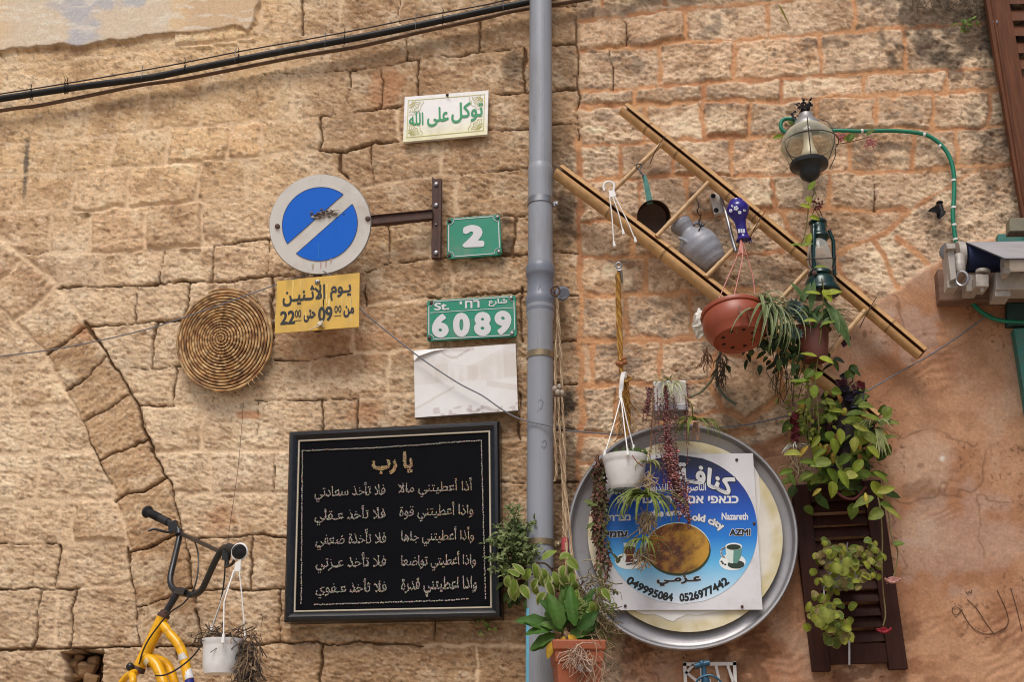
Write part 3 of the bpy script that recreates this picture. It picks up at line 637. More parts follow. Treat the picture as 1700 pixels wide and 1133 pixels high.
for (x, y, k) in ((52, 158, 0), (108, 149, 0), (112, 148, 0), (236, 129, 1), (307, 116, 0), (391, 99, 1), (396, 98, 0), (540, 72, 1), (572, 66, 0), (690, 42, 1), (735, 33, 0), (835, 11, 1)):
    mb = MB(); cx_ = P(x, y, .07)
    pts = [cx_ + Vector((.004 * math.sin(a), -.020 * math.sin(a), .024 * math.cos(a) + .003)) for a in [2 * math.pi * q / 14 for q in range(15)]]
    mb.tube(pts, .0026 if not k else .0014, 5); a0 = cx_ + Vector((0, -.015, .026)); mb.tube([a0, a0 + Vector((.006, -.006, .018)), a0 + Vector((.002 + .008 * (k - .5), -.008, .034))], [.0026, .0022, .001], 5)
    part('cable_tie', mb, m_black if not k else m_steel, t)
mb = MB(); mb.tube(path([(-700, 300, .03), (-300, 235, .03), (0, 184, .03), (60, 176, .03), (141, 160, .03), (229, 142, .03), (300, 132, .03), (388, 115, .03), (494, 94, .03), (600, 76, .03), (698, 53, .03), (804, 30, .03), (853, 18, .03), (959, 1, .03), (1100, -26, .03), (1500, -110, .03)], 6), .0095, 10)
o = link_mesh('sheathed_pipe', mb, m_brownpipe); tag(o, 'thin brown pipe running just below the thick black cable', 'pipe')

# ---- drainpipe
m_pvc = mat('grey_pvc', (147, 151, 159), .42, var=.06, vs_=5, bump=.0004, bs=12, dirt=((112, 106, 98), .6, 4.5), stretch=(1.6, 1.6, .28))
m_pvc2 = mat('darker_grey_pvc', (116, 121, 133), .42, var=.08, vs_=8, dirt=((84, 82, 80), .4, 6))
m_brass = mat('tarnished_clamp', (150, 132, 104), .4, .6, var=.25, dirt=((74, 56, 44), .6, 30))
DP = .10
def pax(y): return P(897 - .001 * (y - 500), y, DP)
rp = 20.6 * S(897, 566, DP)
def seg(ys, rs, n=32): mb = MB(); mb.tube([pax(y) for y in ys], [q * rp for q in rs], n, False); return mb
t = thing('drainpipe', 'grey plastic drainpipe running full height down the middle of the wall', 'drainpipe', pax(1130))
part('upper_pipe', seg([-420, 0, 282], [1, 1, 1]), m_pvc, t)
mb = seg([276, 279, 284, 288, 300, 312, 445], [1.0, 1.03, 1.08, 1.08, 1.06, 1.03, 1.03]); part('middle_pipe', mb, m_pvc, t)
part('coupling', seg([440, 444, 448, 456, 460, 462, 490, 494, 500, 503, 510, 520, 526, 530], [1.04, 1.17, 1.2, 1.2, 1.16, 1.08, 1.08, 1.18, 1.21, 1.21, 1.14, 1.14, 1.1, 1.04]), m_pvc2, t)
part('lower_pipe', seg([505, 525, 532, 900, 1200, 1500, 2150], [1.15, 1.13, 1.03, 1.03, 1.03, 1.03, 1.03]), m_pvc, t)
for y, mm in ((337, m_steel), (592, m_brass), (903, m_brass)):
    mb = seg([y - 5, y - 5, y + 5, y + 5], [1.03, 1.1, 1.1, 1.03]); q = pax(y); mb.box(q + Vector((rp * 1.25, .02, 0)), (rp * .22, 0, 0), (0, .006, 0), (0, 0, .012)); bolt(mb, q + Vector((rp * 1.36, .012, -.004)), .008)
    part('clamp', mb, mm, t)
a_ = pax(1012); b_ = pax(1140); vs = []; n = 8
for q in (a_, b_):
    for k in range(n + 1): an = R(188 + 36 * k / n); vs.append(q + Vector((math.cos(an), math.sin(an), 0)) * rp * 1.045)
mb = MB(); mb.add(vs, [(k, k + 1, n + 2 + k, n + 1 + k) for k in range(n)]); part('blue_sticker', mb, mat('sky_blue_sticker', (116, 196, 226), .4), t)
mb = MB()
for pts in ([(893, 668), (897, 664), (902, 668), (899, 678), (893, 682), (890, 690)], [(900, 735), (905, 731), (908, 737), (903, 745), (899, 741)], [(893, 484), (897, 472), (901, 484), (893, 484)]):
    mb.tube([P(a, b, DP + rp * 1.035 * math.sqrt(max(0, 1 - ((a - 897) / 21.2) ** 2)) + (.005 if b < 500 else .0005)) for a, b in pts], .0009, 4)
sm_ = MB(); sm_.tube([P(895 + .2, y, DP + rp * 1.032) for y in (532, 700, 900, 1130)], .0011, 4); part('mould_seam', sm_, mat('pale_pvc', (176, 178, 188), .5), t)
sm_ = MB(); sm_.tube([P(902.5, y, DP + rp * .985) for y in (15, 150, 280)], .0010, 4); part('mould_seam', sm_, mat('pale_pvc', (176, 178, 188), .5), t)
part('pen_scrawl', mb, mat('pen_mark', (92, 96, 112), .6), t)

# ---- green on white proverb sign
c = [(672, 161), (811, 150), (809, 223), (669, 236)]; d = .030; f = quad(c, d); asp = 1.9
t = thing('proverb_sign', 'white sign with green Arabic lettering and gold corner ornaments, highest on the wall', 'sign', P(740, 193, .03))
mb = MB(); mb.prism([f(0, 0), f(1, 0), f(1, 1), f(0, 1)], .016, lin((224, 222, 214)))
fillgrid(mb, f, lambda u, v: tuple(np.array(lin((236, 234, 232))) * min(1, .25 + v * 1.6) + np.array(lin((232, 228, 168))) * max(0, 1 - .25 - v * 1.6)), 4, 12, .0008); part('panel', mb, m_print, t, smooth=False)
mb = MB(); gc = lin((188, 184, 92)); cc4 = [(.045, .09), (.955, .09), (.955, .91), (.045, .91), (.045, .09)]
line(mb, [f(u, v, .0022) for u, v in cc4], .0032, gc); part('gold_border', mb, m_letter, t, smooth=False)
for (u0, v0, su, sv) in ((.06, .12, 1, 1), (.94, .12, -1, 1), (.06, .88, 1, -1), (.94, .88, -1, -1)):
    mb = MB()
    for rr in (.16, .125, .07, .035):
        line(mb, [f(u0 + su * rr * math.cos(R(a)) * (1 + .06 * math.sin(R(a * 12))), v0 + sv * rr * 1.9 * math.sin(R(a)) * (1 + .06 * math.sin(R(a * 12))), .0024) for a in range(0, 91, 5)], 0.0024, gc)
    for a in range(8, 90, 15):
        for r0, r1 in ((.035, .065), (.08, .12)):
            line(mb, [f(u0 + su * q * math.cos(R(a)), v0 + sv * q * 1.9 * math.sin(R(a)), .0026) for q in (r0, r1)], .003, gc)
    part('corner_ornament', mb, m_letter, t, smooth=False)
mb = MB(); gg = lin((20, 140, 84))
text_fit(mb, shape_ar('توكل'), 749, 171, 802, 205, d + .003, .024, -.085, col=gg); text_fit(mb, shape_ar('على'), 709, 179, 745, 211, d + .003, .024, -.085, col=gg); text_fit(mb, '\uFEEA\uFEE0\uFEDF\uFE8D', 679, 188, 703, 209, d + .003, .024, -.085, col=gg)
line(mb, [P(687, 187, d + .003), P(690, 184.5, d + .003), P(693, 187, d + .003), P(696, 184, d + .003)], .003, gg)
part('lettering', mb, m_letter, t, smooth=False)
mb = MB(); bolt(mb, f(.51, .96, .002), .007); mb.tube([f(.50, .985, .004), f(.53, .93, .02)], .003, 6); part('nail', mb, m_rust, t)

# ---- round no-parking sign on its bracket
t = thing('parking_sign', 'round blue and grey no parking sign on a rusty bracket', 'sign', P(531, 372, .1))
cen = P(531, 372, .17); sc_ = S(531, 372, .17); Rr = 84.5 * sc_
nrm = Vector((.06, -1, -.22)).normalized(); ux = Vector((1, 0, 0)); ux = (ux - nrm * ux.dot(nrm)).normalized(); uz = ux.cross(nrm) * 1.0
if uz.z < 0: uz = -uz
def disc(u, v, o=0.): return cen + ux * u * Rr + uz * v * Rr + nrm * o
ci = [(math.cos(2 * math.pi * k / 72), math.sin(2 * math.pi * k / 72)) for k in range(72)]
mb = MB(); mb.prism([disc(*q) for q in ci], .004, lin((222, 218, 212)), tuple(-nrm)); mb.tube([disc(q[0] * .99, q[1] * .99, -.008) for q in ci] + [disc(.99, 0, -.008)], .006, 6, False, lin((150, 148, 146))); part('disc', mb, m_print, t)
sd_ = Vector((98, 85)).normalized(); sn = Vector((-sd_.y, sd_.x)); hw = .133; rb = .745
for s_ in (1, -1):
    a0 = math.asin(hw / rb); pts = []
    for k in range(41):
        a = a0 + (math.pi - 2 * a0) * k / 40; q = sd_ * rb * math.cos(a) + sn * s_ * rb * math.sin(a); pts.append(disc(q.x, q.y, .0016))
    mb = MB(); mb.add(pts, [tuple(range(len(pts)))], lin((0, 106, 222))); line_pts = pts + [pts[0]]
    for a_, b_ in zip(line_pts[:-1], line_pts[1:]): mb.tube([a_, b_], .0012, 4, False, lin((60, 52, 60)))
    part('blue_field', mb, m_letter, t, smooth=False)
for (u, v) in ((-.84, -.02), (.95, .07)): mb = MB(); bolt(mb, disc(u, v, .002), .012, (.05, .045, .04)); part('bolt', mb, m_rust, t)
mb = MB()
for k in range(60):
    a = random.gauss(.12, .13); b = random.gauss(.19, .04) + .25 * (a - .1) * .4; cl = random.choice([(96, 82, 74), (150, 138, 128), (70, 58, 54), (176, 168, 160)]); mb.sphere(disc(a, b, .003), random.uniform(.003, .009), 6, 4, (1.3, .5, .7), lin(cl))
for k in range(24):
    a = random.gauss(.13, .13); b = random.gauss(.19, .05); p0 = disc(a, b, .006); mb.tube([p0, p0 + Vector((random.uniform(-.025, .025), -.004, random.uniform(-.012, .016)))], .0011, 4, True, lin((104, 88, 74)))
part('mud_nest', mb, m_dry, t)
mb = MB()
for (u, v, L, w_, cl) in ((.0, .99, .13, .010, (230, 228, 224)), (-.12, .98, .06, .007, (230, 228, 224)), (-.18, .96, .05, .006, (226, 224, 220)), (-.22, .96, .04, .006, (230, 228, 224)), (.30, .06, .50, .008, (16, 116, 224)), (-.02, -.40, .30, .012, (40, 128, 222)), (.02, -.78, .12, .012, (196, 160, 156)), (.12, -.74, .14, .01, (192, 150, 146)), (.22, -.70, .10, .012, (198, 166, 160)), (-.14, -.80, .1, .02, (192, 178, 158))):
    mb.add([disc(u - w_, v, .0028), disc(u + w_, v, .0028), disc(u + w_ * .5, v - L, .0028), disc(u - w_ * .7, v - L * .93, .0028)], [(0, 1, 2, 3)], lin(cl))
part('drip_stain', mb, m_letter, t, smooth=False)
mb = MB(); mb.prism([P(717, 293, .045), P(722, 297, .045), P(733, 296, .045), P(731, 428, .045), P(716, 428, .045)], .028); mb.prism([P(729, 296, .075), P(733, 296, .075), P(731, 428, .075), P(727, 428, .075)], .03); part('wall_bracket', mb, m_rust, t, smooth=False, bevel=.002)
for y in (306, 341, 373, 420): mb = MB(); bolt(mb, P(724, y, .047), .011 if y != 373 else .005); part('bolt', mb, m_steel, t)
mb = MB(); a = P(718, 356, .07); b = P(606, 367, .13); mb.prism([a + Vector((0, 0, .018)), a - Vector((0, 0, .020)), b - Vector((0, 0, .020)), b + Vector((0, 0, .018))], .03); mb.prism([a + Vector((0, .03, .019)), a + Vector((0, -.01, .019)), b + Vector((0, -.01, .019)), b + Vector((0, .03, .019))], .004, dirv=(0, 0, 1)); b2 = disc(-.7, -.04, -.02); mb.prism([b + Vector((0, .012, .02)), b + Vector((0, .012, -.02)), b2 + Vector((0, .012, -.02)), b2 + Vector((0, .012, .02))], .012); part('arm', mb, m_rust, t, smooth=False, bevel=.002)
mb = MB(); mb.tube([P(528, 400, .085), P(527, 470, .095), P(527, 550, .095)], .02, 8); part('post', mb, m_rust, t)

# ---- yellow timetable sign
c = [(460, 467), (597, 453), (596, 543), (456, 554)]; d = .135; f = quad(c, d)
t = thing('timetable_sign', 'yellow Arabic sign with black opening hours, hanging under the round sign', 'sign', P(527, 505, .13))
mb = MB(); mb.prism([f(0, 0), f(1, 0), f(1, 1), f(0, 1)], .006, lin((204, 168, 84)))
fillgrid(mb, f, lambda u, v: tuple(np.array(lin((214, 172, 72))) * (1 - .28 * max(0, noise(np.array(u * 14.), np.array(v * 3.), 5)))), 30, 12, .0006); part('panel', mb, m_print, t, smooth=False)
mb = MB(); kk = lin((34, 32, 30)); d += .002; T = lambda *a, **k: text_fit(mb, *a, d, col=kk, **k)
T(shape_ar('يـوم'), 548, 475, 583, 500, bold=.03, slope=-.09); T(shape_ar('الاثـنيـن'), 469, 478, 540, 510, bold=.03, slope=-.09)
T('22', 465, 517, 490, 540, bold=.035, slope=-.08); T('00', 489.5, 515, 500, 528, bold=.02, slope=-.08); T(shape_ar('حتى'), 504, 515, 524, 536, bold=.04, slope=-.08); T('09', 528, 510, 552, 535, bold=.035, slope=-.08); T('00', 555, 508, 567, 520, bold=.02, slope=-.08); T(shape_ar('من'), 570, 508, 588, 528, bold=.05, slope=-.08)
for a, b in ((489, 533), (555, 525)): line(mb, [P(a, b, d), P(a + 11, b - 1, d)], .003, kk)
part('lettering', mb, m_letter, t, smooth=False)
for q in ((.49, .9), (.53, .1)): mb = MB(); bolt(mb, f(*q, .003), .011); mb.sphere(f(q[0] + .02, q[1], .006), .008, 7, 5); part('bolt', mb, m_steel, t)
mb = MB()
for k in range(26):
    u = random.uniform(.08, .92); v = random.uniform(.3, .98); L = random.uniform(.1, .5); w_ = random.uniform(.003, .012)
    mb.add([f(u - w_, v, .0013), f(u + w_, v, .0013), f(u + w_ * .3, max(.02, v - L), .0013), f(u - w_ * .3, max(.02, v - L), .0013)], [(0, 1, 2, 3)], lin(random.choice([(222, 190, 104), (206, 170, 96), (226, 200, 130)])))
part('drip_stain', mb, m_letter, t, smooth=False)
mb = MB(); mb.tube(path([(514, 548, .14), (524, 543, .15), (532, 540, .155), (535, 533, .155), (530, 537, .15), (538, 543, .14)], 5), .003, 6); mb.sphere(P(531, 538, .15), .012, 8, 6, (1.2, .6, .8)); part('twine_knot', mb, mat('pale_twine', (216, 204, 184), .9), t)

# ---- green house number and street signs
def street(name, label, c, d, rows, cr):
    f = quad(c, d); asp = abs(c[1][0] - c[0][0]) / abs(c[3][1] - c[0][1])
    t = thing(name, label, 'sign', f(.5, .5)); gcol = lin((10, 132, 104)); wc = lin((206, 206, 208))
    mb = MB(); mb.prism([f(u, v) for u, v in rounded(.06, asp)], .012, gcol); part('panel', mb, m_print, t, smooth=False, bevel=.0015)
    mb = MB(); iu, iv = .028 / asp * 1.6, .04; r = cr; pts = []
    for (cx_, cy_, a0) in ((1 - iu, 1 - iv, 270), (iu, 1 - iv, 0), (iu, iv, 90), (1 - iu, iv, 180)):
        for k in range(8): a = R(a0 - 90 * k / 7); pts.append(f(cx_ + r / asp * math.cos(a), cy_ + r * math.sin(a), .0022))
    pts.append(pts[0]); line(mb, pts, .0040, wc); part('white_border', mb, m_letter, t, smooth=False)
    mb = MB()
    for row in rows:
        if row[0] == 'line': line(mb, [P(x, y, d + .0022) for x, y in row[1]], .0028, wc)
        else: text_fit(mb, row[0], *row[1], d + .0022, bold=row[2], slope=row[3], col=wc)
    part('lettering', mb, m_letter, t, smooth=False)
    for (u, v) in ((.045 / asp * 1.3, .07), (.95, .93), (.95, .07), (.05, .93)): mb = MB(); bolt(mb, f(u, v, .003), .0085); part('screw', mb, m_rust if u < .5 else m_steel, t)
    return t
street('house_number', 'small green sign with a white figure 2', [(742, 363), (830, 356), (833, 423), (742, 430)], .035, [('2', (768, 374, 804, 411), .075, -.03)], .13)
t = street('street_sign', 'green street sign with white figures 6089', [(709, 499), (856, 490), (858, 559), (709, 567)], .035,
       [('line', [(714, 519.5), (851, 511)]), ('6', (717, 521.5, 745, 561), .055, 0), ('0', (752, 519.5, 780, 559.5), .055, 0), ('8', (787, 518, 815, 558), .055, 0), ('9', (821, 516, 849, 556), .055, 0), ('St.', (721, 503, 746, 516), .03, -.06), ('רח'[::-1] + '', (772, 499.5, 796, 512.5), .03, -.06), ("'", (763, 500.5, 767, 506), .03, 0), (shape_ar('شارع'), (811, 497, 842, 509.5), .03, -.06)], .12)

# ---- faded picture board
c = [(687, 583), (856, 571), (860, 682), (689, 694)]; d = .055; f = quad(c, d)
t = thing('faded_picture', 'white board with an almost faded street photograph, above the black framed text', 'picture', f(.5, .5))
mb = MB(); mb.prism([f(0, 0), f(1, 0), f(1, 1), f(0, 1)], .03, lin((150, 140, 130)))
def fad(u, v):
    x, y = np.array(u), np.array(v); c_ = np.array(lin((224, 221, 219))); n_ = float(fbm(x * 5, y * 4, 3, 4)); k_ = .06 * n_
    if v > .48 and v < .82 + .1 * math.sin(u * 9): k_ += .06 + .05 * float(noise(x * 24, y * 2, 4)) * (1 if .2 < u < .8 else .4)
    if .52 < u < .63 and .5 < v < .72: k_ += .07
    if u > .88 and v > .5: k_ += .08
    if .2 < u < .33 and .5 < v < .78: k_ += .06
    if v < .46 and abs(v - (.12 + .75 * u)) < .02 and u < .4: k_ += .13
    if u > .7 and abs(v - (.44 - .35 * (u - .7))) < .045: k_ += .10
    if v > .93 + .04 * n_ and u < .6: k_ += .16
    if abs(v - (.90 - .05 * math.sin(u * 20))) < .02 and .28 < u < .55: k_ += .2
    e = float(noise(x * 26, y * 20, 6))
    if v < .12 and u > .1 and e > .35: k_ += .22
    if v < .10 and .5 < u < .85 and abs(v - .05 - .03 * math.sin(u * 30)) < .025: k_ += .25
    return tuple((c_ * (1 - k_) * np.array([1, 1 - .04 * k_ * 8, 1 - .09 * k_ * 8 * (.5 if v > .88 or v < .12 else 1)])).tolist())
fillgrid(mb, f, fad, 110, 76, .001); part('faded_print', mb, mat('faded_print', rough=.45, var=.03, vs_=30, vcol=True), t, smooth=False)
mb = MB(); mb.add([f(0, 1, .003), f(.02, 1.0, .006), f(.34, 1.0, .004), f(.2, .965, .012), f(.06, .90, .016), f(0, .84, .004)], [(0, 1, 2, 3), (0, 3, 4, 5)], lin((232, 228, 224))); part('peeling_corner', mb, m_letter, t)

# ---- black framed beaded text
c = [(481, 718), (829, 700), (833, 1027), (472, 1034)]; d = .075; f = quad(c, d)
t = thing('framed_text', 'large black framed panel with Arabic verses in silver beads', 'framed panel', f(.5, 0))
prof = [(0, -.075), (0, .004), (.008, .014), (.020, .016), (.030, .010), (.036, .002), (.040, .002)]
wv = 1 / ((f(1, .5) - f(0, .5)).length); hv = 1 / ((f(.5, 1) - f(.5, 0)).length); mb = MB(); vs = []
for (o_, z_) in prof:
    for (u, v) in ((0, 0), (1, 0), (1, 1), (0, 1)): vs.append(f(u + (1 - 2 * u) * o_ * wv, v + (1 - 2 * v) * o_ * hv, z_))
mb.add(vs, [(i * 4 + k, i * 4 + (k + 1) % 4, (i + 1) * 4 + (k + 1) % 4, (i + 1) * 4 + k) for i in range(len(prof) - 1) for k in range(4)])
part('frame', mb, mat('black_lacquer', (14, 14, 19), .3, var=.2, dirt=((96, 90, 84), .16, 60)), t, sharp=25)
mb = MB(); vs = []
for (o_, z_) in ((.040, .0025), (.0415, .004), (.0455, .004), (.047, .001)):
    for (u, v) in ((0, 0), (1, 0), (1, 1), (0, 1)): vs.append(f(u + (1 - 2 * u) * o_ * wv, v + (1 - 2 * v) * o_ * hv, z_))
mb.add(vs, [(i * 4 + k, i * 4 + (k + 1) % 4, (i + 1) * 4 + (k + 1) % 4, (i + 1) * 4 + k) for i in range(3) for k in range(4)]); part('cream_trim', mb, mat('cream_trim', (190, 178, 156), .5), t, smooth=False)
a = .0475 * wv; b = .0475 * hv; mb = MB(); mb.add([f(a, b, -.001), f(1 - a, b, -.001), f(1 - a, 1 - b, -.001), f(a, 1 - b, -.001)], [(0, 1, 2, 3)]); part('black_panel', mb, mat('black_felt', (11, 11, 15), .8, var=.3, vs_=6, spec=.08), t, smooth=False)
m_bead = vmat('beads', .35, .25, 300); db = d + .002
sil = lambda X, Y: tuple(q * random.uniform(.7, 1.15) for q in lin((186, 176, 164)))
gol = lambda X, Y: tuple(q * random.uniform(.7, 1.2) for q in lin((190, 160, 116)))
mix = lambda X, Y: gol(X, Y) if random.random() < max(0, (X - 690) / 160) * max(.25, (1000 - Y) / 200) else sil(X, Y)
for (s_, x0, y0, x1, y1, sl_, cf, r_, bd) in (('يا رب', 618, 752, 685, 789, -.04, gol, 1.15, .012),
    ('أذا أعطيتني مالاأ'[:-1], 661, 797, 784, 828, -.03, mix, .95, .0), ('فلا تأخذ سعادتي', 522, 803, 640, 835, -.03, sil, .95, .0),
    ('واذا أعطيتني قوة', 663, 836, 786, 868, -.03, mix, .95, .0), ('فلا تأخذ عـقلي', 522, 842, 640, 874, -.03, sil, .95, .0),
    ('وأذا أعطيتني جاها', 666, 877, 787, 909, -.02, mix, .95, .0), ('فلا تأخذة ضعفي', 524, 881, 641, 915, -.02, sil, .95, .0),
    ('واذا أعطيتي تواضعاأ'[:-1], 666, 918, 790, 950, -.02, mix, .95, .0), ('فلا تأخذ عـزتي', 524, 920, 641, 953, -.02, sil, .95, .0),
    ('واذا اعطيتني قدرة', 666, 960, 792, 992, -.02, sil, .95, .0), ('فلا تأخذ عـفوي', 524, 963, 642, 995, -.02, sil, .95, .0)):
    mb = MB(); text_beads(mb, shape_ar(s_), x0, y0, x1, y1, db, sl_, r_ * .0026, 1.75 if bd == 0 else 2.0, cf, .018 + bd); part('beaded_line', mb, m_bead, t)
mb = MB()
for a_, b_ in (((502, 749), (626, 744)), ((626, 744), (730, 737)), ((730, 736), (799, 732)), ((502, 751), (500, 1003)), ((799, 733), (806, 994)), ((522, 1005), (735, 998)), ((739, 998), (777, 995))):
    n = int(math.hypot(b_[0] - a_[0], b_[1] - a_[1]) / 2.7)
    for k in range(n + 1): q = k / n; mb.sphere(P(a_[0] + (b_[0] - a_[0]) * q + random.gauss(0, .3), a_[1] + (b_[1] - a_[1]) * q + random.gauss(0, .4), db), .0030 * random.uniform(.85, 1.1), 6, 4, col=sil(0, 0))
part('bead_border', mb, m_bead, t)

# ---- coiled basket
mb = MB(); pts = []; cols = []; rr = []; N = 62; turns = 17.3
for k in range(int(N * turns)):
    a = 2 * math.pi * k / N; q = k / (N * turns); r_ = q * 1.0; a2 = a + .15
    x = 366 + 6 * q + 81 * r_ * math.cos(a2) - 6 * r_ * math.sin(a2) * .4; y_ = 562 + 4 * q - 86 * r_ * math.sin(a2) - 8 * r_ * math.cos(a2)
    pts.append(P(x, y_, .045 + .02 * q * q)); s_ = random.uniform(.72, 1.2) * (.55 if random.random() < .14 else 1); cols.append(tuple(z * s_ for z in lin(random.choice([(188, 146, 94), (168, 122, 72), (134, 90, 50), (206, 170, 120)])))); rr.append(.0055 * random.uniform(.9, 1.08))
mb.tube(pts, rr, 7, True, cols=cols)
t = thing('woven_basket', 'round flat coiled straw basket hanging left of the yellow sign', 'basket', P(372, 566, .03))
part('straw_coil', mb, vmat('straw', .62, .25, 180, bump=.0012, bs=260), t)
mb = MB()
for a in (52, 47, 42, 300, 306, 312, 318, 200):
    x = 372 + 83 * math.cos(R(a)); y_ = 566 - 88 * math.sin(R(a)) - 6 * math.cos(R(a)); v_ = Vector((math.cos(R(a)), 0, math.sin(R(a)))); q = P(x, y_, .068); mb.tube([q - v_ * .012, q + Vector((0, -.008, 0)), q + v_ * .012], .0016, 5, True, lin((208, 184, 142)))
part('straw_binding', mb, m_dry, t)
mb = MB(); fr = [P(372 + 76 * math.cos(2 * math.pi * k / 40), 566 - 80 * math.sin(2 * math.pi * k / 40), .04) for k in range(40)]; mb.prism(fr, .01); part('gap_shade', mb, mat('straw_shadow', (60, 40, 24), .9), t)  # dark sheet behind the coil, stands in for the shade in its gaps

# ---- thin grey wire sagging across the wall
mb = MB(); mb.tube(path([(-300, 618, .02), (-60, 600, .02), (0, 592, .03), (110, 577, .05), (240, 548, .07), (330, 519, .09), (400, 494, .10), (450, 476, .10), (505, 458, .10), (540, 452, .12), (597, 512, .11), (640, 549, .09), (700, 596, .09), (760, 636, .09), (800, 657, .09), (830, 678, .10), (858, 694, .12), (890, 703, .165), (922, 709, .15), (944, 715, .08), (985, 719, .06), (1040, 722, .03), (1120, 716, .03), (1210, 709, .03), (1255, 703, .03), (1310, 690, .04), (1380, 672, .05), (1432, 653, .06), (1490, 620, .04), (1540, 592, .03), (1590, 560, .03), (1625, 534, .03), (1648, 520, .03)], 7), .0032, 6)
o = link_mesh('sagging_wire', mb, m_grey_wire); tag(o, 'thin grey wire sagging across the whole wall, over basket and drainpipe', 'wire')

# ================================================================== THE BAMBOO LADDER AND WHAT HANGS ON IT
m_bamboo = vmat('bamboo', .42, .22, 30, stretch=(1, 1, 1), bump=.0006, bs=120, dirt=((112, 78, 44), .35, 9))
def zat(cx_, y, d): return P(cx_, y, d).z
def vl(mb, cx_, d, rows, n=36, col=(.5, .5, .5), yref=None):       # upright lathe: rows of (radius px, photo y on the axis)
    q = P(cx_, yref if yref else rows[-1][1], d); s_ = S(cx_, rows[0][1], d)
    return mb.lathe([(max(r, .01) * s_, zat(cx_, y, d) - q.z) for r, y in rows], q, (0, 0, 1), n, col)
LAD = thing('bamboo_ladder', 'leaning split bamboo ladder hung slantwise on the right wall as a rack', 'ladder', P(1220, 420, .1))
def rail(pts, r, nodes, s0, s1):
    P3 = path(pts, 10); c = Vector((0, -1, 0)); mb = MB(); n = 22; vs = []; cc = []
    L = [0.0]
    for a, b in zip(P3[:-1], P3[1:]): L.append(L[-1] + (b - a).length)
    nl = [L[-1] * q for q in nodes]; ks = sorted(set([q for q in L] + [z for q in nl for z in (q - .008, q - .003, q, q + .003, q + .008)]))
    def at(s_):
        for i in range(len(L) - 1):
            if s_ <= L[i + 1] or i == len(L) - 2: return P3[i].lerp(P3[i + 1], (s_ - L[i]) / (L[i + 1] - L[i]))
    rows = 0
    for s_ in ks:
        p = at(s_); t = (P3[-1] - P3[0]).normalized(); up = c.cross(t).normalized(); up = up if up.z > 0 else -up
        cv = (c - t * c.dot(t)).normalized()
        dn = min(abs(s_ - q) for q in nl); g = 1 + .05 * max(0, 1 - dn / .008) - (.03 if dn < .0015 else 0); cl = np.array(lin((198, 156, 106))) * random.uniform(.9, 1.08) * (.55 if dn < .0035 else 1)
        for k in range(n): a = R(s0 + (s1 - s0) * k / (n - 1)); vs.append(p + (cv * math.cos(a) + up * math.sin(a)) * r * g); cc.append(tuple(cl * (1.0 if k < n - 2 else 1.15)))
        for k in range(n): a = R(s1 - (s1 - s0) * k / (n - 1)); vs.append(p + (cv * math.cos(a) + up * math.sin(a)) * r * .80); cc.append(tuple(np.array(lin((110, 68, 42))) * random.uniform(.8, 1.1)))
        rows += 1
    m = 2 * n; fs = [(i * m + k, i * m + (k + 1) % m, (i + 1) * m + (k + 1) % m, (i + 1) * m + k) for i in range(rows - 1) for k in range(m)]
    for i in (0, rows - 1): fs += [(i * m + k, i * m + k + 1, i * m + m - 2 - k, i * m + m - 1 - k) for k in range(n - 1)]
    mb.add(vs, fs, cc); return mb
part('rail', rail([(1036, 181, .12), (1180, 297, .12), (1300, 396, .12), (1420, 494, .12), (1531, 588, .12)], .0335, [.09, .20, .38, .47, .60, .72, .84, .90], 9, 344), m_bamboo, LAD)
part('rail', rail([(927, 285, .12), (1060, 385, .12), (1195, 491, .12), (1326, 597, .12), (1407, 660, .12), (1452, 699, .12)], .039, [.18, .36, .56, .72, .90], 18, 354), m_bamboo, LAD)
for a, b in (((1098, 239), (1012, 322)), ((1176, 303), (1090, 393)), ((1260, 372), (1172, 460)), ((1340, 450), (1275, 520)), ((1436, 516), (1362, 604))):
    p, q = P(*a, .145), P(*b, .155); mb = MB(); cols = []; pts = []; rs = []
    for k in range(25):
        u = k / 24; nd = k in (9, 18); pts.append(p.lerp(q, u)); rs.append(.0108 * (1.18 if nd else 1) * random.uniform(.97, 1.03)); cols.append(tuple(np.array(lin((196, 158, 112))) * (.75 if nd else random.uniform(.9, 1.08))))
    mb.tube(pts, rs, 10, True, cols=cols); part('rung', mb, m_bamboo, LAD)
for x, y in ((1447, 508), (1262, 366), (1098, 238)): mb = MB(); q = P(x, y, .15); mb.tube([q + Vector((.02, -.012, .03)), q + Vector((0, -.02, 0)), q + Vector((-.03, -.01, -.045)), q + Vector((-.055, .02, -.09))], .0022, 5); part('tie_wire', mb, m_rust, LAD)
mb = MB(); q = [(1156, 331), (1160, 340), (1158, 352), (1163, 360), (1160, 368), (1163, 377), (1158, 385)]; mb.tube(path([(a, b, .165) for a, b in q], 4), .0022, 5)
for k in range(9): a = random.choice(q[2:]); p = P(*a, .165); mb.tube([p, p + Vector((random.uniform(-.02, .02), -.01, random.uniform(-.02, .02)))], .0018, 4)
tag(link_mesh('twisted_wire', mb, m_black), 'short black twisted wire dangling from the second rung', 'wire')

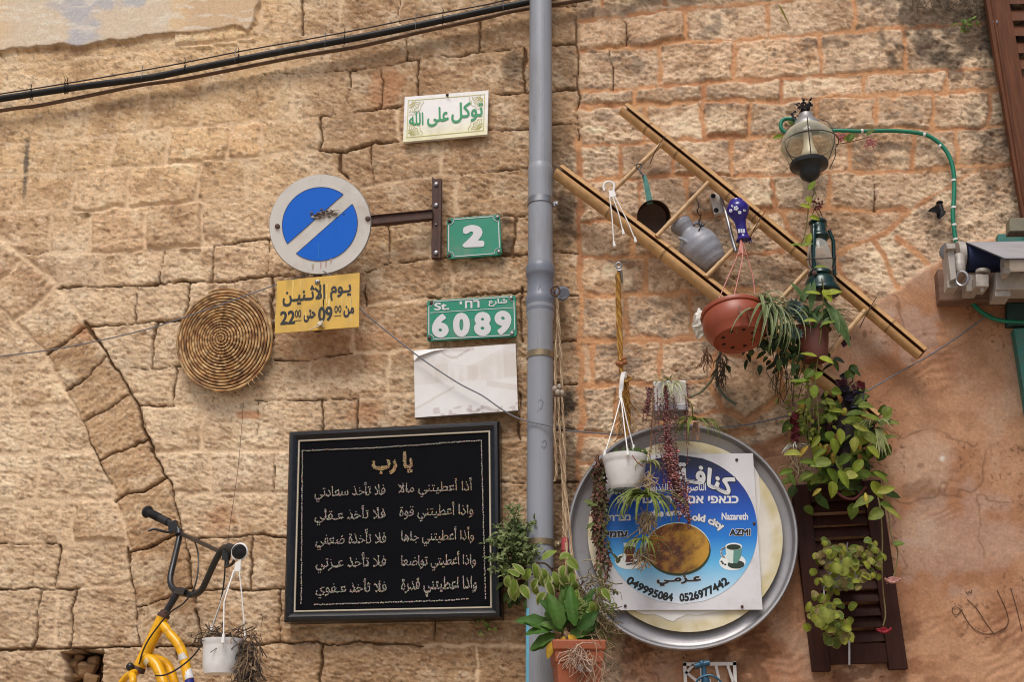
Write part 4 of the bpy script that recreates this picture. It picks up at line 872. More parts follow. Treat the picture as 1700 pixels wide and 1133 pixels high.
# empty white hanger
m_hang = mat('white_nylon', (232, 230, 226), .4, var=.05)
t = thing('plant_hanger', 'empty white plastic plant hanger with three dangling strings, hooked on the upper rung', 'plant hanger', P(1015, 330, .19))
mb = MB(); mb.tube(path([(1003, 317, .19), (1002, 309, .19), (1006, 303, .19), (1013, 302, .19), (1019, 306, .19), (1019, 314, .19), (1016, 324, .19)], 5), .0055, 8); part('hook', mb, m_hang, t)
mb = MB(); mb.prism([P(1010, 316, .197), P(1020, 316, .197), P(1023, 325, .197), P(1012, 328, .197)], .008); part('yoke', mb, m_hang, t, smooth=False, bevel=.0015)
for pts in ([(1012, 327), (1016, 360), (1019, 404)], [(1017, 326), (1027, 355), (1034, 384)], [(1020, 325), (1039, 362), (1054, 397)]):
    s_ = MB(); s_.tube(path([(a, b, .2) for a, b in pts], 5), .0028, 6); e = P(*pts[-1], .2); s_.tube([e + Vector((0, 0, .008)), e + Vector((.003, 0, -.016))], [.0045, .007], 8); part('string', s_, m_hang, t)

# saucepan
t = thing('saucepan', 'dark saucepan with a green handle hanging on the ladder', 'saucepan', P(1083, 360, .17))
mb = MB(); p = P(1084, 361, .115); ax = Vector((.10, -.92, -.38)).normalized(); k_ = 27.5 * S(1084, 361, .17)
mb.lathe([(.001, -.045), (k_ * .82, -.043), (k_ * .92, -.036), (k_ * .97, 0), (k_ * 1.0, .03), (k_ * 1.03, .032), (k_ * .97, .030), (k_ * .93, .0), (k_ * .88, -.034), (k_ * .78, -.038), (.001, -.038)], p, ax, 36); part('bowl', mb, mat('burnt_copper', (66, 44, 34), .4, .55, var=.3, vs_=12, dirt=((30, 24, 22), .7, 10)), t)
mb = MB(); pa = [(1079, 338, .15), (1077, 326, .155), (1073, 306, .165), (1069, 291, .17)]; q = path(pa, 4); vs = []
for i, a in enumerate(q): w_ = .014 - .005 * i / len(q); vs += [a + Vector((-w_, 0, -.003)), a + Vector((w_, 0, .003)), a + Vector((w_, .006, .003)), a + Vector((-w_, .006, -.003))]
mb.add(vs, [(i * 4 + k, i * 4 + (k + 1) % 4, (i + 1) * 4 + (k + 1) % 4, (i + 1) * 4 + k) for i in range(len(q) - 1) for k in range(4)] + [(0, 1, 2, 3), tuple(len(vs) - 4 + k for k in (3, 2, 1, 0))]); part('handle', mb, mat('verdigris', (84, 138, 128), .7, var=.25, vs_=30, dirt=((60, 80, 70), .5, 20)), t)
mb = MB(); mb.tube(path([(1069, 291, .178), (1064, 288, .18), (1062, 281, .178), (1066, 275, .165), (1060, 272, .17), (1056, 277, .168), (1062, 283, .17), (1068, 293, .18)], 4), .003, 6); part('hanging_loop', mb, mat('dark_wire', (60, 66, 72), .5), t)

# clay jug
m_jug = mat('glazed_stoneware', (146, 148, 156), .38, var=.22, vs_=9, bump=.003, bs=28, dirt=((110, 104, 116), .75, 9))
t = thing('clay_jug', 'bluish grey stoneware jug with a spout, lying on the ladder', 'jug', P(1165, 410, .17))
p = P(1187, 442, .085); q = P(1127, 369, .10); ax = (q - p).normalized(); H = (q - p).length; s_ = S(1165, 410, .17)
prof = [(.001, 0), (21, 0), (24, .03), (27, .10), (31.5, .22), (34.5, .36), (34, .48), (29, .60), (21, .69), (15, .75), (14.5, .79), (17, .85), (19, .91), (19, .96), (17, 1.0), (13.5, .99), (12, .93), (10, .8)]
pp = []
for i in range(len(prof) - 1):
    for k in range(3): u = k / 3; pp.append(((prof[i][0] * (1 - u) + prof[i + 1][0] * u) * s_ * (1 + .020 * math.sin(i * 5 + k * 2.1)), (prof[i][1] * (1 - u) + prof[i + 1][1] * u) * H))
mb = MB(); mb.lathe(pp, p, ax, 40); part('body', mb, m_jug, t)
mb = MB(); mb.tube(path([(1147, 408, .15), (1140, 402, .155), (1134, 398, .155), (1127, 395, .155)], 4), [.012, .011, .010, .0095, .009, .0085, .0082, .008, .008, .008, .0075, .007, .0065], 12); part('spout', mb, m_jug, t)
mb = MB(); mb.tube(path([(1150, 374, .09), (1158, 370, .08), (1166, 376, .07), (1169, 385, .07), (1166, 392, .08)], 5), .009, 10); part('handle', mb, m_jug, t)

# metal bracket with rod
t = thing('metal_bracket', 'white screwed metal plate with a grey rod on the wall behind the ladder', 'bracket', P(1195, 345, .03))
mb = MB(); mb.prism([P(1178, 323, .05), P(1196, 319, .05), P(1202, 352, .05), P(1186, 356, .05)], .03); part('plate', mb, mat('white_metal', (206, 204, 200), .4, .3, var=.12, dirt=((120, 100, 80), .5, 30)), t, smooth=False, bevel=.002)
for a in ((1184, 325), (1189, 349)): mb = MB(); bolt(mb, P(*a, .053), .011, (.03, .03, .03)); part('bolt', mb, m_black, t)
mb = MB(); mb.tube([P(1197, 325, .06), P(1207, 362, .12), P(1218, 405, .165), P(1222, 418, .17)], .008, 10); part('rod', mb, m_steel, t)

# blue painted vase hung upside down
t = thing('blue_vase', 'cobalt blue vase with white flowers hanging below the upper rail', 'vase', P(1228, 365, .2))
mb = MB(); rows = [(1.0, 333), (11, 333), (12, 336), (16, 340), (19, 346), (18.5, 352), (14, 359), (10, 366), (8.4, 374), (8, 384), (9, 391), (10.5, 394), (13, 397), (10, 398), (1, 398)]
q0 = P(1235, 400, .20); q1 = P(1222, 334, .21); ax = (q1 - q0).normalized(); L_ = (q1 - q0).length; s_ = S(1228, 365, .2)
mb.lathe([(r * s_, (398 - y) / 64 * L_) for r, y in rows][::-1], q0, ax, 28, lin((40, 28, 124)))
mb2 = MB()
for (x, y, r) in ((1222, 346, 4.2), (1213, 350, 3), (1232, 341, 3), (1228, 353, 3), (1236, 349, 2.6), (1216, 342, 2.4)):
    for k in range(5): a = 2 * math.pi * k / 5; mb2.sphere(P(x + r * .6 * math.cos(a), y + r * .6 * math.sin(a), .205 + .0026 * math.sqrt(max(9, 19 ** 2 - (x + r * .6 * math.cos(a) - 1224) ** 2 - (y - 346) ** 2 * .6))), r * .0013, 6, 4, (1, .6, 1))
for x in (1227, 1231, 1235):
    mb2.box(P(x, 384, .222), (.004, 0, 0), (0, .004, 0), (0, 0, .009))
part('body', mb, vmat('cobalt_glaze', .18, .15, 25), t); part('white_pattern', mb2, mat('white_glaze', (200, 200, 214), .25), t)
mb = MB()
for a, b in ((-8, 8), (-3, 7), (3, 7), (8, 9), (11, 8)): q = P(1235 + a, 397, .2); mb.tube([q, q + Vector((a * .0004, -.004, -b * .0026))], [.004, .0015], 6, True)
part('lip_points', mb, mat('dark_cobalt', (36, 30, 104), .25), t)

# globe wall lamp
m_dkmetal = mat('dark_lamp_metal', (40, 44, 48), .42, .3, var=.25, dirt=((92, 88, 84), .35, 16)); m_zinc = mat('zinc_cap', (150, 150, 150), .45, .55, var=.15, dirt=((112, 100, 84), .4, 12))
t = thing('globe_lamp', 'glass globe lantern in a wire cage with a dark metal base, upper right', 'lamp', P(1345, 245, .27)); D_ = .27; LX = 1345
mb = MB(); vl(mb, LX - 5, D_, [(6, 188), (11, 190), (13, 195), (16, 201), (20, 204), (23.5, 210), (24, 214), (22, 216)]); part('cap', mb, m_zinc, t)
g = [(24, 211)] + [(44 * math.sin(a) ** .92, 241 - 34 * math.cos(a)) for a in np.linspace(.62, 2.6, 16)]; mb = MB(); vl(mb, LX, D_, g, 44); part('glass_globe', mb, glass_mat('smoky_glass', (206, 202, 180), .86), t)
mb = MB(); vl(mb, LX + 1, D_, [(22, 268), (30, 270), (32, 273), (31, 277), (20, 281), (17.5, 284), (17.5, 289), (14, 295), (8, 299), (3, 302), (.5, 303)]); part('base', mb, m_dkmetal, t)
mb = MB(); vl(mb, LX, D_, [(.5, 220), (7, 222), (7.5, 232), (9, 244), (13, 255), (14, 260), (10, 268)]); part('bulb', mb, mat('opal_bulb', (232, 226, 206), .3, var=.02), t)
mb = MB(); c0 = P(LX, 241, D_); s_ = S(LX, 241, D_); zt = zat(LX, 207, D_) - c0.z; zb = zat(LX, 276, D_) - c0.z
ring = [c0 + Vector((46 * s_ * math.cos(2 * math.pi * k / 40), 46 * s_ * math.sin(2 * math.pi * k / 40), .004)) for k in range(41)]; mb.tube(ring, .0024, 5, False)
for k in range(6):
    a = R(20 + 60 * k); pts = [c0 + Vector((r * s_ * math.cos(a), r * s_ * math.sin(a), z)) for r, z in ((24, zt), (36, zt * .75), (44, zt * .35), (46.5, .0), (44, zb * .4), (36, zb * .8), (31, zb))]; mb.tube(pts, .0022, 5)
part('wire_cage', mb, mat('cage_wire', (70, 66, 62), .5, .4), t)
mb = MB(); mb.tube(path([(1338, 192, .27), (1336, 180, .2), (1330, 186, .1), (1328, 196, .0)], 5), .008, 8); part('wall_arm', mb, m_dkmetal, t)
mb = MB(); p = P(1334, 186, .25)
for k in range(60): q = p + Vector((random.gauss(.004, .016), random.gauss(0, .012), abs(random.gauss(.0, .03)))); mb.leaf(q, (random.uniform(-1, 1), random.uniform(-1, 0), random.uniform(0, 1.2)), (random.uniform(-1, 1), -1, 0), random.uniform(.012, .026), .010, .8, .3, lin((34, 30, 32)))
for k in range(14): q = P(1319, 194, .1) + Vector((random.gauss(0, .008), random.gauss(0, .01), random.gauss(0, .01))); mb.leaf(q, (random.uniform(-1, 1), -.5, random.uniform(-1, 1)), (0, -1, .2), .016, .010, .6, .3, lin((44, 40, 52)))
tag(link_mesh('dried_flower', mb, m_dry), 'blackened dried flower head stuck on top of the globe lamp', 'dried flower')

# green hose with clips
m_hose = mat('green_hose', (8, 120, 92), .42, var=.12, vs_=10)
t = thing('green_hose', 'bright green hose clipped to the wall, looping behind the globe lamp', 'hose', P(1500, 220, .03))
mb = MB(); mb.tube(path([(1345, 214, .06), (1325, 203, .05), (1312, 197, .045), (1300, 199, .04), (1296, 208, .04), (1301, 218, .04), (1318, 224, .04), (1345, 222, .04), (1385, 217, .035), (1430, 218, .035), (1480, 217, .035), (1530, 222, .035), (1556, 235, .035), (1574, 256, .035), (1583, 285, .035), (1584, 320, .035), (1582, 360, .035), (1587, 402, .035), (1595, 450, .03), (1610, 494, .03), (1622, 512, .03), (1642, 526, .035), (1664, 533, .04), (1700, 536, .04)], 8), .0095, 12); part('hose', mb, m_hose, t)
for (x, y, a) in ((1431, 218, 90), (1534, 224, 100), (1560, 243, 140), (1583, 300, 178), (1583, 345, 180), (1584, 374, 175), (1586, 398, 172)):
    v_ = Vector((math.sin(R(a)), 0, math.cos(R(a)))); q = P(x, y, .035); mb = MB(); mb.tube([q - v_ * .005, q + v_ * .005], .0118, 10); part('clip', mb, m_white, t)
mb = MB(); p = P(1560, 352, .03); mb.tube([p + Vector((.0, .02, .035)), p + Vector((.0, -.02, .03)), p + Vector((.004, -.02, -.005)), p + Vector((-.012, -.015, -.035))], [.014, .011, .012, .010], 8)
mb.leaf(p + Vector((.0, -.02, -.02)), (-1, -.2, .4), (0, -1, .3), .06, .045, .5, .4, lin((24, 24, 26))); mb.leaf(p + Vector((.0, -.03, -.005)), (-.4, -.3, -1), (0, -1, 0), .05, .04, .5, .4, lin((24, 24, 26))); mb.sphere(p + Vector((.0, -.02, .036)), .016, 8, 6, (1, 1, .5))
tag(link_mesh('wall_hook', mb, m_black), 'black plastic hook fixed to the stone left of the green hose', 'hook')

# green hurricane lantern
m_green = mat('dark_green_enamel', (10, 48, 46), .25, .2, var=.3, vs_=12, dirt=((14, 30, 30), .6, 9)); D_ = .25; LX = 1362
t = thing('hurricane_lantern', 'dark green hurricane lantern hanging in front of the upper bamboo rail', 'lantern', P(LX, 430, D_))
mb = MB(); vl(mb, LX - 1, D_, [(1, 366), (12, 366), (15, 369), (15, 371), (12, 373), (13, 376), (13.5, 388), (14, 389), (17, 392), (17.5, 395), (16, 396), (12, 400), (12, 404)]); part('chimney', mb, m_green, t)
mb = MB(); vl(mb, LX + 1, D_, [(12, 400), (15, 405), (19, 420), (20.5, 434), (19, 444), (15, 453)], 32); part('glass_globe', mb, glass_mat('hazy_glass', (206, 204, 194), .78), t)
mb = MB(); vl(mb, LX + 3, D_, [(12, 450), (19, 453), (20, 457), (17, 460), (22, 463), (25, 468), (26, 476), (30, 481), (31, 486), (29, 489), (26, 489.5), (.5, 489)]); part('tank', mb, m_green, t)
mb = MB(); s_ = S(LX, 420, D_); mb.tube([P(1350, 378, D_) + Vector((0, -.02, 0)), P(1349, 392, D_) + Vector((0, -.035, 0)), P(1349, 420, D_) + Vector((0, -.035, 0)), P(1350, 452, D_) + Vector((0, -.035, 0)), P(1354, 462, D_) + Vector((0, -.03, 0))], .0105, 10); mb.tube([P(1378, 378, D_) + Vector((0, .03, 0)), P(1385, 395, D_) + Vector((0, .03, 0)), P(1387, 452, D_) + Vector((0, .03, 0))], .0085, 10); part('side_tube', mb, m_green, t)
mb = MB(); c0 = P(LX + 1, 430, D_); ax2 = Vector((.1, .25, 1)).normalized()
ring = [c0 + Vector((24 * s_ * math.cos(2 * math.pi * k / 32), 26 * s_ * math.sin(2 * math.pi * k / 32), .028 * math.sin(2 * math.pi * k / 32))) for k in range(33)]; mb.tube(ring, .0024, 5, False)
mb.tube(path([(1345, 418, .32), (1344, 436, .31), (1352, 452, .30)], 5), .0022, 5); mb.tube(path([(1388, 424, .28), (1386, 442, .28), (1376, 455, .28)], 5), .0022, 5); part('globe_guard', mb, m_rust, t)
mb = MB(); mb.tube(path([(1352, 377, .27), (1348, 362, .26), (1355, 342, .26), (1362, 352, .26), (1367, 366, .26), (1374, 377, .24)], 6), .002, 5); mb.lathe([(.001, .0), (.01, .003), (.01, .012), (.001, .016)], P(1352, 455, .30), (0, -1, 0), 10, (.2, .02, .03)); part('bail_handle', mb, m_rust, t)

# awning gear, bar and rolled cloth at the right edge
m_al = mat('dirty_grey_paint', (168, 160, 152), .5, .1, var=.15, vs_=20, dirt=((104, 94, 84), .6, 22))
m_wood = mat('weathered_board', (112, 84, 66), .85, var=.3, vs_=14, bump=.0015, bs=40, stretch=(.15, 1, 2.4), dirt=((150, 126, 104), .5, 12))
mb = MB(); mb.prism([P(1556, 447, .075), P(1860, 436, .075), P(1870, 494, .075), P(1560, 500, .075)], .07); tag(link_mesh('wooden_board', mb, m_wood, smooth=False, bevel=.004), 'weathered wooden board fixed to the wall behind the awning arm', 'board')
t = thing('folded_awning', 'rolled blue awning with grey gear, crank ring and folded arm at the right edge', 'awning', P(1640, 450, .2))
def pbox(x0, y0, x1, y1, d, th, sk=0): return [P(x0, y0, d), P(x1, y0 - sk, d), P(x1, y1 - sk, d), P(x0, y1, d)], th
def bx(*a, **k): q, th = pbox(*a, **k); m_ = MB(); m_.prism(q, th); return m_
part('cloth_roll', MB().tube([P(1603, 428, .18), P(1900, 424, .18)], .066, 24), mat('navy_cloth', (30, 44, 84), .8, var=.3, vs_=20), t)
mb = MB(); mb.add([P(1604, 402, .235), P(1900, 398, .235), P(1900, 428, .42), P(1668, 429, .42)], [(0, 1, 2, 3)]); mb.add([P(1604, 404, .232), P(1900, 400, .232), P(1900, 430, .417), P(1668, 431, .417)], [(3, 2, 1, 0)]); part('cloth_flap', mb, mat('faded_canvas', (150, 146, 148), .85, var=.25, vs_=5, dirt=((110, 98, 92), .6, 7), stretch=(.3, 1, 1)), t)
mb = MB(); mb.tube([P(1588, 425, .20), P(1600, 425, .20)], .062, 20); mb.prism([P(1572, 408, .30), P(1583, 404, .30), P(1588, 462, .30), P(1578, 466, .30)], .10); mb.box(P(1577, 412, .30), (.018, 0, 0), (0, .02, 0), (0, 0, .012)); part('end_bracket', mb, m_al, t, bevel=.002)
mb = MB(); mb.lathe([(.001, .006), (.030, .005), (.035, 0), (.03, -.03)], P(1570, 417, .24), (-.8, -.6, 0), 20); part('end_disc', mb, m_steel, t)
mb = MB(); mb.tube([P(1592, 428, .25), P(1592, 440, .27), P(1594, 446, .28), P(1595, 452, .28)], [.026, .026, .022, .018], 14); part('gear_box', mb, m_al, t)
mb = MB(); c0 = P(1597, 463, .30); mb.tube([c0 + Vector((.021 * math.cos(q), -.012 * math.cos(q), .031 * math.sin(q))) for q in np.linspace(0, 2 * math.pi, 21)], .0062, 8, False); part('crank_ring', mb, m_steel, t)
mb = bx(1573, 456, 1590, 478, .27, .07); part('bracket_foot', mb, m_al, t, smooth=False, bevel=.003)
mb = bx(1604, 456, 1625, 484, .20, .08); mb.prism([P(1620, 455, .27), P(1642, 455, .27), P(1642, 476, .27), P(1620, 476, .27)], .09); mb.tube([P(1632, 449, .25), P(1632, 455, .25)], .03, 14); mb.tube([P(1630, 476, .25), P(1630, 486, .25)], [.016, .006], 10); part('arm_joint', mb, m_al, t, bevel=.003)
mb = bx(1653, 452, 1900, 481, .28, .10, sk=3); part('folding_arm', mb, m_al, t, smooth=False, bevel=.003)
mb = bx(1652, 480, 1678, 492, .27, .09); part('arm_end', mb, m_al, t, smooth=False, bevel=.002)
part('front_bar', MB().tube([P(1669, 440, .34), P(1900, 434, .34)], .030, 20), mat('white_painted_bar', (232, 232, 234), .3, var=.04, dirt=((160, 155, 150), .3, 20)), t)
mb = MB(); mb.tube([P(1664, 440, .34), P(1672, 440, .34)], .034, 20); mb.box(P(1668, 454, .33), (.012, 0, 0), (0, .03, 0), (0, 0, .012)); part('bar_end', mb, m_al, t)
mb = bx(1676, 362, 1900, 384, .22, .06, sk=3); tag(link_mesh('metal_box_beam', mb, mat('olive_metal', (122, 116, 96), .5, .2, var=.2, dirt=((80, 70, 58), .5, 20)), smooth=False, bevel=.003), 'olive grey square metal tube above the rolled awning', 'beam')
m_teal = mat('teal_paint', (52, 118, 108), .6, var=.22, vs_=20, dirt=((120, 100, 78), .55, 14))
mb = bx(1657, 388, 1900, 405, .05, .05); tag(link_mesh('teal_lintel', mb, m_teal, smooth=False, bevel=.003), 'teal painted lintel strip just above the awning cloth', 'lintel')
t = thing('teal_window_frame', 'teal painted window frame at the far right edge below the awning', 'window frame', P(1700, 560, .03))
q = P(1683, 545, .06); zb = .9; mb = MB(); mb.box((q.x + .06, -.02, (q.z + zb) / 2), (.06, 0, 0), (0, .04, 0), (0, 0, (q.z - zb) / 2)); part('post', mb, m_teal, t, smooth=False, bevel=.004)
mb = bx(1672, 503, 1900, 541, .045, .05); part('dark_rail', mb, mat('dark_teal_paint', (34, 66, 64), .6, var=.25, dirt=((20, 30, 30), .5, 12)), t, smooth=False, bevel=.003)

# shutters
def shutter(name, label, tl, tr, bl, br, d, nsl, m_, cat='shutter', wst=.075, hole=True, tilt=1):
    f = quad([tl, tr, br, bl], d); t = thing(name, label, cat, f(.5, .5)); W = (f(1, .5) - f(0, .5)).length; Hh = (f(.5, 1) - f(.5, 0)).length
    th = .034; su = wst / W; sv = .075 / Hh
    for (u0, u1) in ((0, su), (1 - su, 1)): mb = MB(); mb.prism([f(u0, 0), f(u1, 0), f(u1, 1), f(u0, 1)], th); part('stile', mb, m_, t, smooth=False, bevel=.003)
    for (v0, v1) in ((1 - sv, 1), (.035, .035 + sv)): mb = MB(); mb.prism([f(su, v0, -.003), f(1 - su, v0, -.003), f(1 - su, v1, -.003), f(su, v1, -.003)], th - .006); part('cross_rail', mb, m_, t, smooth=False, bevel=.002)
    v0, v1 = .035 + sv, 1 - sv
    for k in range(nsl):
        v = v0 + (v1 - v0) * (k + .5) / nsl; hv_ = (v1 - v0) / nsl * .40; j1, j2 = random.gauss(0, .003), random.gauss(0, .003)
        a, b = f(su, v - hv_ + j1), f(1 - su, v - hv_ + j2); a2, b2 = f(su, v + hv_ + j1), f(1 - su, v + hv_ + j2)
        mb = MB(); mb.prism([a + Vector((0, .003, 0)), b + Vector((0, .003, 0)), b2 + Vector((0, .022 * tilt + .003, 0)), a2 + Vector((0, .022 * tilt + .003, 0))], .007, dirv=(0, .6, .8)); part('slat', mb, m_, t, smooth=False, bevel=.0015)
    return t
m_sh1 = mat('old_brown_shutter', (98, 58, 36), .65, spec=.2, var=.5, vs_=14, bump=.0012, bs=50, stretch=(3, 1, .25), dirt=((62, 40, 32), .7, 9))
t = shutter('wooden_shutter', 'worn brown louvred shutter in the top right corner of the wall', (1593, -260), (1960, -260), (1699, 368), (2090, 360), .10, 21, m_sh1, wst=.105)
for y, x in ((36, 1653), ):
    mb = MB(); mb.lathe([(.001, .004), (.006, .004), (.011, .002), (.012, -.002)], P(x, y, .101), (0, -1, 0), 12); part('screw', mb, m_steel, t)
mb = MB(); a = P(1633, -40, .104); b = P(1697, 340, .104); mb.tube([a + Vector((.018, 0, 0)), b + Vector((.012, 0, 0))], .006, 6); part('edge_bead', mb, m_sh1, t)
m_sh2 = mat('dark_brown_shutter', (54, 27, 19), .6, spec=.18, var=.35, vs_=14, bump=.0008, bs=50, stretch=(3, 1, .3), dirt=((30, 18, 16), .6, 8))
shutter('wooden_shutter', 'narrow dark brown louvred shutter mounted low on the orange plaster', (1313, 806), (1462, 797), (1349, 1116), (1508, 1112), .055, 11, m_sh2, wst=.072)

# ================================================================== THE ROUND TRAY SIGN
D_ = .10; tcx, tcy = 1131, 888; s_ = S(tcx, tcy, D_); Rt = 189 * s_; tc_ = P(tcx, tcy, D_)
t = thing('metal_tray', 'big round aluminium tray hung on the wall behind the blue sweet shop sign', 'tray', P(tcx, 1076, .05))
m_alu = mat('dull_aluminium', (168, 166, 168), .4, .5, var=.12, vs_=6, bump=.0006, bs=10, dirt=((126, 118, 112), .4, 9))
mb = MB(); mb.lathe([(.001, -.012), (Rt * .93, -.012), (Rt * .955, -.004), (Rt * .965, .022), (Rt * .975, .030), (Rt * .99, .031), (Rt * 1.0, .024), (Rt * 1.0, .014), (Rt * .985, -.03), (.001, -.03)], tc_, (0, -1, 0), 96); part('dish', mb, m_alu, t)
mb = MB(); R2 = Rt * .845; ce = P(1136, 888, D_); vs = [ce + Vector((0, -.0135, 0))]; cc = [lin((222, 212, 186))]
for rr in (.5, .86, .93, 1):
    for k in range(72):
        a = 2 * math.pi * k / 72; vs.append(ce + Vector((math.cos(a) * R2 * rr, -.0135, math.sin(a) * R2 * rr))); cc.append(lin((210, 204, 194)) if rr < .9 else lin(random.choice([(206, 194, 154), (212, 202, 172), (200, 186, 142)])))
mb.add(vs, [(0, 1 + k, 1 + (k + 1) % 72) for k in range(72)] + [(1 + i * 72 + k, 1 + (i + 1) * 72 + k, 1 + (i + 1) * 72 + (k + 1) % 72, 1 + i * 72 + (k + 1) % 72) for i in range(3) for k in range(72)], cc); part('old_paper', mb, vmat('old_paper', .7, .12, 8, dirt=((232, 226, 214), .6, 6)), t)
mb = MB()
tear = [(1052, 1011), (1058, 1017), (1072, 1021), (1086, 1020), (1096, 1024), (1108, 1030), (1118, 1033), (1124, 1028), (1140, 1021), (1160, 1022), (1180, 1018), (1206, 1014), (1206, 1008), (1052, 1006)]; mb.add([P(x, y, D_ + .0155) for x, y in tear], [tuple(range(len(tear)))], lin((228, 226, 222)))
tear = [(1249, 770), (1260, 790), (1262, 830), (1258, 880), (1262, 930), (1263, 980), (1255, 1000), (1249, 960), (1248, 850)]; mb.add([P(x, y, D_ + .0153) for x, y in tear], [tuple(range(len(tear)))], lin((218, 214, 208))); part('torn_paper', mb, m_letter, t, smooth=False)

c = [(997, 757), (1250, 753), (1266, 1013), (1002, 1014)]; d = .128; f = quad(c, d)
t = thing('shop_sign', 'square white and blue sweet shop sign with Arabic, Hebrew and English on the round tray', 'sign', f(.5, .5))
mb = MB(); mb.prism([f(0, 0), f(1, 0), f(1, 1), f(0, 1)], .005, lin((214, 213, 216))); part('panel', mb, m_print, t, smooth=False)
d += .0015; ecx, ecy = 1128, 880; n = 64; vs = []; cc = []
def sky_(v):   # printed blend, deep navy to pale blue to white
    st_ = [(0, (222, 226, 232)), (.10, (178, 214, 236)), (.28, (92, 178, 226)), (.45, (10, 118, 206)), (.62, (8, 80, 180)), (.80, (12, 44, 132)), (.93, (14, 22, 62)), (1, (12, 14, 34))]
    for (a, ca_), (b, cb_) in zip(st_[:-1], st_[1:]):
        if v <= b: u = (v - a) / (b - a); return tuple(x + (y - x) * u for x, y in zip(lin(ca_), lin(cb_)))
    return lin(st_[-1][1])
rows = 44
for i in range(rows + 1):
    v = i / rows; y = ecy + 124 - 248 * v; hw_ = 128 * math.sqrt(max(0, 1 - ((y - ecy) / 124) ** 2))
    for k in range(9): vs.append(P(ecx + 3 * (1 - v) + hw_ * (k / 4 - 1), y, d)); cc.append(sky_(v))
mb = MB(); mb.add(vs, [(i * 9 + k, i * 9 + k + 1, (i + 1) * 9 + k + 1, (i + 1) * 9 + k) for i in range(rows) for k in range(8)], cc); part('blue_oval', mb, m_letter, t, smooth=False)
def ell(cx_, cy_, rx, ry, d_, col, n=40, jit=0): 
    m_ = MB(); m_.add([P(cx_ + rx * (1 + random.uniform(-jit, jit)) * math.cos(2 * math.pi * k / n), cy_ - ry * (1 + random.uniform(-jit, jit)) * math.sin(2 * math.pi * k / n), d_) for k in range(n)], [tuple(range(n))], col); return m_
mb = ell(1125, 912, 55, 44, d + .0005, lin((206, 214, 200))); mb.v += []; q = ell(1126, 914, 54, 43, d + .0008, lin((44, 58, 28))); o = len(mb.v); mb.add(q.v, q.f, q.c)
vs = []; cc = []
for i in range(25):
    for k in range(25):
        u = i / 24 * 2 - 1; v = k / 24 * 2 - 1; r = math.hypot(u, v); m_ = max(abs(u), abs(v)); g_ = m_ / r if r else 1
        x = u * g_; y = v * g_; vs.append(P(1125 + 52.5 * x, 911 - 41.5 * y, d + .0012)); nn = float(fbm(np.array(x * 5. + 3), np.array(y * 5.), 9, 4)); yl = min(1, max(0, .30 + .8 * (x * .7 + r * .5 - .35) + nn))
        cc.append(tuple(np.array(lin((112, 54, 16))) * (1 - yl) * (1 + nn) + np.array(lin((190, 142, 40))) * yl))
mb.add(vs, [(i * 25 + k, (i + 1) * 25 + k, (i + 1) * 25 + k + 1, i * 25 + k + 1) for i in range(24) for k in range(24)], cc)
for k in range(160):
    a = random.uniform(0, 6.28); r = math.sqrt(random.random()) * .8; x = 1125 + 52 * r * math.cos(a); y = 911 - 41 * r * math.sin(a); z = random.uniform(.5, 1.2); mb.add([P(x - z, y, d + .0015), P(x, y + z, d + .0015), P(x + z * 1.3, y, d + .0015), P(x, y - z, d + .0015)], [(0, 1, 2, 3)], lin(random.choice([(120, 120, 50), (180, 150, 90), (70, 26, 10), (150, 100, 40)])))
part('printed_plate', mb, m_letter, t, smooth=False)
def lay(mb, pts, col, k=0): mb.add([P(x, y, d + .0006 + .0004 * k) for x, y in pts], [tuple(range(len(pts)))], col)
def oval(cx_, cy_, rx, ry, a0=0, a1=360, n=24): return [(cx_ + rx * math.cos(R(a0 + (a1 - a0) * k / n)), cy_ - ry * math.sin(R(a0 + (a1 - a0) * k / n))) for k in range(n)]
wh = lin((226, 230, 228)); mb = MB(); lay(mb, oval(1216, 934, 22, 14), wh, 0); lay(mb, oval(1222, 938, 14, 7), lin((36, 52, 40)), 1); lay(mb, [(1204, 908), (1232, 908), (1230, 924), (1224, 936), (1212, 936), (1206, 926)], lin((206, 218, 212)), 2); lay(mb, [(1218, 912), (1232, 910), (1230, 925), (1224, 936), (1217, 936)], lin((92, 140, 128)), 3); lay(mb, oval(1218, 908, 14, 6), wh, 4); lay(mb, oval(1218, 909, 12, 4.6), lin((28, 44, 24)), 5)
hp_ = oval(1203, 918, 6, 8, 60, 300, 14); line(mb, [P(x, y, d + .0018) for x, y in hp_], .006, wh)
for x, y in ((1200, 936), (1204, 938), (1198, 933)): lay(mb, oval(x, y, 2, 1.4), lin((20, 16, 14)), 2)
part('printed_coffee_cup', mb, m_letter, t, smooth=False)
mb = MB(); lay(mb, oval(1045, 932, 24, 14), wh, 0); lay(mb, [(1035, 902), (1054, 902), (1053, 918), (1051, 924), (1054, 935), (1038, 935), (1040, 924), (1037, 918)], lin((206, 214, 214)), 1); lay(mb, [(1036, 910), (1054, 910), (1053, 918), (1051, 924), (1054, 934), (1038, 934), (1040, 924), (1037, 918)], lin((92, 36, 16)), 2); lay(mb, oval(1045, 910, 9, 2.4), lin((54, 22, 12)), 3); line(mb, [P(1040, 938, d + .002), P(1054, 936, d + .002), P(1060, 931, d + .002)], .006, lin((70, 60, 54)))
line(mb, [P(1040, 922, d + .0022), P(1051, 922, d + .0022)], .005, lin((190, 150, 60))); part('printed_tea_glass', mb, m_letter, t, smooth=False)
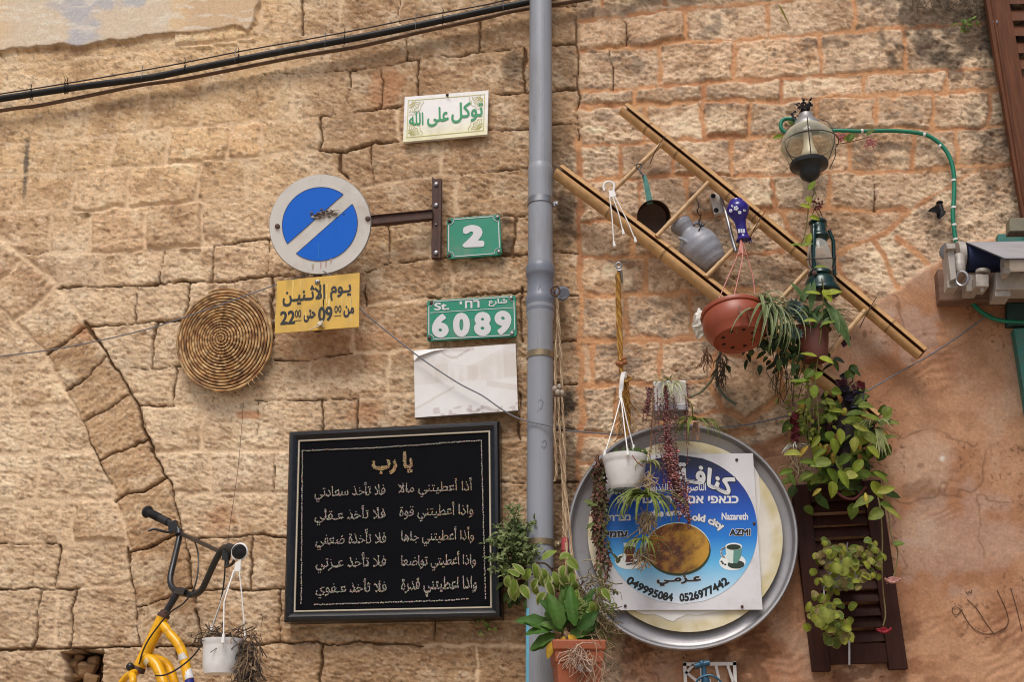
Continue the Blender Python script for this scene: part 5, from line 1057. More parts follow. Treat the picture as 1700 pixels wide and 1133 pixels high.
def two(txt, x0, y0, x1, y1, bold, fc, oc, grow, slope=0., warp=None, cell=.035):
    m_ = MB(); text_fit(m_, txt, x0, y0, x1, y1, d + .0008, bold, slope, warp, oc, cell, grow); text_fit(m_, txt, x0, y0, x1, y1, d + .0016, bold, slope, warp, fc, cell); return m_
def one(txt, x0, y0, x1, y1, bold, fc, slope=0., warp=None, cell=.035): m_ = MB(); text_fit(m_, txt, x0, y0, x1, y1, d + .0012, bold, slope, warp, fc, cell); return m_
Wc = lin((214, 214, 216)); Kc = lin((16, 16, 18))
def arc(x0, x1, yb, yt, drop):     # text bent along a falling arc
    def w_(u, v): x = x0 + (x1 - x0) * u; return x + drop * .35 * (v - .3) * (u ** 1.5), yb + drop * u ** 2.0 - (yb - yt) * v
    return w_
for mb in (two(shape_ar('كنافـة'), 0, 0, 0, 0, .035, Wc, Kc, .035, warp=arc(1122, 1216, 801, 768, 26)),
           one(shape_ar('الناصرة البلدة القديمة'), 1076, 803, 1172, 820, .02, Wc, -.01),
           one('כנאפי אם עיר העתיקה'[::-1], 1025, 824, 1226, 841, .035, Wc, .0),
           one('the entry', 1078, 848, 1144, 864, .05, Wc, -.08), two('old city', 0, 0, 0, 0, .05, Wc, Kc, .03, warp=arc(1149, 1200, 869, 853, 17)),
           one('Nazareth', 1198, 852, 1242, 864, .03, Wc), one('נצרת'[::-1], 1009, 856, 1047, 866, .035, Wc, -.03), two('AZMI', 1211, 879, 1246, 890, .045, Kc, Wc, .05), two('עזמי'[::-1], 1008, 883, 1042, 893, .05, Kc, Wc, .05, -.03),
           two(shape_ar('عـزمـي'), 1090, 957, 1164, 974, .045, Kc, Wc, .04, -.02)): part('lettering', mb, m_letter, t, smooth=False)
yb = lambda x: 1000 - .0042 * (x - 1126) ** 2
def ph(x0, x1):
    def w_(u, v):
        x = x0 + (x1 - x0) * u; sl_ = -.0084 * (x - 1126); k = 1 / math.sqrt(1 + sl_ * sl_); return x + sl_ * k * 14 * v, yb(x) - 14 * k * v
    return w_
for tx, a, b in (('049995084', 1038, 1117), ('0526977442', 1128, 1212)): part('lettering', one(tx, 0, 0, 0, 0, .045, Kc, warp=ph(a, b), cell=.04), m_letter, t, smooth=False)
for x, y in ((1223, 764), (1038, 1007), (1232, 1008), (1005, 872), (1252, 870)): mb = MB(); bolt(mb, P(x, y, d), .006); part('screw', mb, m_rust, t)

# cut-out plaque with a small blue handle
t = thing('white_plaque', 'white cut-out metal plaque below the tray at the bottom edge', 'plaque', P(1178, 1170, .03)); d = .04; f = quad([(1134, 1100), (1222, 1099), (1226, 1196), (1138, 1198)], d); m_pl = mat('white_lacquered_metal', (216, 212, 208), .45, var=.06, dirt=((150, 120, 90), .4, 14))
def strip(mb, a, b, w_):
    a = f(*a); b = f(*b); t_ = (b - a).normalized(); n_ = Vector((-t_.z, 0, t_.x)) * w_ * .5; mb.prism([a - n_, b - n_, b + n_, a + n_], .005)
mb = MB()
for a, b in (((0, .96), (1, .96)), ((.03, 0), (.03, 1)), ((.97, 0), (.97, 1)), ((0, .04), (1, .04))): strip(mb, a, b, .013)
part('frame', mb, m_pl, t, smooth=False)
mb = MB()
for a, b in (((.04, .80), (.20, .95)), ((.05, .82), (.34, .60)), ((.34, .60), (.34, .92)), ((.62, .93), (.78, .10)), ((.84, .93), (.97, .52)), ((.48, .70), (.52, .2))): strip(mb, a, b, .011)
part('cut_out_bars', mb, m_pl, t, smooth=False)
m_blue = mat('blue_painted_iron', (44, 84, 108), .45, .3, var=.25, vs_=30)
t = thing('blue_handlebars', 'small blue metal bicycle handlebars on a stem in front of the white plaque', 'handlebars', P(1170, 1170, .1))  # little blue handlebars of a small bike
mb = MB(); mb.tube([P(1154, 1107, .12), P(1166, 1104, .12), P(1178, 1101, .12)], [.010, .012, .010], 10); mb.sphere(P(1165, 1103, .12), .014, 10, 8); part('handle', mb, m_blue, t)
mb = MB(); mb.tube([P(1168, 1104, .12), P(1169, 1122, .11), P(1171, 1128, .11), P(1172, 1146, .10), P(1172, 1175, .09)], [.009, .010, .016, .018, .022], 12); mb.tube(path([(1155, 1140, .12), (1160, 1128, .12), (1178, 1122, .12), (1194, 1130, .12), (1199, 1142, .12)], 5), .0045, 8); part('body', mb, m_blue, t)

# ================================================================== THE YELLOW BICYCLE AND ITS POT
m_yel = mat('yellow_enamel', (234, 172, 10), .3, var=.12, vs_=10, dirt=((120, 84, 34), .6, 26)); m_bar = mat('black_painted_tube', (30, 30, 32), .35, var=.2, dirt=((90, 80, 70), .25, 14)); m_grip = mat('black_grip', (32, 32, 33), .7, bump=.002, bs=160)
t = thing('yellow_bicycle', 'yellow BMX bicycle with black handlebars hung at the lower left of the wall', 'bicycle', P(245, 1190, .3))
def tp(pts, r, n=14, sm=7): mb = MB(); q = path(pts, sm) if sm else [P(*a) for a in pts]; mb.tube(q, r, n); return mb
HB = [(270, 863, .20), (286, 871, .22), (295, 879, .24), (298, 890, .25), (295, 905, .27), (288, 935, .32), (283, 958, .35), (284, 972, .37), (291, 981, .39), (305, 986, .42), (322, 988, .46), (334, 981, .49), (342, 966, .52), (356, 935, .57), (368, 914, .60), (376, 909, .63), (388, 912, .68)]
part('handlebar', tp(HB, .0125), m_bar, t)
part('crossbar', tp([(299, 886, .25), (332, 901, .42), (366, 917, .60)], .0085, 12, 0), m_bar, t)
mb = tp([(247, 852, .16), (262, 859, .18), (280, 868, .21)], .017, 16, 6); a = P(244, 850, .155); dr_ = (P(280, 868, .21) - a).normalized(); mb.lathe([(.001, -.012), (.018, -.010), (.026, -.002), (.027, .006), (.022, .012), (.016, .014)], a, dr_, 18)
for k in range(9): q = a + dr_ * (.022 + .008 * k); mb.lathe([(.0172, -.002), (.0186, 0), (.0172, .002)], q, dr_, 16)
part('grip', mb, m_grip, t)
mb = tp([(380, 910, .65), (390, 913, .70), (398, 917, .75)], .017, 16, 5); a = P(398, 917, .755); dr_ = (P(380, 910, .65) - P(398, 917, .755)).normalized(); mb.lathe([(.001, -.010), (.010, -.009), (.011, -.006), (.018, -.006), (.019, -.003), (.024, -.004), (.027, .004), (.027, .012), (.018, .016)], a, dr_, 24); part('grip', mb, m_grip, t)
mb = tp([(290, 874, .24), (282, 884, .26), (268, 882, .28), (256, 879, .29), (246, 882, .30)], .0055, 8); mb.box(P(288, 876, .24), (.016, 0, .006), (0, .016, 0), (-.004, 0, .022)); mb.tube([P(297, 882, .25), P(297, 889, .26)], .0155, 12); part('brake_lever', mb, m_bar, t)
mb = tp([(376, 926, .62), (378, 936, .64), (374, 942, .66), (384, 938, .70), (390, 930, .72)], .006, 8); mb.box(P(376, 922, .62), (.012, 0, 0), (0, .014, 0), (0, 0, .02)); part('brake_lever', mb, m_bar, t)
mb = MB(); mb.box(P(300, 983, .41), (.034, -.03, -.008), (0, .02, 0), (.004, 0, .014)); mb.tube([P(294, 985, .40), P(284, 1003, .40), P(274, 1019, .40)], [.016, .013, .013], 14); part('stem', mb, m_bar, t, bevel=.003)
mb = MB(); a = P(275, 1016, .40); b = P(229, 1113, .40); ax = (b - a).normalized(); mc_ = MB(); mb.lathe([(.014, -.004), (.020, .0), (.020, .010), (.025, .012), (.025, .024), (.018, .026)], a, ax, 20); mc_.lathe([(.026, -.012), (.028, -.004), (.028, .006), (.022, .01)], b, ax, 20); part('headset', mb, m_rust, t); part('collar', mc_, m_rust, t)
mb = MB(); mb.tube([a + ax * .022, b], [.0235, .0235], 20); part('head_tube', mb, m_yel, t)
mb = tp([(268, 1036, .40), (284, 1056, .42), (298, 1074, .43), (307, 1100, .44), (316, 1150, .46), (330, 1230, .5), (350, 1320, .55)], .0185, 16); part('top_tube', mb, m_yel, t)
mb = tp([(240, 1093, .41), (252, 1098, .42), (262, 1110, .43), (272, 1140, .45), (290, 1220, .50), (318, 1320, .55)], .0205, 16); part('down_tube', mb, m_yel, t)
mb = tp([(240, 1090, .40), (262, 1096, .38), (278, 1106, .37), (288, 1130, .38), (300, 1190, .40), (318, 1320, .5)], .0175, 16); part('side_tube', mb, m_yel, t)
for off in (-1, 1):
    mb = tp([(229, 1116, .40), (218, 1120, .40 + .05 * off), (207 + 14 * (off > 0), 1128, .40 + .08 * off), (198 + 18 * (off > 0), 1150, .40 + .09 * off), (180, 1260, .40 + .09 * off), (160, 1380, .40 + .08 * off)], .0135, 12); part('fork_leg', mb, m_yel, t)
for (pa, pb, r_, c_) in (((280, 1051, .415), (287, 1060, .42), .0191, (216, 208, 190)), ((303, 1088, .436), (306, 1098, .44), .0191, (206, 200, 192)), ((310, 1114, .444), (314, 1130, .452), .0191, (222, 222, 222)), ((313.6, 1131, .4525), (316, 1148, .46), .0192, (28, 36, 130)), ((245, 1097, .417), (251, 1102, .42), .0212, (196, 180, 140))):
    mb = MB(); A_, B_ = P(*pa), P(*pb); mb.tube([A_, B_], r_, 16, False); part('frame_sticker', mb, mat('sticker', c_, .45), t)
for pts in ([(298, 889, .27), (318, 893, .34), (328, 915, .40), (329, 945, .44), (322, 978, .46), (305, 1002, .46), (280, 1020, .46), (252, 1055, .45), (238, 1080, .44), (231, 1104, .43)], [(374, 930, .65), (372, 965, .62), (366, 1000, .60), (350, 1045, .56), (325, 1085, .52), (300, 1108, .5), (276, 1121, .49), (258, 1123, .48)]):
    part('brake_cable', tp(pts, .0032, 6), m_bar, t)
mb = MB(); mb.sphere(P(216, 1108, .43), .016, 10, 8); mb.tube([P(216, 1108, .43), P(224, 1112, .42)], .008, 8); part('brake_caliper', mb, m_bar, t)
wc = P(158, 1390, .40); mb = MB(); rim = [wc + Vector((.23 * math.cos(q), .08 * math.cos(q), .23 * math.sin(q))) for q in np.linspace(0, 2 * math.pi, 41)]; mb.tube(rim, .022, 10, False)
for k in range(12): q = 2 * math.pi * k / 12; mb.tube([wc, wc + Vector((.22 * math.cos(q), .08 * math.cos(q), .22 * math.sin(q)))], .0015, 4)
part('front_wheel', mb, m_grip, t)

def potmesh(cx_, d, rows, th=2.0, n=40):      # open pot: outer profile rows (radius px, photo y), bottom first
    mb = MB(); full = [(.5, rows[0][1])] + rows + [(rows[-1][0] - th, rows[-1][1] + .4)] + [(max(r - th, 2), y) for r, y in rows[::-1][1:-1]] + [(rows[0][0] - th, rows[0][1] - 6), (.5, rows[0][1] - 6)]
    vl(mb, cx_, d, full, n, yref=rows[0][1]); return mb
m_soil = mat('dry_soil', (66, 50, 40), .95, var=.4, vs_=60, bump=.006, bs=60)
def soil(cx_, d, r, y): mb = MB(); vl(mb, cx_, d, [(r, y + 1), (r * .6, y - 1), (.5, y - 1.5)], 24); return mb
t = thing('hanging_pot', 'white plastic pot of dead stems hung from the bicycle handlebar', 'hanging pot', P(367, 1118, .75)); D_ = .76
part('pot', potmesh(367, D_, [(28, 1120), (29, 1116), (31, 1108), (31.5, 1104), (32, 1098), (33.5, 1076), (34, 1072), (35.5, 1069), (36, 1063)]), m_white, t); part('soil', soil(367, D_, 33, 1066), m_soil, t)
mb = MB(); ho = P(397, 917, D_ - .02); mb.tube([ho + Vector((.027 * math.cos(q), .004, .030 * math.sin(q))) for q in np.linspace(-1.5, 4.4, 20)], .005, 8); mb.prism([P(391, 935, D_), P(400, 929, D_), P(399, 949, D_), P(388, 949, D_)], .006); part('hook', mb, m_hang, t)
for pts in ([(388, 948, D_), (372, 1000, D_ + .07), (371, 1058, D_ + .09)], [(392, 948, D_), (370, 990, D_ - .03), (351, 1045, D_ - .05)], [(397, 948, D_), (401, 985, D_), (407, 1058, D_)]):
    mb = MB(); mb.tube([P(*q) for q in pts], .0024, 6); e = P(*pts[-1]); mb.tube([e + Vector((0, 0, .01)), e + Vector((0, -.002, -.022))], [.005, .007], 8); part('string', mb, m_hang, t)
def straw_mass(mb, cx_, cy_, rx, ry, d, n, L, cols, dz=.06, down=.5):
    for k in range(n):
        p = P(cx_ + random.gauss(0, rx * .5), cy_ + random.gauss(0, ry * .5), d + random.uniform(-dz, dz)); pts = [p]; v = Vector((random.uniform(-1, 1), random.uniform(-.6, .6), random.uniform(-1, .6) - down)).normalized()
        for q in range(4): p = p + v * L * random.uniform(.15, .4); v = (v + Vector((random.uniform(-.8, .8), random.uniform(-.5, .5), random.uniform(-.8, .6) - down * .3))).normalized(); pts.append(p)
        mb.tube(pts, random.uniform(.0010, .0022), 4, True, lin(random.choice(cols)))
brn = [(96, 78, 60), (72, 56, 44), (124, 102, 78), (54, 44, 36), (140, 118, 92)]
mb = MB(); straw_mass(mb, 413, 1100, 16, 60, D_ + .02, 230, .07, brn, .05, .8); straw_mass(mb, 366, 1056, 40, 10, D_, 120, .05, brn, .06, 0)
for k in range(150): p = P(412 + random.gauss(0, 8), random.uniform(1065, 1140), D_ + random.uniform(-.04, .06)); mb.leaf(p, (random.uniform(-1, 1), -.4, random.uniform(-1, .3)), (0, -1, .3), .022, .012, 1.2, .4, lin(random.choice(brn)))
part('dead_stems', mb, m_dry, t)

# ================================================================== MACRAME HANGERS
def braid(mb, pts, r, strands, tw, cols, n=4):
    q = path(pts, 12)
    for s in range(strands):
        o = []
        for i, p in enumerate(q): a = i * tw + 2 * math.pi * s / strands; o.append(p + Vector((math.cos(a) * r, math.sin(a) * r, 0)))
        mb.tube(o, r * .75, n + 1, True, cols[s % len(cols)])
tan_ = [lin((168, 142, 112)), lin((142, 116, 90)), lin((186, 162, 132))]; och = [lin((168, 122, 52)), lin((138, 94, 38)), lin((188, 146, 74))]
m_cord = vmat('cotton_cord', .9, .3, 150, bump=.001, bs=300); m_beadw = mat('wooden_bead', (150, 92, 52), .5, var=.2, vs_=30); m_beadg = mat('grey_bead', (160, 146, 130), .55, var=.15)
t = thing('macrame_hanger', 'tan knotted cord hanger with wooden beads beside the drainpipe', 'plant hanger', P(928, 490, .2))
mb = MB(); c0 = P(922, 484, .20); mb.tube([c0 + Vector((.019 * math.cos(q), -.004, .022 * math.sin(q))) for q in np.linspace(0, 2 * math.pi, 19)], .0045, 8, False); part('iron_ring', mb, m_rust, t)
mb = MB(); braid(mb, [(924, 495, .19), (926, 540, .17), (923, 580, .16), (922, 640, .16)], .0036, 3, .55, tan_); braid(mb, [(925, 495, .19), (928, 540, .18), (931, 590, .17), (933, 645, .17)], .0036, 3, .6, tan_); part('upper_cord', mb, m_cord, t)
for x, y, z in ((921, 646, .17), (926, 652, .19), (933, 653, .18), (929, 643, .16)): mb = MB(); mb.sphere(P(x, y, z), .0115, 12, 8, (1, 1, 1.25)); part('bead', mb, m_beadg, t)
for pts, tw in (([(922, 660, .18), (921, 720, .16), (924, 780, .15), (921, 800, .15)], .5), ([(927, 660, .20), (930, 730, .18), (934, 800, .17), (936, 868, .2), (936, 905, .22)], .8), ([(933, 660, .19), (937, 730, .18), (938, 800, .18), (940, 868, .22), (940, 960, .3), (932, 1070, .36)], .9), ([(934, 720, .18), (938, 800, .17), (946, 880, .22), (956, 960, .28), (990, 1070, .34)], .4)):
    mb = MB(); braid(mb, pts, .0034, 3, tw, tan_); part('cord', mb, m_cord, t)
mb = MB(); mb.tube([P(938, 894, .235), P(938, 919, .24)], [.014, .014], 14); mb.tube([P(938, 897, .236), P(938, 916, .24)], [.0155, .0155], 14); part('red_bead', mb, mat('red_bead', (158, 62, 62), .45, var=.2), t)
mb = MB(); mb.tube([P(928, 487, .02), P(936, 487, .17)], .022, 18); mb.lathe([(.001, .002), (.030, 0), (.032, -.006), (.030, -.03)], P(934, 486, .165), (.1, -1, -.1), 22); tag(link_mesh('pipe_stub', mb, m_pvc2), 'short grey blue pipe end sticking out of the wall beside the drainpipe', 'pipe')
t = thing('macrame_hanger', 'ochre braided rope hanger on an eye bolt right of the drainpipe', 'plant hanger', P(1029, 445, .08))
mb = MB(); c0 = P(1027, 441, .10); mb.tube([c0 + Vector((.012 * math.cos(q), 0, .013 * math.sin(q))) for q in np.linspace(0, 2 * math.pi, 17)], .0042, 8, False); mb.tube([c0 + Vector((.004, .11, -.03)), c0 + Vector((.002, .0, -.016))], .010, 10); mb.tube([P(1031, 449, .10), P(1034, 470, .08)], [.006, .003], 8); part('eye_bolt', mb, m_steel, t)
mb = MB(); braid(mb, [(1027, 452, .09), (1028, 500, .08), (1030, 540, .08), (1031, 600, .09)], .0055, 5, .75, och); braid(mb, [(1024, 455, .08), (1025, 520, .07), (1028, 600, .08)], .0045, 3, .9, och); part('upper_rope', mb, m_cord, t)
for x, y in ((1026, 604), (1031, 605), (1037, 602), (1036, 596)): mb = MB(); mb.sphere(P(x, y, .10), .0115, 12, 8); part('bead', mb, m_beadw, t)
mb = MB(); braid(mb, [(1031, 608, .09), (1036, 660, .08), (1040, 700, .07), (1042, 760, .07)], .0065, 4, .7, och); braid(mb, [(1040, 632, .08), (1043, 680, .07), (1042, 730, .07)], .006, 4, .8, och)
braid(mb, [(1028, 630, .09), (1034, 636, .10), (1046, 630, .08), (1040, 624, .09)], .005, 3, .8, och); straw_mass(mb, 1040, 690, 7, 60, .08, 50, .08, [(150, 108, 46), (128, 88, 36), (176, 134, 66)], .01, 1.4); part('lower_rope', mb, m_cord, t)

# ================================================================== POTS AND PLANTS
def lc(r, g, b, s=.14): k = random.uniform(1 - s, 1 + s) * (.80 if g > r * .97 and g > b else 1); return tuple(q * k for q in lin((r, g, b)))
def spider(mb, p, n, L, W=.012, cols=((128, 150, 74),), edge=(208, 206, 158), spread=1.0, up=.9, front=.4, droop=2.2):
    for k in range(n):
        a = random.uniform(0, 2 * math.pi); v = Vector((math.cos(a) * spread, -abs(math.sin(a)) * front - .1, up * random.uniform(.2, 1.1)))
        nr = Vector((-v.x * .5, -.2, 1)); mb.leaf(p + Vector((random.gauss(0, .006), random.gauss(0, .006), 0)), v, nr, L * random.uniform(.6, 1.15), W * random.uniform(.8, 1.1), droop * random.uniform(.7, 1.25), .25, lc(*random.choice(cols)), lc(*edge) if edge else None, 9, 'strap')
def ovate(mb, x, y, ang, L, W, d, col, edge=None, curl=.7, tilt=0, shape='ovate', out=.25):
    p = P(x, y, d); s_ = S(x, y, d); v = Vector((math.cos(R(ang)), -out, math.sin(R(ang)))); mb.leaf(p, v, (random.uniform(-.5, .5) + tilt, -1, random.uniform(.1, .9)), L * s_, W * s_, curl * random.uniform(.5, 1.3), random.uniform(.08, .28), col, edge, 6, shape)

# big terracotta bowl with spider plant
D_ = .30; t = thing('hanging_pot', 'terracotta red bowl pot hung from a pink plastic hanger, spider plant spilling right', 'hanging pot', P(1222, 570, D_))
m_terra = mat('terracotta_plastic', (150, 72, 48), .42, var=.10, vs_=6, dirt=((110, 60, 46), .4, 8))
TILT = Matrix.Rotation(R(-13), 3, 'X') @ Matrix.Rotation(R(-5), 3, 'Y'); pc_ = P(1222, 535, D_)
def tilt(mb): mb.v = [tuple(pc_ + TILT @ (Vector(v) - pc_)) for v in mb.v]; return mb
part('pot', tilt(potmesh(1222, D_, [(33, 566), (38, 567), (41, 569), (42.5, 567), (43, 564), (48, 558), (52.5, 549), (54, 540), (53.5, 531), (52, 525), (54.5, 524.5), (55.5, 521), (54.5, 518)], 2.2, 56)), m_terra, t)
mb = MB(); q = P(1222, 566, D_); s_ = S(1222, 570, D_)
for k in range(8): a = 2 * math.pi * k / 8 + .3; mb.lathe([(.001, -.0012), (.008, -.001), (.009, .003)], q + Vector((math.cos(a) * 26 * s_, math.sin(a) * 26 * s_, -.0)), (0, 0, 1), 10)
part('drain_hole', tilt(mb), mat('hole_dark', (24, 12, 10), .9), t); part('soil', tilt(soil(1222, D_, 50, 524)), m_soil, t)
m_pink = mat('pink_plastic', (196, 124, 112), .45); mb = MB()
for pts in ([(1229, 402, .22), (1226, 420, .23), (1211, 455, .26), (1192, 500, .30)], [(1231, 402, .22), (1233, 425, .25), (1226, 460, .33), (1217, 498, .41)], [(1233, 402, .22), (1240, 425, .22), (1250, 460, .22), (1253, 490, .23)]): mb.tube(path(pts, 4), .0024, 6)
mb.tube(path([(1224, 424, .235), (1231, 420, .24), (1240, 424, .23)], 4), .0045, 6); mb.tube([P(1230, 398, .22), P(1231, 412, .22), P(1231, 422, .235)], [.004, .008, .005], 8); part('hanger', mb, m_pink, t)
mb = MB(); p = P(1262, 502, .33)
spider(mb, p, 30, .24, .014, ((132, 146, 92), (110, 132, 78)), (214, 212, 176), 1.0, .9, .8, 2.6)
for k in range(20): q = P(1262 + random.uniform(-2, 34), 505 + random.uniform(-4, 20), .34); mb.leaf(q, (random.uniform(-.2, .7), -.5, random.uniform(-.4, .3)), (.3, -.4, 1), random.uniform(.17, .32), .014, 2.0, .25, lc(118, 138, 88), lc(206, 206, 168), 10, 'strap')
for a in ((1262, 500, 160, 86), (1258, 500, 172, 72), (1264, 500, 135, 70)): q = P(a[0], a[1], .32); mb.leaf(q, (math.cos(R(a[2])), -.25, math.sin(R(a[2])) + .35), (0, -.2, 1), a[3] * .0026, .011, 1.7, .2, lc(150, 158, 110), lc(216, 214, 180), 10, 'strap')
mb.tube(path([(1230, 502, .42), (1227, 515, .44), (1232, 526, .44), (1228, 520, .45), (1240, 518, .44), (1246, 535, .42), (1244, 524, .43)], 5), .003, 5, True, lin((150, 110, 92))); mb.tube(path([(1266, 504, .40), (1272, 530, .41), (1274, 555, .41), (1279, 572, .41)], 5), .003, 5, True, lin((138, 108, 92)))
part('spider_plant', mb, m_leaf, t)
mb = MB(); mb.sphere(P(1163, 538, .2), .055, 26, 20, (.6, .7, 1.05), lin((224, 218, 208))); cr_ = P(1163, 538, .2); mb.v = [tuple(cr_ + (Vector(v) - cr_) * (1 + .13 * math.sin(v[0] * 210 + v[2] * 90) + .12 * math.sin(v[2] * 260 - v[0] * 120))) for v in mb.v]
for k in range(2): q = P(1160 + random.gauss(0, 5), 545 + random.gauss(0, 12), .22); mb.leaf(q, (random.uniform(-1, .4), -.4, random.uniform(-1, 1)), (0, -1, .2), .05, .024, 1.5, .4, lc(226, 220, 208, .06))
tag(link_mesh('white_rag', mb, vmat('white_cloth', .9, .2, 40)), 'crumpled white rag stuck behind the left of the terracotta bowl', 'rag')

# second pot, in the shade of the ladder
D_ = .27; t = thing('hanging_pot', 'dark red pot of strappy leaves and grey rosettes behind the ladder, below the lantern', 'hanging pot', P(1355, 590, D_))
part('pot', potmesh(1354, D_, [(19, 600), (20, 598), (22, 585), (25, 562), (26, 550), (28, 548), (28, 543)]), mat('dark_red_plastic', (92, 46, 36), .5, var=.15), t); part('soil', soil(1354, D_, 26, 548), m_soil, t)
mb = MB()
for k in range(26): q = P(1350 + random.gauss(0, 12), 545, .28 + random.uniform(-.03, .06)); mb.leaf(q, (random.uniform(-.8, .8), -.4, 1), (random.uniform(-.4, .4), -.6, .6), random.uniform(.12, .24), .022, 1.7, .2, lc(74, 98, 56), None, 8, 'strap')
for (x, y, a, L, W) in ((1368, 500, -62, 92, 22), (1374, 505, -75, 60, 16), (1338, 505, 115, 50, 10), (1345, 520, 80, 60, 12), (1326, 508, 60, 50, 12)): ovate(mb, x, y, a, L, W, .33, lc(92, 118, 70), lc(120, 140, 92), .5, shape='lance')
mb.leaf(P(1385, 515, .33), (1, -.1, .12), (0, -.5, 1), .2, .012, .8, .2, lc(92, 108, 56), None, 8, 'strap'); part('strappy_leaves', mb, m_leaf, t)
mb = MB()
for (x, y, z, r) in ((1318, 512, .34, .045), (1306, 545, .33, .03), (1322, 556, .34, .034), (1299, 520, .32, .032), (1330, 532, .33, .03)):
    for ring, (nn, tl_) in enumerate(((10, .25), (8, .6), (5, 1.2))):
        for k in range(nn): a = 2 * math.pi * (k + ring * .5) / nn; v = Vector((math.cos(a), -tl_, math.sin(a))); mb.leaf(P(x, y, z), v, Vector((-math.cos(a) * .5, -1, -math.sin(a) * .5)), r * (1 - .2 * ring), r * .45, -.5, .2, lc(112, 134, 130), None, 5, 'ovate')
part('grey_rosettes', mb, m_leaf, t)
mb = MB()
for k in range(150):
    x = random.gauss(1305, 34); y = random.gauss(566, 26); ovate(mb, x, y, random.uniform(-170, -10), random.uniform(12, 24), random.uniform(6, 11), random.uniform(.14, .30), lc(*random.choice([(54, 72, 44), (70, 92, 52), (48, 60, 44), (84, 100, 56)])), None, .8)
for k in range(20): x = random.uniform(1282, 1340); y = random.uniform(580, 610); mb.tube([P(x, y, .25), P(x + random.gauss(0, 6), y + random.uniform(15, 40), .22), P(x + random.gauss(0, 10), y + random.uniform(40, 75), .2)], .0016, 4, True, lin((84, 72, 50)))
part('trailing_foliage', mb, m_leaf, t)

# vine down from the globe lamp past the lantern
def vine(mb, pts, leaves, r=.0028, col=(120, 112, 70)):
    mb.tube(path(pts, 6), r, 5, True, lin(col))
    for (x, y, a, L, W, c_) in leaves: ovate(mb, x, y, a, L, W, pts[min(len(pts) - 1, 1)][2] + .02, lc(*c_, .06), None, .5)
G1, G2, G3 = (160, 170, 60), (124, 144, 50), (92, 112, 42)
mb = MB(); vine(mb, [(1346, 303, .28), (1352, 318, .28), (1343, 338, .28), (1341, 360, .29), (1336, 390, .30), (1330, 406, .30)], [(1343, 316, 60, 20, 12, G2), (1341, 326, -80, 16, 11, G1), (1346, 345, 160, 20, 9, G1), (1344, 360, -20, 18, 9, G1), (1338, 405, 60, 22, 12, G1), (1335, 408, 170, 26, 8, G2), (1328, 408, 10, 22, 9, G2)])
vine(mb, [(1346, 303, .28), (1355, 325, .27), (1350, 340, .27), (1362, 362, .27)], [], .0018)
for k in range(20): mb.sphere(P(1356 + random.gauss(0, 4), 339 + random.gauss(0, 4), .28), .005, 6, 4, (1, 1, 1), lin((96, 44, 44)))
vine(mb, [(1364, 462, .34), (1367, 480, .33), (1366, 510, .33), (1362, 560, .33), (1357, 600, .30), (1352, 640, .28), (1350, 690, .26)], [(1366, 482, -60, 26, 16, G1), (1370, 488, 10, 28, 14, G1), (1362, 488, 165, 26, 9, G1), (1352, 445, 10, 22, 8, G2), (1356, 535, 165, 24, 12, G1), (1364, 540, 20, 24, 11, G2), (1356, 592, 165, 28, 10, G1), (1360, 594, -20, 26, 16, G1), (1350, 615, 220, 22, 18, G3), (1346, 628, 200, 34, 13, G2), (1348, 636, 170, 40, 12, G2), (1352, 630, 45, 20, 12, G2), (1352, 640, -100, 24, 15, G2)])
tag(link_mesh('trailing_vine', mb, m_leaf), 'thin leafy vine trailing from the globe lamp past the green lantern', 'vine')
mb = MB(); vine(mb, [(1385, 240, .18), (1410, 236, .14), (1440, 228, .1)], [(1408, 236, 60, 20, 14, G3), (1404, 233, 130, 12, 8, G1), (1440, 226, 40, 18, 14, G3), (1318, 214, 120, 18, 16, G3), (1300, 226, 190, 18, 10, G2), (1302, 240, -110, 18, 9, G2)], .002, (96, 72, 56))
t = thing('hoya_sprig', 'sprig of green leaves with two pink flower heads beside the globe lamp', 'plant', P(1410, 236, .14)); part('leaves', mb, m_leaf, t)
for cx_, cy_ in ((1394, 228), (1446, 238)):
    mb = MB()
    for k in range(60): p = P(cx_ + random.gauss(0, 4.5), cy_ + random.gauss(0, 4), .16 + random.gauss(0, .01)); mb.sphere(p, .0034, 6, 4, (1, 1, 1), lc(196, 118, 122, .2))
    part('flower', mb, m_leaf, t)

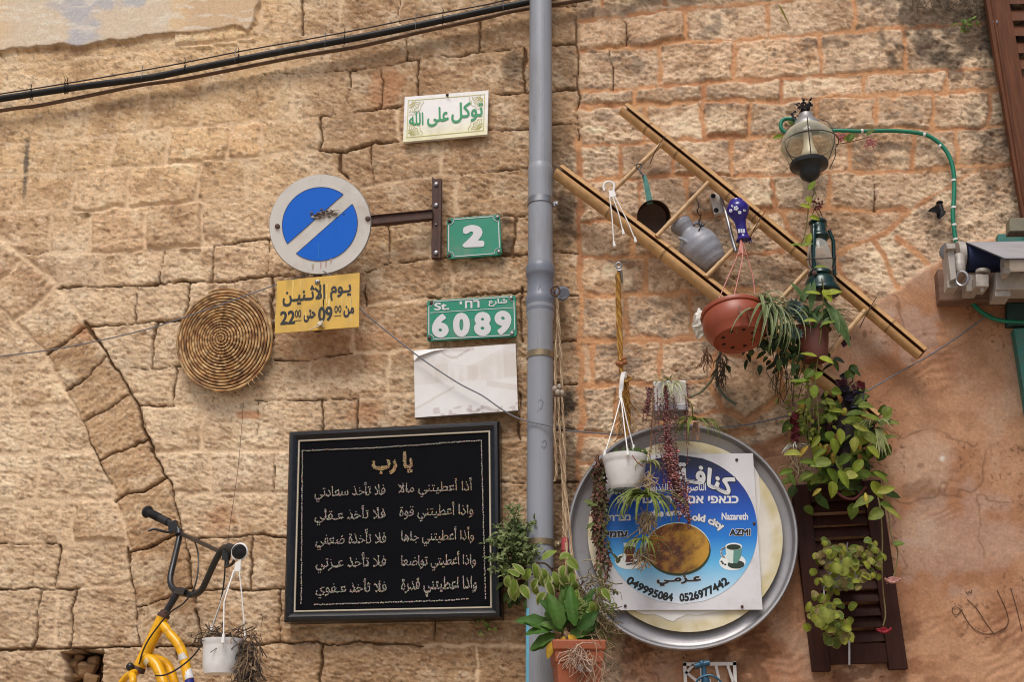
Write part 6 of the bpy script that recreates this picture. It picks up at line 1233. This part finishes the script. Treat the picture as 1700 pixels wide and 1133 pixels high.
# large hoya over the dark shutter
t = thing('hoya_plant', 'big trailing plant with broad pointed yellow green leaves above the dark shutter', 'plant', P(1400, 740, .2))
mb = MB()
HO = [(1418, 672, 40, 34, 20), (1425, 676, 15, 28, 18), (1380, 650, -10, 22, 16), (1342, 668, 175, 26, 10), (1362, 668, 0, 26, 10), (1376, 682, 10, 26, 9), (1400, 700, -8, 44, 20), (1390, 697, 150, 30, 18), (1376, 700, 70, 24, 18), (1372, 718, -60, 22, 18), (1394, 712, -95, 26, 20), (1382, 728, -85, 34, 22), (1410, 736, 20, 32, 20), (1416, 706, -40, 34, 16), (1432, 716, -35, 30, 18), (1360, 724, -150, 26, 14), (1372, 748, 200, 30, 20), (1358, 740, -95, 30, 20), (1352, 760, -60, 24, 18), (1380, 768, 200, 34, 24), (1374, 778, -80, 40, 26), (1384, 756, -60, 38, 18), (1412, 756, -150, 34, 24), (1432, 764, -140, 32, 20), (1392, 782, -70, 30, 18), (1424, 790, 170, 30, 18), (1446, 786, 190, 30, 20), (1450, 784, -25, 36, 14), (1448, 800, -70, 42, 24), (1456, 818, 12, 42, 16), (1450, 826, 190, 42, 20), (1460, 836, -40, 28, 14), (1466, 842, -25, 36, 10), (1466, 848, 215, 30, 20), (1350, 786, 200, 30, 18), (1380, 800, -95, 34, 18), (1352, 768, 185, 28, 12), (1330, 756, 190, 34, 18), (1318, 782, 180, 28, 14), (1308, 786, -60, 26, 14), (1344, 660, -80, 22, 14), (1430, 690, 0, 40, 14), (1462, 730, 8, 36, 12), (1440, 742, -50, 34, 18), (1405, 690, 30, 40, 18), (1370, 664, -40, 26, 16), (1420, 726, -100, 30, 20)]
for (x, y, a, L, W) in HO: ovate(mb, x, y, a + random.gauss(0, 9), L * random.uniform(.78, 1.14), W * random.uniform(.74, 1.05), random.uniform(.19, .28), lc(*random.choice([(142, 152, 54), (126, 142, 50), (104, 124, 44), (158, 160, 74), (88, 106, 42), (120, 132, 62)])), None, .55)
for k in range(170): x = random.gauss(1402, 34); y = random.gauss(735, 42); ovate(mb, x, y, random.uniform(-180, 60), random.uniform(18, 34), random.uniform(11, 19), random.uniform(.09, .18), lc(*random.choice([(76, 94, 36), (60, 78, 32), (100, 116, 44), (112, 126, 48)])), None, .7)
for k in range(110): x = random.gauss(1345, 22); y = random.gauss(690, 22); ovate(mb, x, y, random.uniform(0, 360), random.uniform(6, 12), random.uniform(4, 8), random.uniform(.12, .22), lc(*random.choice([(96, 112, 44), (136, 146, 60), (150, 156, 70)])), None, .6)
for k in range(16): x = random.gauss(1396, 34); y = random.gauss(745, 44); ovate(mb, x, y, random.uniform(-150, -30), random.uniform(18, 30), random.uniform(8, 13), random.uniform(.16, .25), lc(*random.choice([(176, 150, 66), (142, 104, 58), (188, 176, 84)])), lc(130, 96, 54), 1.6)
part('foliage', mb, m_leaf, t)
mb = MB()
for pts in ([(1452, 800, .2), (1462, 850, .2), (1465, 900, .18), (1464, 930, .16), (1466, 980, .12), (1470, 1020, .12), (1466, 1040, .12)], [(1464, 790, .2), (1476, 860, .12), (1480, 890, .12), (1490, 915, .12), (1488, 940, .12), (1482, 962, .12)], [(1345, 690, .2), (1340, 640, .2), (1332, 600, .22)], [(1360, 720, .2), (1356, 660, .24), (1352, 610, .26)], [(1344, 740, .16), (1340, 690, .16), (1342, 640, .18), (1330, 610, .2)], [(1340, 745, .16), (1336, 700, .16), (1338, 650, .18)]): mb.tube(path(pts, 6), .0028, 5, True, lin((124, 112, 72)))
mb.tube(path([(1384, 812, .16), (1400, 826, .17), (1420, 828, .17), (1438, 808, .17)], 6), .005, 6, True, lin((96, 44, 44))); part('stems', mb, m_dry, t)
ovm = MB(); ovate(ovm, 1482, 905, 10, 20, 14, .13, lc(110, 128, 56)); part('leaf', ovm, m_leaf, t)
def bloom(cx_, cy_, col, r): 
    m_ = MB()
    for k in range(90):
        a = random.uniform(0, 3.14); z = random.random() ** .5; m_.sphere(P(cx_ + r * z * math.cos(a), cy_ + r * .6 * (1 - z) + r * .5 * z * math.sin(a), .13 + .03 * random.random()), .0052, 6, 4, (1, 1, .8), lc(*col, .2))
    for k in range(40): m_.tube([P(cx_, cy_ - 2, .14), P(cx_ + random.uniform(-r, r) * .9, cy_ + random.uniform(0, r * .8), .14)], .0012, 4, True, lc(*col))
    return m_
part('flower', bloom(1482, 960, (206, 158, 150), 14), m_leaf, t); part('flower', bloom(1467, 1044, (160, 52, 62), 12), m_leaf, t)
mb = MB(); p = P(1452, 702, .25); spider(mb, p, 26, .11, .007, ((150, 160, 104), (96, 120, 60)), (206, 208, 170), 1, .5, .5, 2.2)
for k in range(10): q = P(1455 + random.uniform(-4, 8), 712, .25); mb.leaf(q, (random.uniform(-.3, .4), -.3, -1), (0, -1, 0), .12, .008, .5, .2, lc(170, 176, 120), None, 6, 'strap')
part('spider_offshoot', mb, m_leaf, t)
mb = MB(); p = P(1320, 742, .2); spider(mb, p, 20, .085, .007, ((186, 190, 176),), (214, 214, 200), 1, .5, .5, 1.8); straw_mass(mb, 1325, 765, 12, 26, .2, 60, .05, [(150, 128, 100), (120, 92, 68), (176, 158, 130)], .02, .5); part('pale_offshoot', mb, m_leaf, t)
mb = MB(); 
mb.tube([P(1402, 650, .14), P(1400, 720, .14), P(1396, 800, .13)], [.03, .045, .04], 12, True, lin((34, 24, 26)))  # dark core of the cloth, its colour also stands for shade inside the plant
for k in range(34): q = P(1403 + random.gauss(0, 18), 705 + random.gauss(0, 40), .12); mb.leaf(q, (random.uniform(-1, 1), -.3, random.uniform(-1, .4)), (0, -1, 0), .06, .05, .8, .3, lc(*random.choice([(84, 30, 40), (40, 30, 48), (58, 26, 36), (34, 34, 44)])))
for (x, y, cl) in ((1398, 640, (72, 36, 48)), (1412, 640, (160, 136, 112)), (1420, 640, (96, 32, 40)), (1416, 656, (44, 34, 58)), (1404, 650, (36, 28, 44)), (1426, 664, (60, 60, 76)), (1322, 690, (104, 36, 44)), (1320, 724, (92, 30, 38))):
    for k in range(5): q = P(x + random.gauss(0, 3), y + random.gauss(0, 4), .19); mb.leaf(q, (random.uniform(-1, 1), -.3, random.uniform(-1, .6)), (0, -1, 0), .034, .03, 1.6, .6, lc(*cl), None, 5, 'strap')
tag(link_mesh('dark_cloth', mb, vmat('printed_cloth', .9, .3, 50)), 'dark red and navy cloth bundled at the lower end of the ladder behind the leaves', 'cloth')

# round leaved plant in a small white pot on the shutter
t = thing('round_leaf_plant', 'yellow green round leaved plant in a small pot hooked on the dark shutter', 'potted plant', P(1408, 980, .15)); D_ = .15
part('pot', potmesh(1402, D_, [(20, 978), (22, 974), (26, 950), (28, 940), (29, 936)]), mat('grey_white_pot', (150, 150, 148), .5, var=.1), t)
mb = MB(); mb.tube(path([(1407, 902, .1), (1406, 912, .12), (1408, 920, .14)], 4), .003, 6); mb.tube([P(1411, 921, .15) + Vector((.012 * math.cos(q), -.004, .010 * math.sin(q))) for q in np.linspace(0, 5.6, 14)], .0028, 6); part('wire_hook', mb, m_steel, t)
mb = MB(); RC = [(146, 154, 54), (126, 138, 48), (164, 166, 70), (98, 112, 50), (120, 108, 66)]
def rounds(n, cx_, cy_, rx, ry, d0, d1, r0=10, r1=19):
    for k in range(n): x = random.gauss(cx_, rx); y = random.gauss(cy_, ry); ovate(mb, x, y, random.uniform(-160, 160), random.uniform(r0, r1), random.uniform(r0, r1) * .95, random.uniform(d0, d1), lc(*random.choice(RC)), lc(*random.choice([(150, 146, 84), (128, 104, 66), (132, 138, 66)])), .9, 0, 'round', .5)
rounds(40, 1405, 930, 24, 11, .19, .27); rounds(26, 1450, 930, 10, 14, .16, .24, 9, 15); rounds(16, 1368, 916, 9, 14, .15, .22, 9, 15); rounds(22, 1412, 958, 20, 12, .20, .26); rounds(16, 1370, 975, 8, 14, .16, .22, 9, 15); rounds(34, 1375, 1022, 17, 15, .17, .28, 11, 20); rounds(12, 1386, 1050, 12, 8, .17, .24, 13, 22); rounds(12, 1354, 1020, 7, 10, .15, .2, 9, 14)
for (x, y, r) in ((1392, 945, 17), (1375, 1025, 23), (1408, 935, 16), (1376, 968, 18), (1362, 1036, 16), (1402, 950, 16)): ovate(mb, x, y + r * .5, 95, r * 1.15, r * 1.15, .29, lc(146, 152, 70, .05), lc(120, 128, 58), .5, 0, 'round', .3)
ovate(mb, 1408, 912, 2, 26, 13, .2, lc(118, 136, 58)); part('foliage', mb, m_leaf, t)
mb = MB(); mb.tube(path([(1395, 940, .2), (1374, 960, .18), (1368, 985, .18), (1374, 1015, .2)], 5), .0035, 5); mb.tube([P(1410, 1060, .09), P(1410, 1105, .09)], .004, 5); part('stems', mb, m_dry, t)

# white pot on the ochre hanger
D_ = .24; t = thing('hanging_pot', 'white plastic pot with long spider plant, hung by white strings in front of the tray', 'hanging pot', P(1039, 812, D_))
part('pot', potmesh(1039, D_, [(22, 815), (25, 811), (26, 808), (29, 798), (32.5, 786), (34.5, 774), (35, 770), (36.5, 768), (37, 763), (37.5, 759)], 2.0, 48), m_white, t); part('soil', soil(1039, D_, 34, 762), m_soil, t)
mb = MB(); vs = path([(1031, 650, .12), (1032, 635, .13), (1034, 622, .13), (1036, 618, .13), (1037, 628, .12)], 4)
for a, b in zip(vs[:-1], vs[1:]): n_ = Vector((.009, 0, .001)); mb.add([a - n_, a + n_, b + n_, b - n_] + [q + Vector((0, .004, 0)) for q in (a - n_, a + n_, b + n_, b - n_)], [(0, 1, 2, 3), (7, 6, 5, 4), (0, 4, 5, 1), (2, 6, 7, 3), (1, 5, 6, 2), (3, 7, 4, 0)])
mb.box(P(1030, 655, .13), (.006, 0, 0), (0, .004, 0), (0, 0, .02)); part('hook', mb, m_hang, t)
for pts in ([(1031, 660, .13), (1019, 705, .18), (1004, 754, .27)], [(1031, 660, .13), (1036, 705, .22), (1042, 752, .335)], [(1032, 660, .13), (1042, 705, .16), (1052, 745, .15)]): mb = MB(); mb.tube([P(*q) for q in pts], .0027, 6); e = P(*pts[-1]); mb.tube([e + Vector((0, 0, .016)), e + Vector((0, -.002, -.012))], [.004, .007], 8); part('string', mb, m_hang, t)
mb = MB()
for k in range(70): ovate(mb, 1050 + random.gauss(0, 12), 753 + random.gauss(0, 2.5), random.uniform(20, 160), 7, 4, D_ + random.uniform(-.05, .03), lc(84, 104, 54))
for k in range(90): a = random.uniform(0, 6.28); ovate(mb, 1037 + 21 * math.cos(a), 812 + random.uniform(-1, 4), random.uniform(-170, -10), 8, 5, D_ + .055 * math.sin(a), lc(*random.choice([(78, 86, 70), (50, 56, 46), (120, 128, 112)])))
mb.tube(path([(1050, 757, .33), (1058, 768, .345), (1068, 775, .345)], 4), .002, 5, True, lin((130, 50, 56)))
mb.tube(path([(1074, 756, .25), (1080, 768, .28), (1079, 800, .28), (1074, 850, .28), (1070, 900, .28), (1066, 920, .28)], 6), .003, 5, True, lin((170, 166, 110)))
spider(mb, P(1078, 768, .28), 18, .10, .008, ((150, 158, 76), (170, 172, 110)), (200, 196, 140), 1, .7, .5, 2.8)
spider(mb, P(1073, 826, .29), 44, .21, .012, ((120, 138, 60), (140, 152, 76), (102, 122, 52)), (168, 174, 104), 1.1, .75, .7, 2.3)
spider(mb, P(1068, 898, .29), 22, .13, .010, ((128, 142, 62), (108, 126, 54)), (168, 172, 100), 1.0, .7, .6, 2.4)
for (x, y, n_) in ((1072, 858, 50), (1067, 915, 36), (1078, 790, 26)):
    for k in range(n_): p = P(x + random.gauss(0, 4), y + random.gauss(0, 5), .29); mb.tube([p, p + Vector((random.gauss(0, .018), random.gauss(0, .01), -.02)), p + Vector((random.gauss(0, .028), random.gauss(0, .015), -random.uniform(.03, .075)))], .0022, 4, True, lc(180, 158, 128, .2))
part('spider_plant', mb, m_leaf, t)

# dry trailing stems left of the tray
mb = MB()
for k in range(16):
    x0 = 998 + random.gauss(0, 4); pts = [(x0 + 2, 762 + random.uniform(-6, 20), .2)]
    for q in range(1, 8): pts.append((x0 - 3 + random.gauss(0, 3.5) + (6 if q > 5 else 0), 762 + q * random.uniform(24, 29), .17 + random.uniform(-.02, .02)))
    pts = pts[:random.randint(5, 8)]; mb.tube(path(pts, 4), .0026, 5, True, lc(*random.choice([(122, 84, 66), (96, 66, 52), (140, 104, 82), (110, 60, 58)])))
    for q in path(pts, 7): mb.leaf(q, (random.uniform(-1, 1), -.5, random.uniform(-1, .6)), (0, -1, .3), random.uniform(.012, .024), .010, 1, .4, lc(*random.choice([(112, 76, 60), (88, 70, 48), (92, 98, 54), (134, 92, 80), (70, 50, 42)])))
for pts in ([(1002, 830, .2), (1008, 860, .2), (1004, 880, .2), (1010, 905, .19), (1020, 925, .18), (1030, 930, .18)], [(996, 940, .2), (1000, 968, .2), (1012, 978, .2), (1022, 982, .2)], [(1000, 790, .2), (1006, 770, .2)]):
    mb.tube(path(pts, 6), .003, 5, True, lin((70, 62, 42)))
    for q in path(pts, 4): mb.leaf(q, (random.uniform(-1, 1), -.3, random.uniform(-1, .6)), (0, -1, .3), .02, .012, .8, .3, lc(86, 92, 50))
for (x, y, a) in ((985, 838, 150), (987, 870, 200), (975, 842, 20)): ovate(mb, x, y, a, 18, 9, .2, lc(96, 108, 52))
tag(link_mesh('dry_vine', mb, m_dry), 'brown dried vine stems trailing down the left side of the tray', 'vine')

# tin pot with string of red leaves
D_ = .16; t = thing('hanging_pot', 'square white tin pot with long strands of red bead leaves falling over the tray', 'hanging pot', P(1112, 694, D_))
mb = MB(); c0 = P(1112, 660, D_); hx = 27 * S(1112, 660, D_); hz = (zat(1112, 640, D_) - zat(1112, 678, D_)) / 2
mb.prism([c0 + Vector((-hx, -hx, -hz)), c0 + Vector((hx, -hx, -hz)), c0 + Vector((hx, -hx, hz)), c0 + Vector((-hx, -hx, hz))], hx * 2); part('pot', mb, mat('white_tin', (196, 190, 184), .45, .1, var=.1, vs_=8, dirt=((150, 120, 100), .5, 10)), t, smooth=False, bevel=.004)
mb = MB(); mb.prism([c0 + Vector((-hx * 1.05, -hx * 1.06, -hz - .03)), c0 + Vector((hx * 1.05, -hx * 1.06, -hz - .03)), c0 + Vector((hx * 1.05, -hx * 1.06, -hz)), c0 + Vector((-hx * 1.05, -hx * 1.06, -hz))], hx * 2.1); part('tin_holder', mb, m_alu, t, smooth=False, bevel=.003)
RED = [(124, 52, 54), (146, 72, 72), (100, 42, 46), (160, 96, 92), (88, 46, 44), (120, 66, 60), (116, 88, 70)]
mb = MB()
def strand(x, y0, y1, dx, d, dens, r0=.0034):
    pts = [(x + dx * u + random.gauss(0, 1.2), y0 + (y1 - y0) * u, d + .02 * math.sin(3 * u)) for u in np.linspace(0, 1, 7)]; q = path(pts, max(3, int((y1 - y0) / 6 / 4.2 * dens)))
    mb.tube(q, .0011, 4, True, lin((96, 52, 48)))
    for p in q: mb.sphere(p + Vector((random.gauss(0, .005), random.gauss(0, .004), 0)), r0 * random.uniform(.7, 1.3), 6, 4, (1.2, .9, .8), lc(*random.choice(RED), .2))
for k in range(12): strand(1104 + random.gauss(0, 7), 642, random.uniform(760, 850), random.gauss(8, 5), .25 + random.uniform(-.01, .02), 1.2)
for k in range(13): strand(1108 + random.gauss(0, 9), 735 + random.uniform(-15, 10), random.uniform(790, 868), random.gauss(16, 6), .25 + random.uniform(-.01, .03), 1.5, .0044)
for k in range(6): strand(1134 + random.gauss(0, 5), 800 + random.uniform(-15, 10), random.uniform(850, 880), random.gauss(2, 3), .25, 1.3, .004)
for k in range(10): strand(1137 + random.gauss(0, 4), 638, random.uniform(660, 690), random.gauss(3, 3), .2, 1.0)
for k in range(10): strand(1080 + random.gauss(0, 3), 645, random.uniform(670, 705), random.gauss(-7, 4), .2, 1.0)
for x, y1 in ((1084, 800), (1086, 770), (1138, 740), (1140, 770), (1120, 720), (1095, 690)): strand(x, 660, y1, random.gauss(0, 3), .24, .7, .003)
part('red_strands', mb, vmat('red_succulent', .45, .2, 60), t)
mb = MB(); spider(mb, P(1112, 637, .20), 26, .12, .008, ((118, 134, 66), (150, 158, 98)), (206, 206, 160), 1.2, .8, .5, 2.4)
for k in range(8): q = P(1106 + random.uniform(-10, 22), 640, .25); mb.leaf(q, (random.uniform(-.3, .4), -.5, .2), (0, -.3, 1), .15, .008, 2.6, .2, lc(196, 196, 160), None, 8, 'strap')
mb.tube(path([(1135, 655, .24), (1148, 672, .24), (1150, 690, .2), (1155, 698, .18)], 5), .003, 5, True, lin((150, 150, 90))); mb.tube(path([(1085, 640, .23), (1083, 700, .24), (1078, 760, .25), (1075, 770, .26)], 5), .0022, 5, True, lin((150, 112, 80)))
spider(mb, P(1156, 698, .2), 24, .17, .010, ((104, 126, 56), (126, 142, 66)), (150, 160, 86), 1.3, .55, .5, 2.3)
for k in range(10): p = P(1154 + random.gauss(0, 2), 702, .2); mb.tube([p, p + Vector((random.gauss(0, .01), 0, -.03)), p + Vector((random.gauss(0, .014), 0, -.075))], .002, 4, True, lc(176, 140, 116))
part('spider_plant', mb, m_leaf, t)
mb = MB(); mb.tube(path([(1198, 580, .08), (1190, 610, .06), (1192, 640, .05), (1205, 660, .05), (1222, 672, .05)], 6), .0065, 8, True, lin((92, 98, 84))); mb.tube(path([(1196, 582, .08), (1185, 625, .05), (1165, 650, .06), (1145, 660, .1)], 6), .005, 8, True, lin((112, 112, 84)))
straw_mass(mb, 1198, 605, 8, 30, .08, 70, .05, [(70, 56, 44), (96, 72, 54), (48, 42, 36)], .02, .8); straw_mass(mb, 1172, 585, 5, 20, .08, 16, .06, [(120, 84, 60)], .02, 1); tag(link_mesh('old_root', mb, m_dry), 'dark bare roots and stems hanging under the terracotta bowl', 'roots')

# terracotta trough and its plants, bottom centre
D_ = .34; t = thing('potted_plant', 'square terracotta pot with serrated and variegated leaves at the foot of the drainpipe', 'potted plant', P(956, 1150, D_)); s_ = S(955, 1090, D_); hw_ = 42 * s_; c0 = P(957, 1076, D_); rotz = Matrix.Rotation(R(10), 3, 'Z')
def tap(z0, w0, z1, w1): return [c0 + rotz @ Vector((a * w_, b * w_, z)) for z, w_ in ((z0, w0), (z1, w1)) for a, b in ((-1, -1), (1, -1), (1, 1), (-1, 1))]
bxf = [(0, 1, 5, 4), (1, 2, 6, 5), (2, 3, 7, 6), (3, 0, 4, 7), (3, 2, 1, 0), (4, 5, 6, 7)]
m_tc = mat('terracotta', (156, 84, 52), .55, var=.10, vs_=7, dirt=((176, 120, 90), .35, 7)); mb = MB(); mb.add(tap(-.32, hw_ * .66, -.06, hw_ * .88), bxf); mb.add(tap(-.064, hw_ * .93, -.018, hw_ * .96), bxf); part('pot', mb, m_tc, t, smooth=False, bevel=.004); mb = MB(); mb.add(tap(-.020, hw_ * 1.03, .018, hw_ * 1.05), bxf); part('pot_rim', mb, m_tc, t, smooth=False, bevel=.006)
mb = MB(); a = c0 + rotz @ Vector((.024, -hw_ * .93, -.078)); mb.prism([a + Vector((-.04, 0, .006)), a + Vector((.018, 0, .016)), a + Vector((.022, 0, -.018)), a + Vector((-.02, 0, -.018)), a + Vector((-.036, 0, -.008))], .003); part('plant_tag', mb, mat('plastic_tag', (196, 204, 212), .3), t)
mb = MB()
BIG = [(915, 1040, 165, 62, 24), (930, 1045, 100, 66, 26), (942, 1030, 82, 62, 22), (955, 1040, 100, 74, 20), (965, 1030, 75, 60, 20), (935, 1035, 130, 56, 22), (928, 1048, 70, 52, 22), (945, 1050, 60, 48, 24), (960, 1046, 40, 46, 20), (955, 1062, 14, 32, 28), (945, 1060, 25, 44, 20), (922, 1054, 200, 52, 18), (915, 1060, 210, 40, 16), (938, 1024, 88, 58, 18), (970, 1040, 60, 50, 18), (905, 1045, 150, 40, 18), (925, 1040, 110, 46, 24), (918, 1046, 172, 50, 22), (935, 1050, 145, 44, 22), (962, 1050, 30, 40, 22)]
for (x, y, a, L, W) in BIG:
    i0 = len(mb.v); ovate(mb, x, y, a, L, W, .36 + random.uniform(0, .08), lc(*random.choice([(78, 116, 50), (92, 128, 58), (66, 102, 46), (104, 134, 68)])), None, .7)
    for k in range(i0, len(mb.v)):
        if (k - i0) % 5 in (0, 4) and ((k - i0) // 5) % 2: v = Vector(mb.v[k]); m_ = Vector(mb.v[k - ((k - i0) % 5) + 2]); mb.v[k] = tuple(v + (v - m_) * .22)
for (x, y, a) in ((925, 1062, -60), (936, 1058, -100), (944, 1055, -50), (930, 1064, -95), (918, 1066, -110)): ovate(mb, x, y, a, 30, 15, .43, lc(184, 150, 52), lc(160, 120, 40), .9)
for k in range(30): ovate(mb, 960 + random.gauss(0, 9), 1014 + random.gauss(0, 7), random.uniform(0, 180), 11, 7, .42, lc(112, 140, 66), lc(150, 168, 96), .6)
part('green_leaves', mb, m_leaf, t)
mb = MB(); stems_ = [[(945, 1050, .38), (925, 990, .36), (905, 955, .34), (880, 955, .34), (858, 965, .34)], [(948, 1050, .38), (935, 980, .36), (910, 940, .36), (890, 935, .36)], [(950, 1050, .38), (945, 980, .36), (932, 945, .36), (915, 945, .36)], [(955, 1050, .38), (955, 980, .34), (950, 935, .33), (945, 925, .33)], [(960, 1050, .38), (970, 1000, .36), (978, 985, .35)], [(955, 1050, .38), (962, 985, .34), (968, 965, .33)]]
VAR = [(886, 936, -70), (892, 940, -100), (880, 945, -130), (900, 945, -60), (905, 950, -95), (912, 955, -105), (918, 950, -60), (925, 958, -80), (893, 962, -120), (888, 968, -100), (910, 965, -80), (870, 955, 120), (862, 958, 140), (855, 962, -100), (850, 970, -90), (865, 972, -60), (900, 930, 40), (942, 928, -40), (946, 935, -80), (938, 940, -110), (930, 952, -60), (940, 958, -30), (950, 950, -75), (952, 965, -70), (958, 980, -100), (970, 998, -110), (975, 996, -70), (980, 1000, -60), (965, 1000, -140), (915, 970, -100), (920, 985, -130), (905, 985, -150), (930, 930, 50), (995, 975, -85), (1000, 978, -60), (845, 956, -120), (898, 952, -85), (936, 966, -95)]
for q in stems_: mb.tube(path(q, 6), .0036, 6, True, lin((84, 66, 48)))
for (x, y, a) in VAR: ovate(mb, x, y, a + random.gauss(0, 8), random.uniform(22, 32), random.uniform(13, 18), .38 + random.uniform(-.03, .06), lc(118, 140, 58), lc(*random.choice([(198, 200, 136), (176, 186, 112), (212, 210, 160)]), .1), random.uniform(.6, 1.9))
part('variegated_leaves', mb, m_leaf, t)
mb = MB(); straw_mass(mb, 985, 1010, 22, 60, .34, 220, .09, [(140, 124, 92), (112, 96, 66), (92, 84, 52), (160, 142, 108)], .06, .2); straw_mass(mb, 958, 1085, 14, 16, .46, 70, .06, [(186, 160, 140), (160, 132, 112)], .01, .5); straw_mass(mb, 985, 1105, 16, 30, .44, 24, .10, [(160, 128, 104)], .01, .9); part('dry_stems', mb, m_dry, t)

# small shrub growing out of the wall, and weeds
t = thing('wall_shrub', 'small grey green shrub growing from the wall between framed panel and drainpipe', 'shrub', P(850, 930, .05)); mb = MB(); st_ = MB()
for k in range(60):
    a = random.uniform(-40, 210); L = random.uniform(14, 64); x0, y0 = 856 + random.gauss(0, 8), random.gauss(910, 20); x1 = x0 + L * math.cos(R(a)) * .8; y1 = y0 - L * math.sin(R(a)) * .8 + 8; d1 = random.uniform(.06, .24); q = path([(x0, y0, .03), ((x0 + x1) / 2, (y0 + y1) / 2 - 4, d1 * .7), (x1, y1, d1)], 6); st_.tube(q, .0018, 4, True, lin((78, 72, 50)))
    for p in q[3:]:
        for m_ in range(2): mb.leaf(p + Vector((random.gauss(0, .008), random.gauss(0, .008), random.gauss(0, .008))), (random.uniform(-1, 1), random.uniform(-1, .1), random.uniform(-.6, 1)), (random.uniform(-.5, .5), -.7, .7), random.uniform(.016, .030), .012, .5, .2, lc(*random.choice([(108, 124, 74), (128, 142, 92), (92, 108, 66), (146, 156, 104)])))
for k in range(60): x = random.gauss(862, 14); y = random.uniform(920, 1000); ovate(mb, x, y, random.uniform(-150, -30), random.uniform(12, 22), random.uniform(7, 11), random.uniform(.04, .14), lc(*random.choice([(72, 90, 46), (92, 108, 54), (60, 74, 42)])), None, .7)
for (x, y) in ((840, 945), (848, 955), (838, 938), (858, 970)): ovate(mb, x, y, -90, 24, 12, .15, lc(124, 138, 62), lc(160, 166, 92))
part('foliage', mb, m_leaf, t); part('twigs', st_, m_dry, t)
def weed(label, x, y, n, r, L, cols=((110, 134, 56), (86, 110, 46)), d=.03):
    m_ = MB()
    for k in range(n): ovate(m_, x + random.gauss(0, r), y + random.gauss(0, r), random.uniform(0, 360), L * random.uniform(.6, 1.2), L * .45, d + random.uniform(0, .04), lc(*random.choice(cols)))
    for k in range(4): m_.tube([P(x, y + r, .01), P(x + random.gauss(0, r), y, d), P(x + random.gauss(0, r), y - r, d)], .0014, 4, True, lin((110, 120, 60)))
    tag(link_mesh('weed', m_, m_leaf), label, 'weed')
weed('little green weed in the dark stained corner near the top shutter', 1606, 40, 16, 8, 11); weed('tiny sprig sprouting from a joint under the framed panel', 808, 1040, 16, 9, 8); weed('small sprig at the lower left edge of the blue sign', 1008, 1010, 14, 6, 9, d=.16); weed('weed in the joint right of the terracotta pot', 1003, 1046, 18, 7, 9)
mb = MB(); mb.leaf(P(1293, 8, .03), (.35, -.05, -1), (0, -1, 0), .13, .012, .2, .2, lin((128, 118, 52)), None, 6, 'strap'); tag(link_mesh('grass_strand', mb, m_leaf), 'single yellowish grass blade hanging near the top of the right wall', 'grass blade')
mb = MB()
for k in range(46):
    x = random.uniform(1500, 1640); p = (x, random.uniform(-20, 4), .02); mb.tube(path([p, (x + random.gauss(0, 8), p[1] + random.uniform(8, 20), .03), (x + random.gauss(0, 16), p[1] + random.uniform(15, 42), .02)], 4), .0012, 4, True, lin(random.choice([(84, 70, 56), (110, 94, 74), (58, 50, 42)])))
tag(link_mesh('hair_roots', mb, m_dry), 'fine dry roots hanging over the dark stained top right stones', 'roots')
mb = MB(); mb.tube(path([(404, 668, .03), (402, 700, .025), (396, 770, .025), (388, 830, .03), (382, 870, .025), (378, 905, .03)], 6), .0011, 5, True, lin((140, 98, 62))); tag(link_mesh('rusty_thread', mb, m_rust), 'thin rusty wire hanging down the wall below the basket', 'wire')
t = thing('rubble_filling', 'small rubble stones filling the dark hole at the lower left', 'rubble', P(135, 1130, -.08))
for (x, y, r) in ((120, 1104, 15), (142, 1112, 17), (132, 1094, 9), (156, 1098, 10), (150, 1130, 14), (122, 1126, 12), (112, 1088, 8)):
    mb = MB(); k0 = len(mb.v); mb.sphere(P(x, y, -.09), r * .0026, 14, 10, (1.1, 1.0, .75)); c_ = P(x, y, -.09)
    mb.v = [tuple(c_ + (Vector(v) - c_) * (1 + .16 * math.sin(v[0] * 130 + r) + .14 * math.cos(v[2] * 150))) for v in mb.v]; part('stone', mb, mat('rubble_stone', (150, 118, 84), .95, var=.3, vs_=25, bump=.006, bs=40), t)
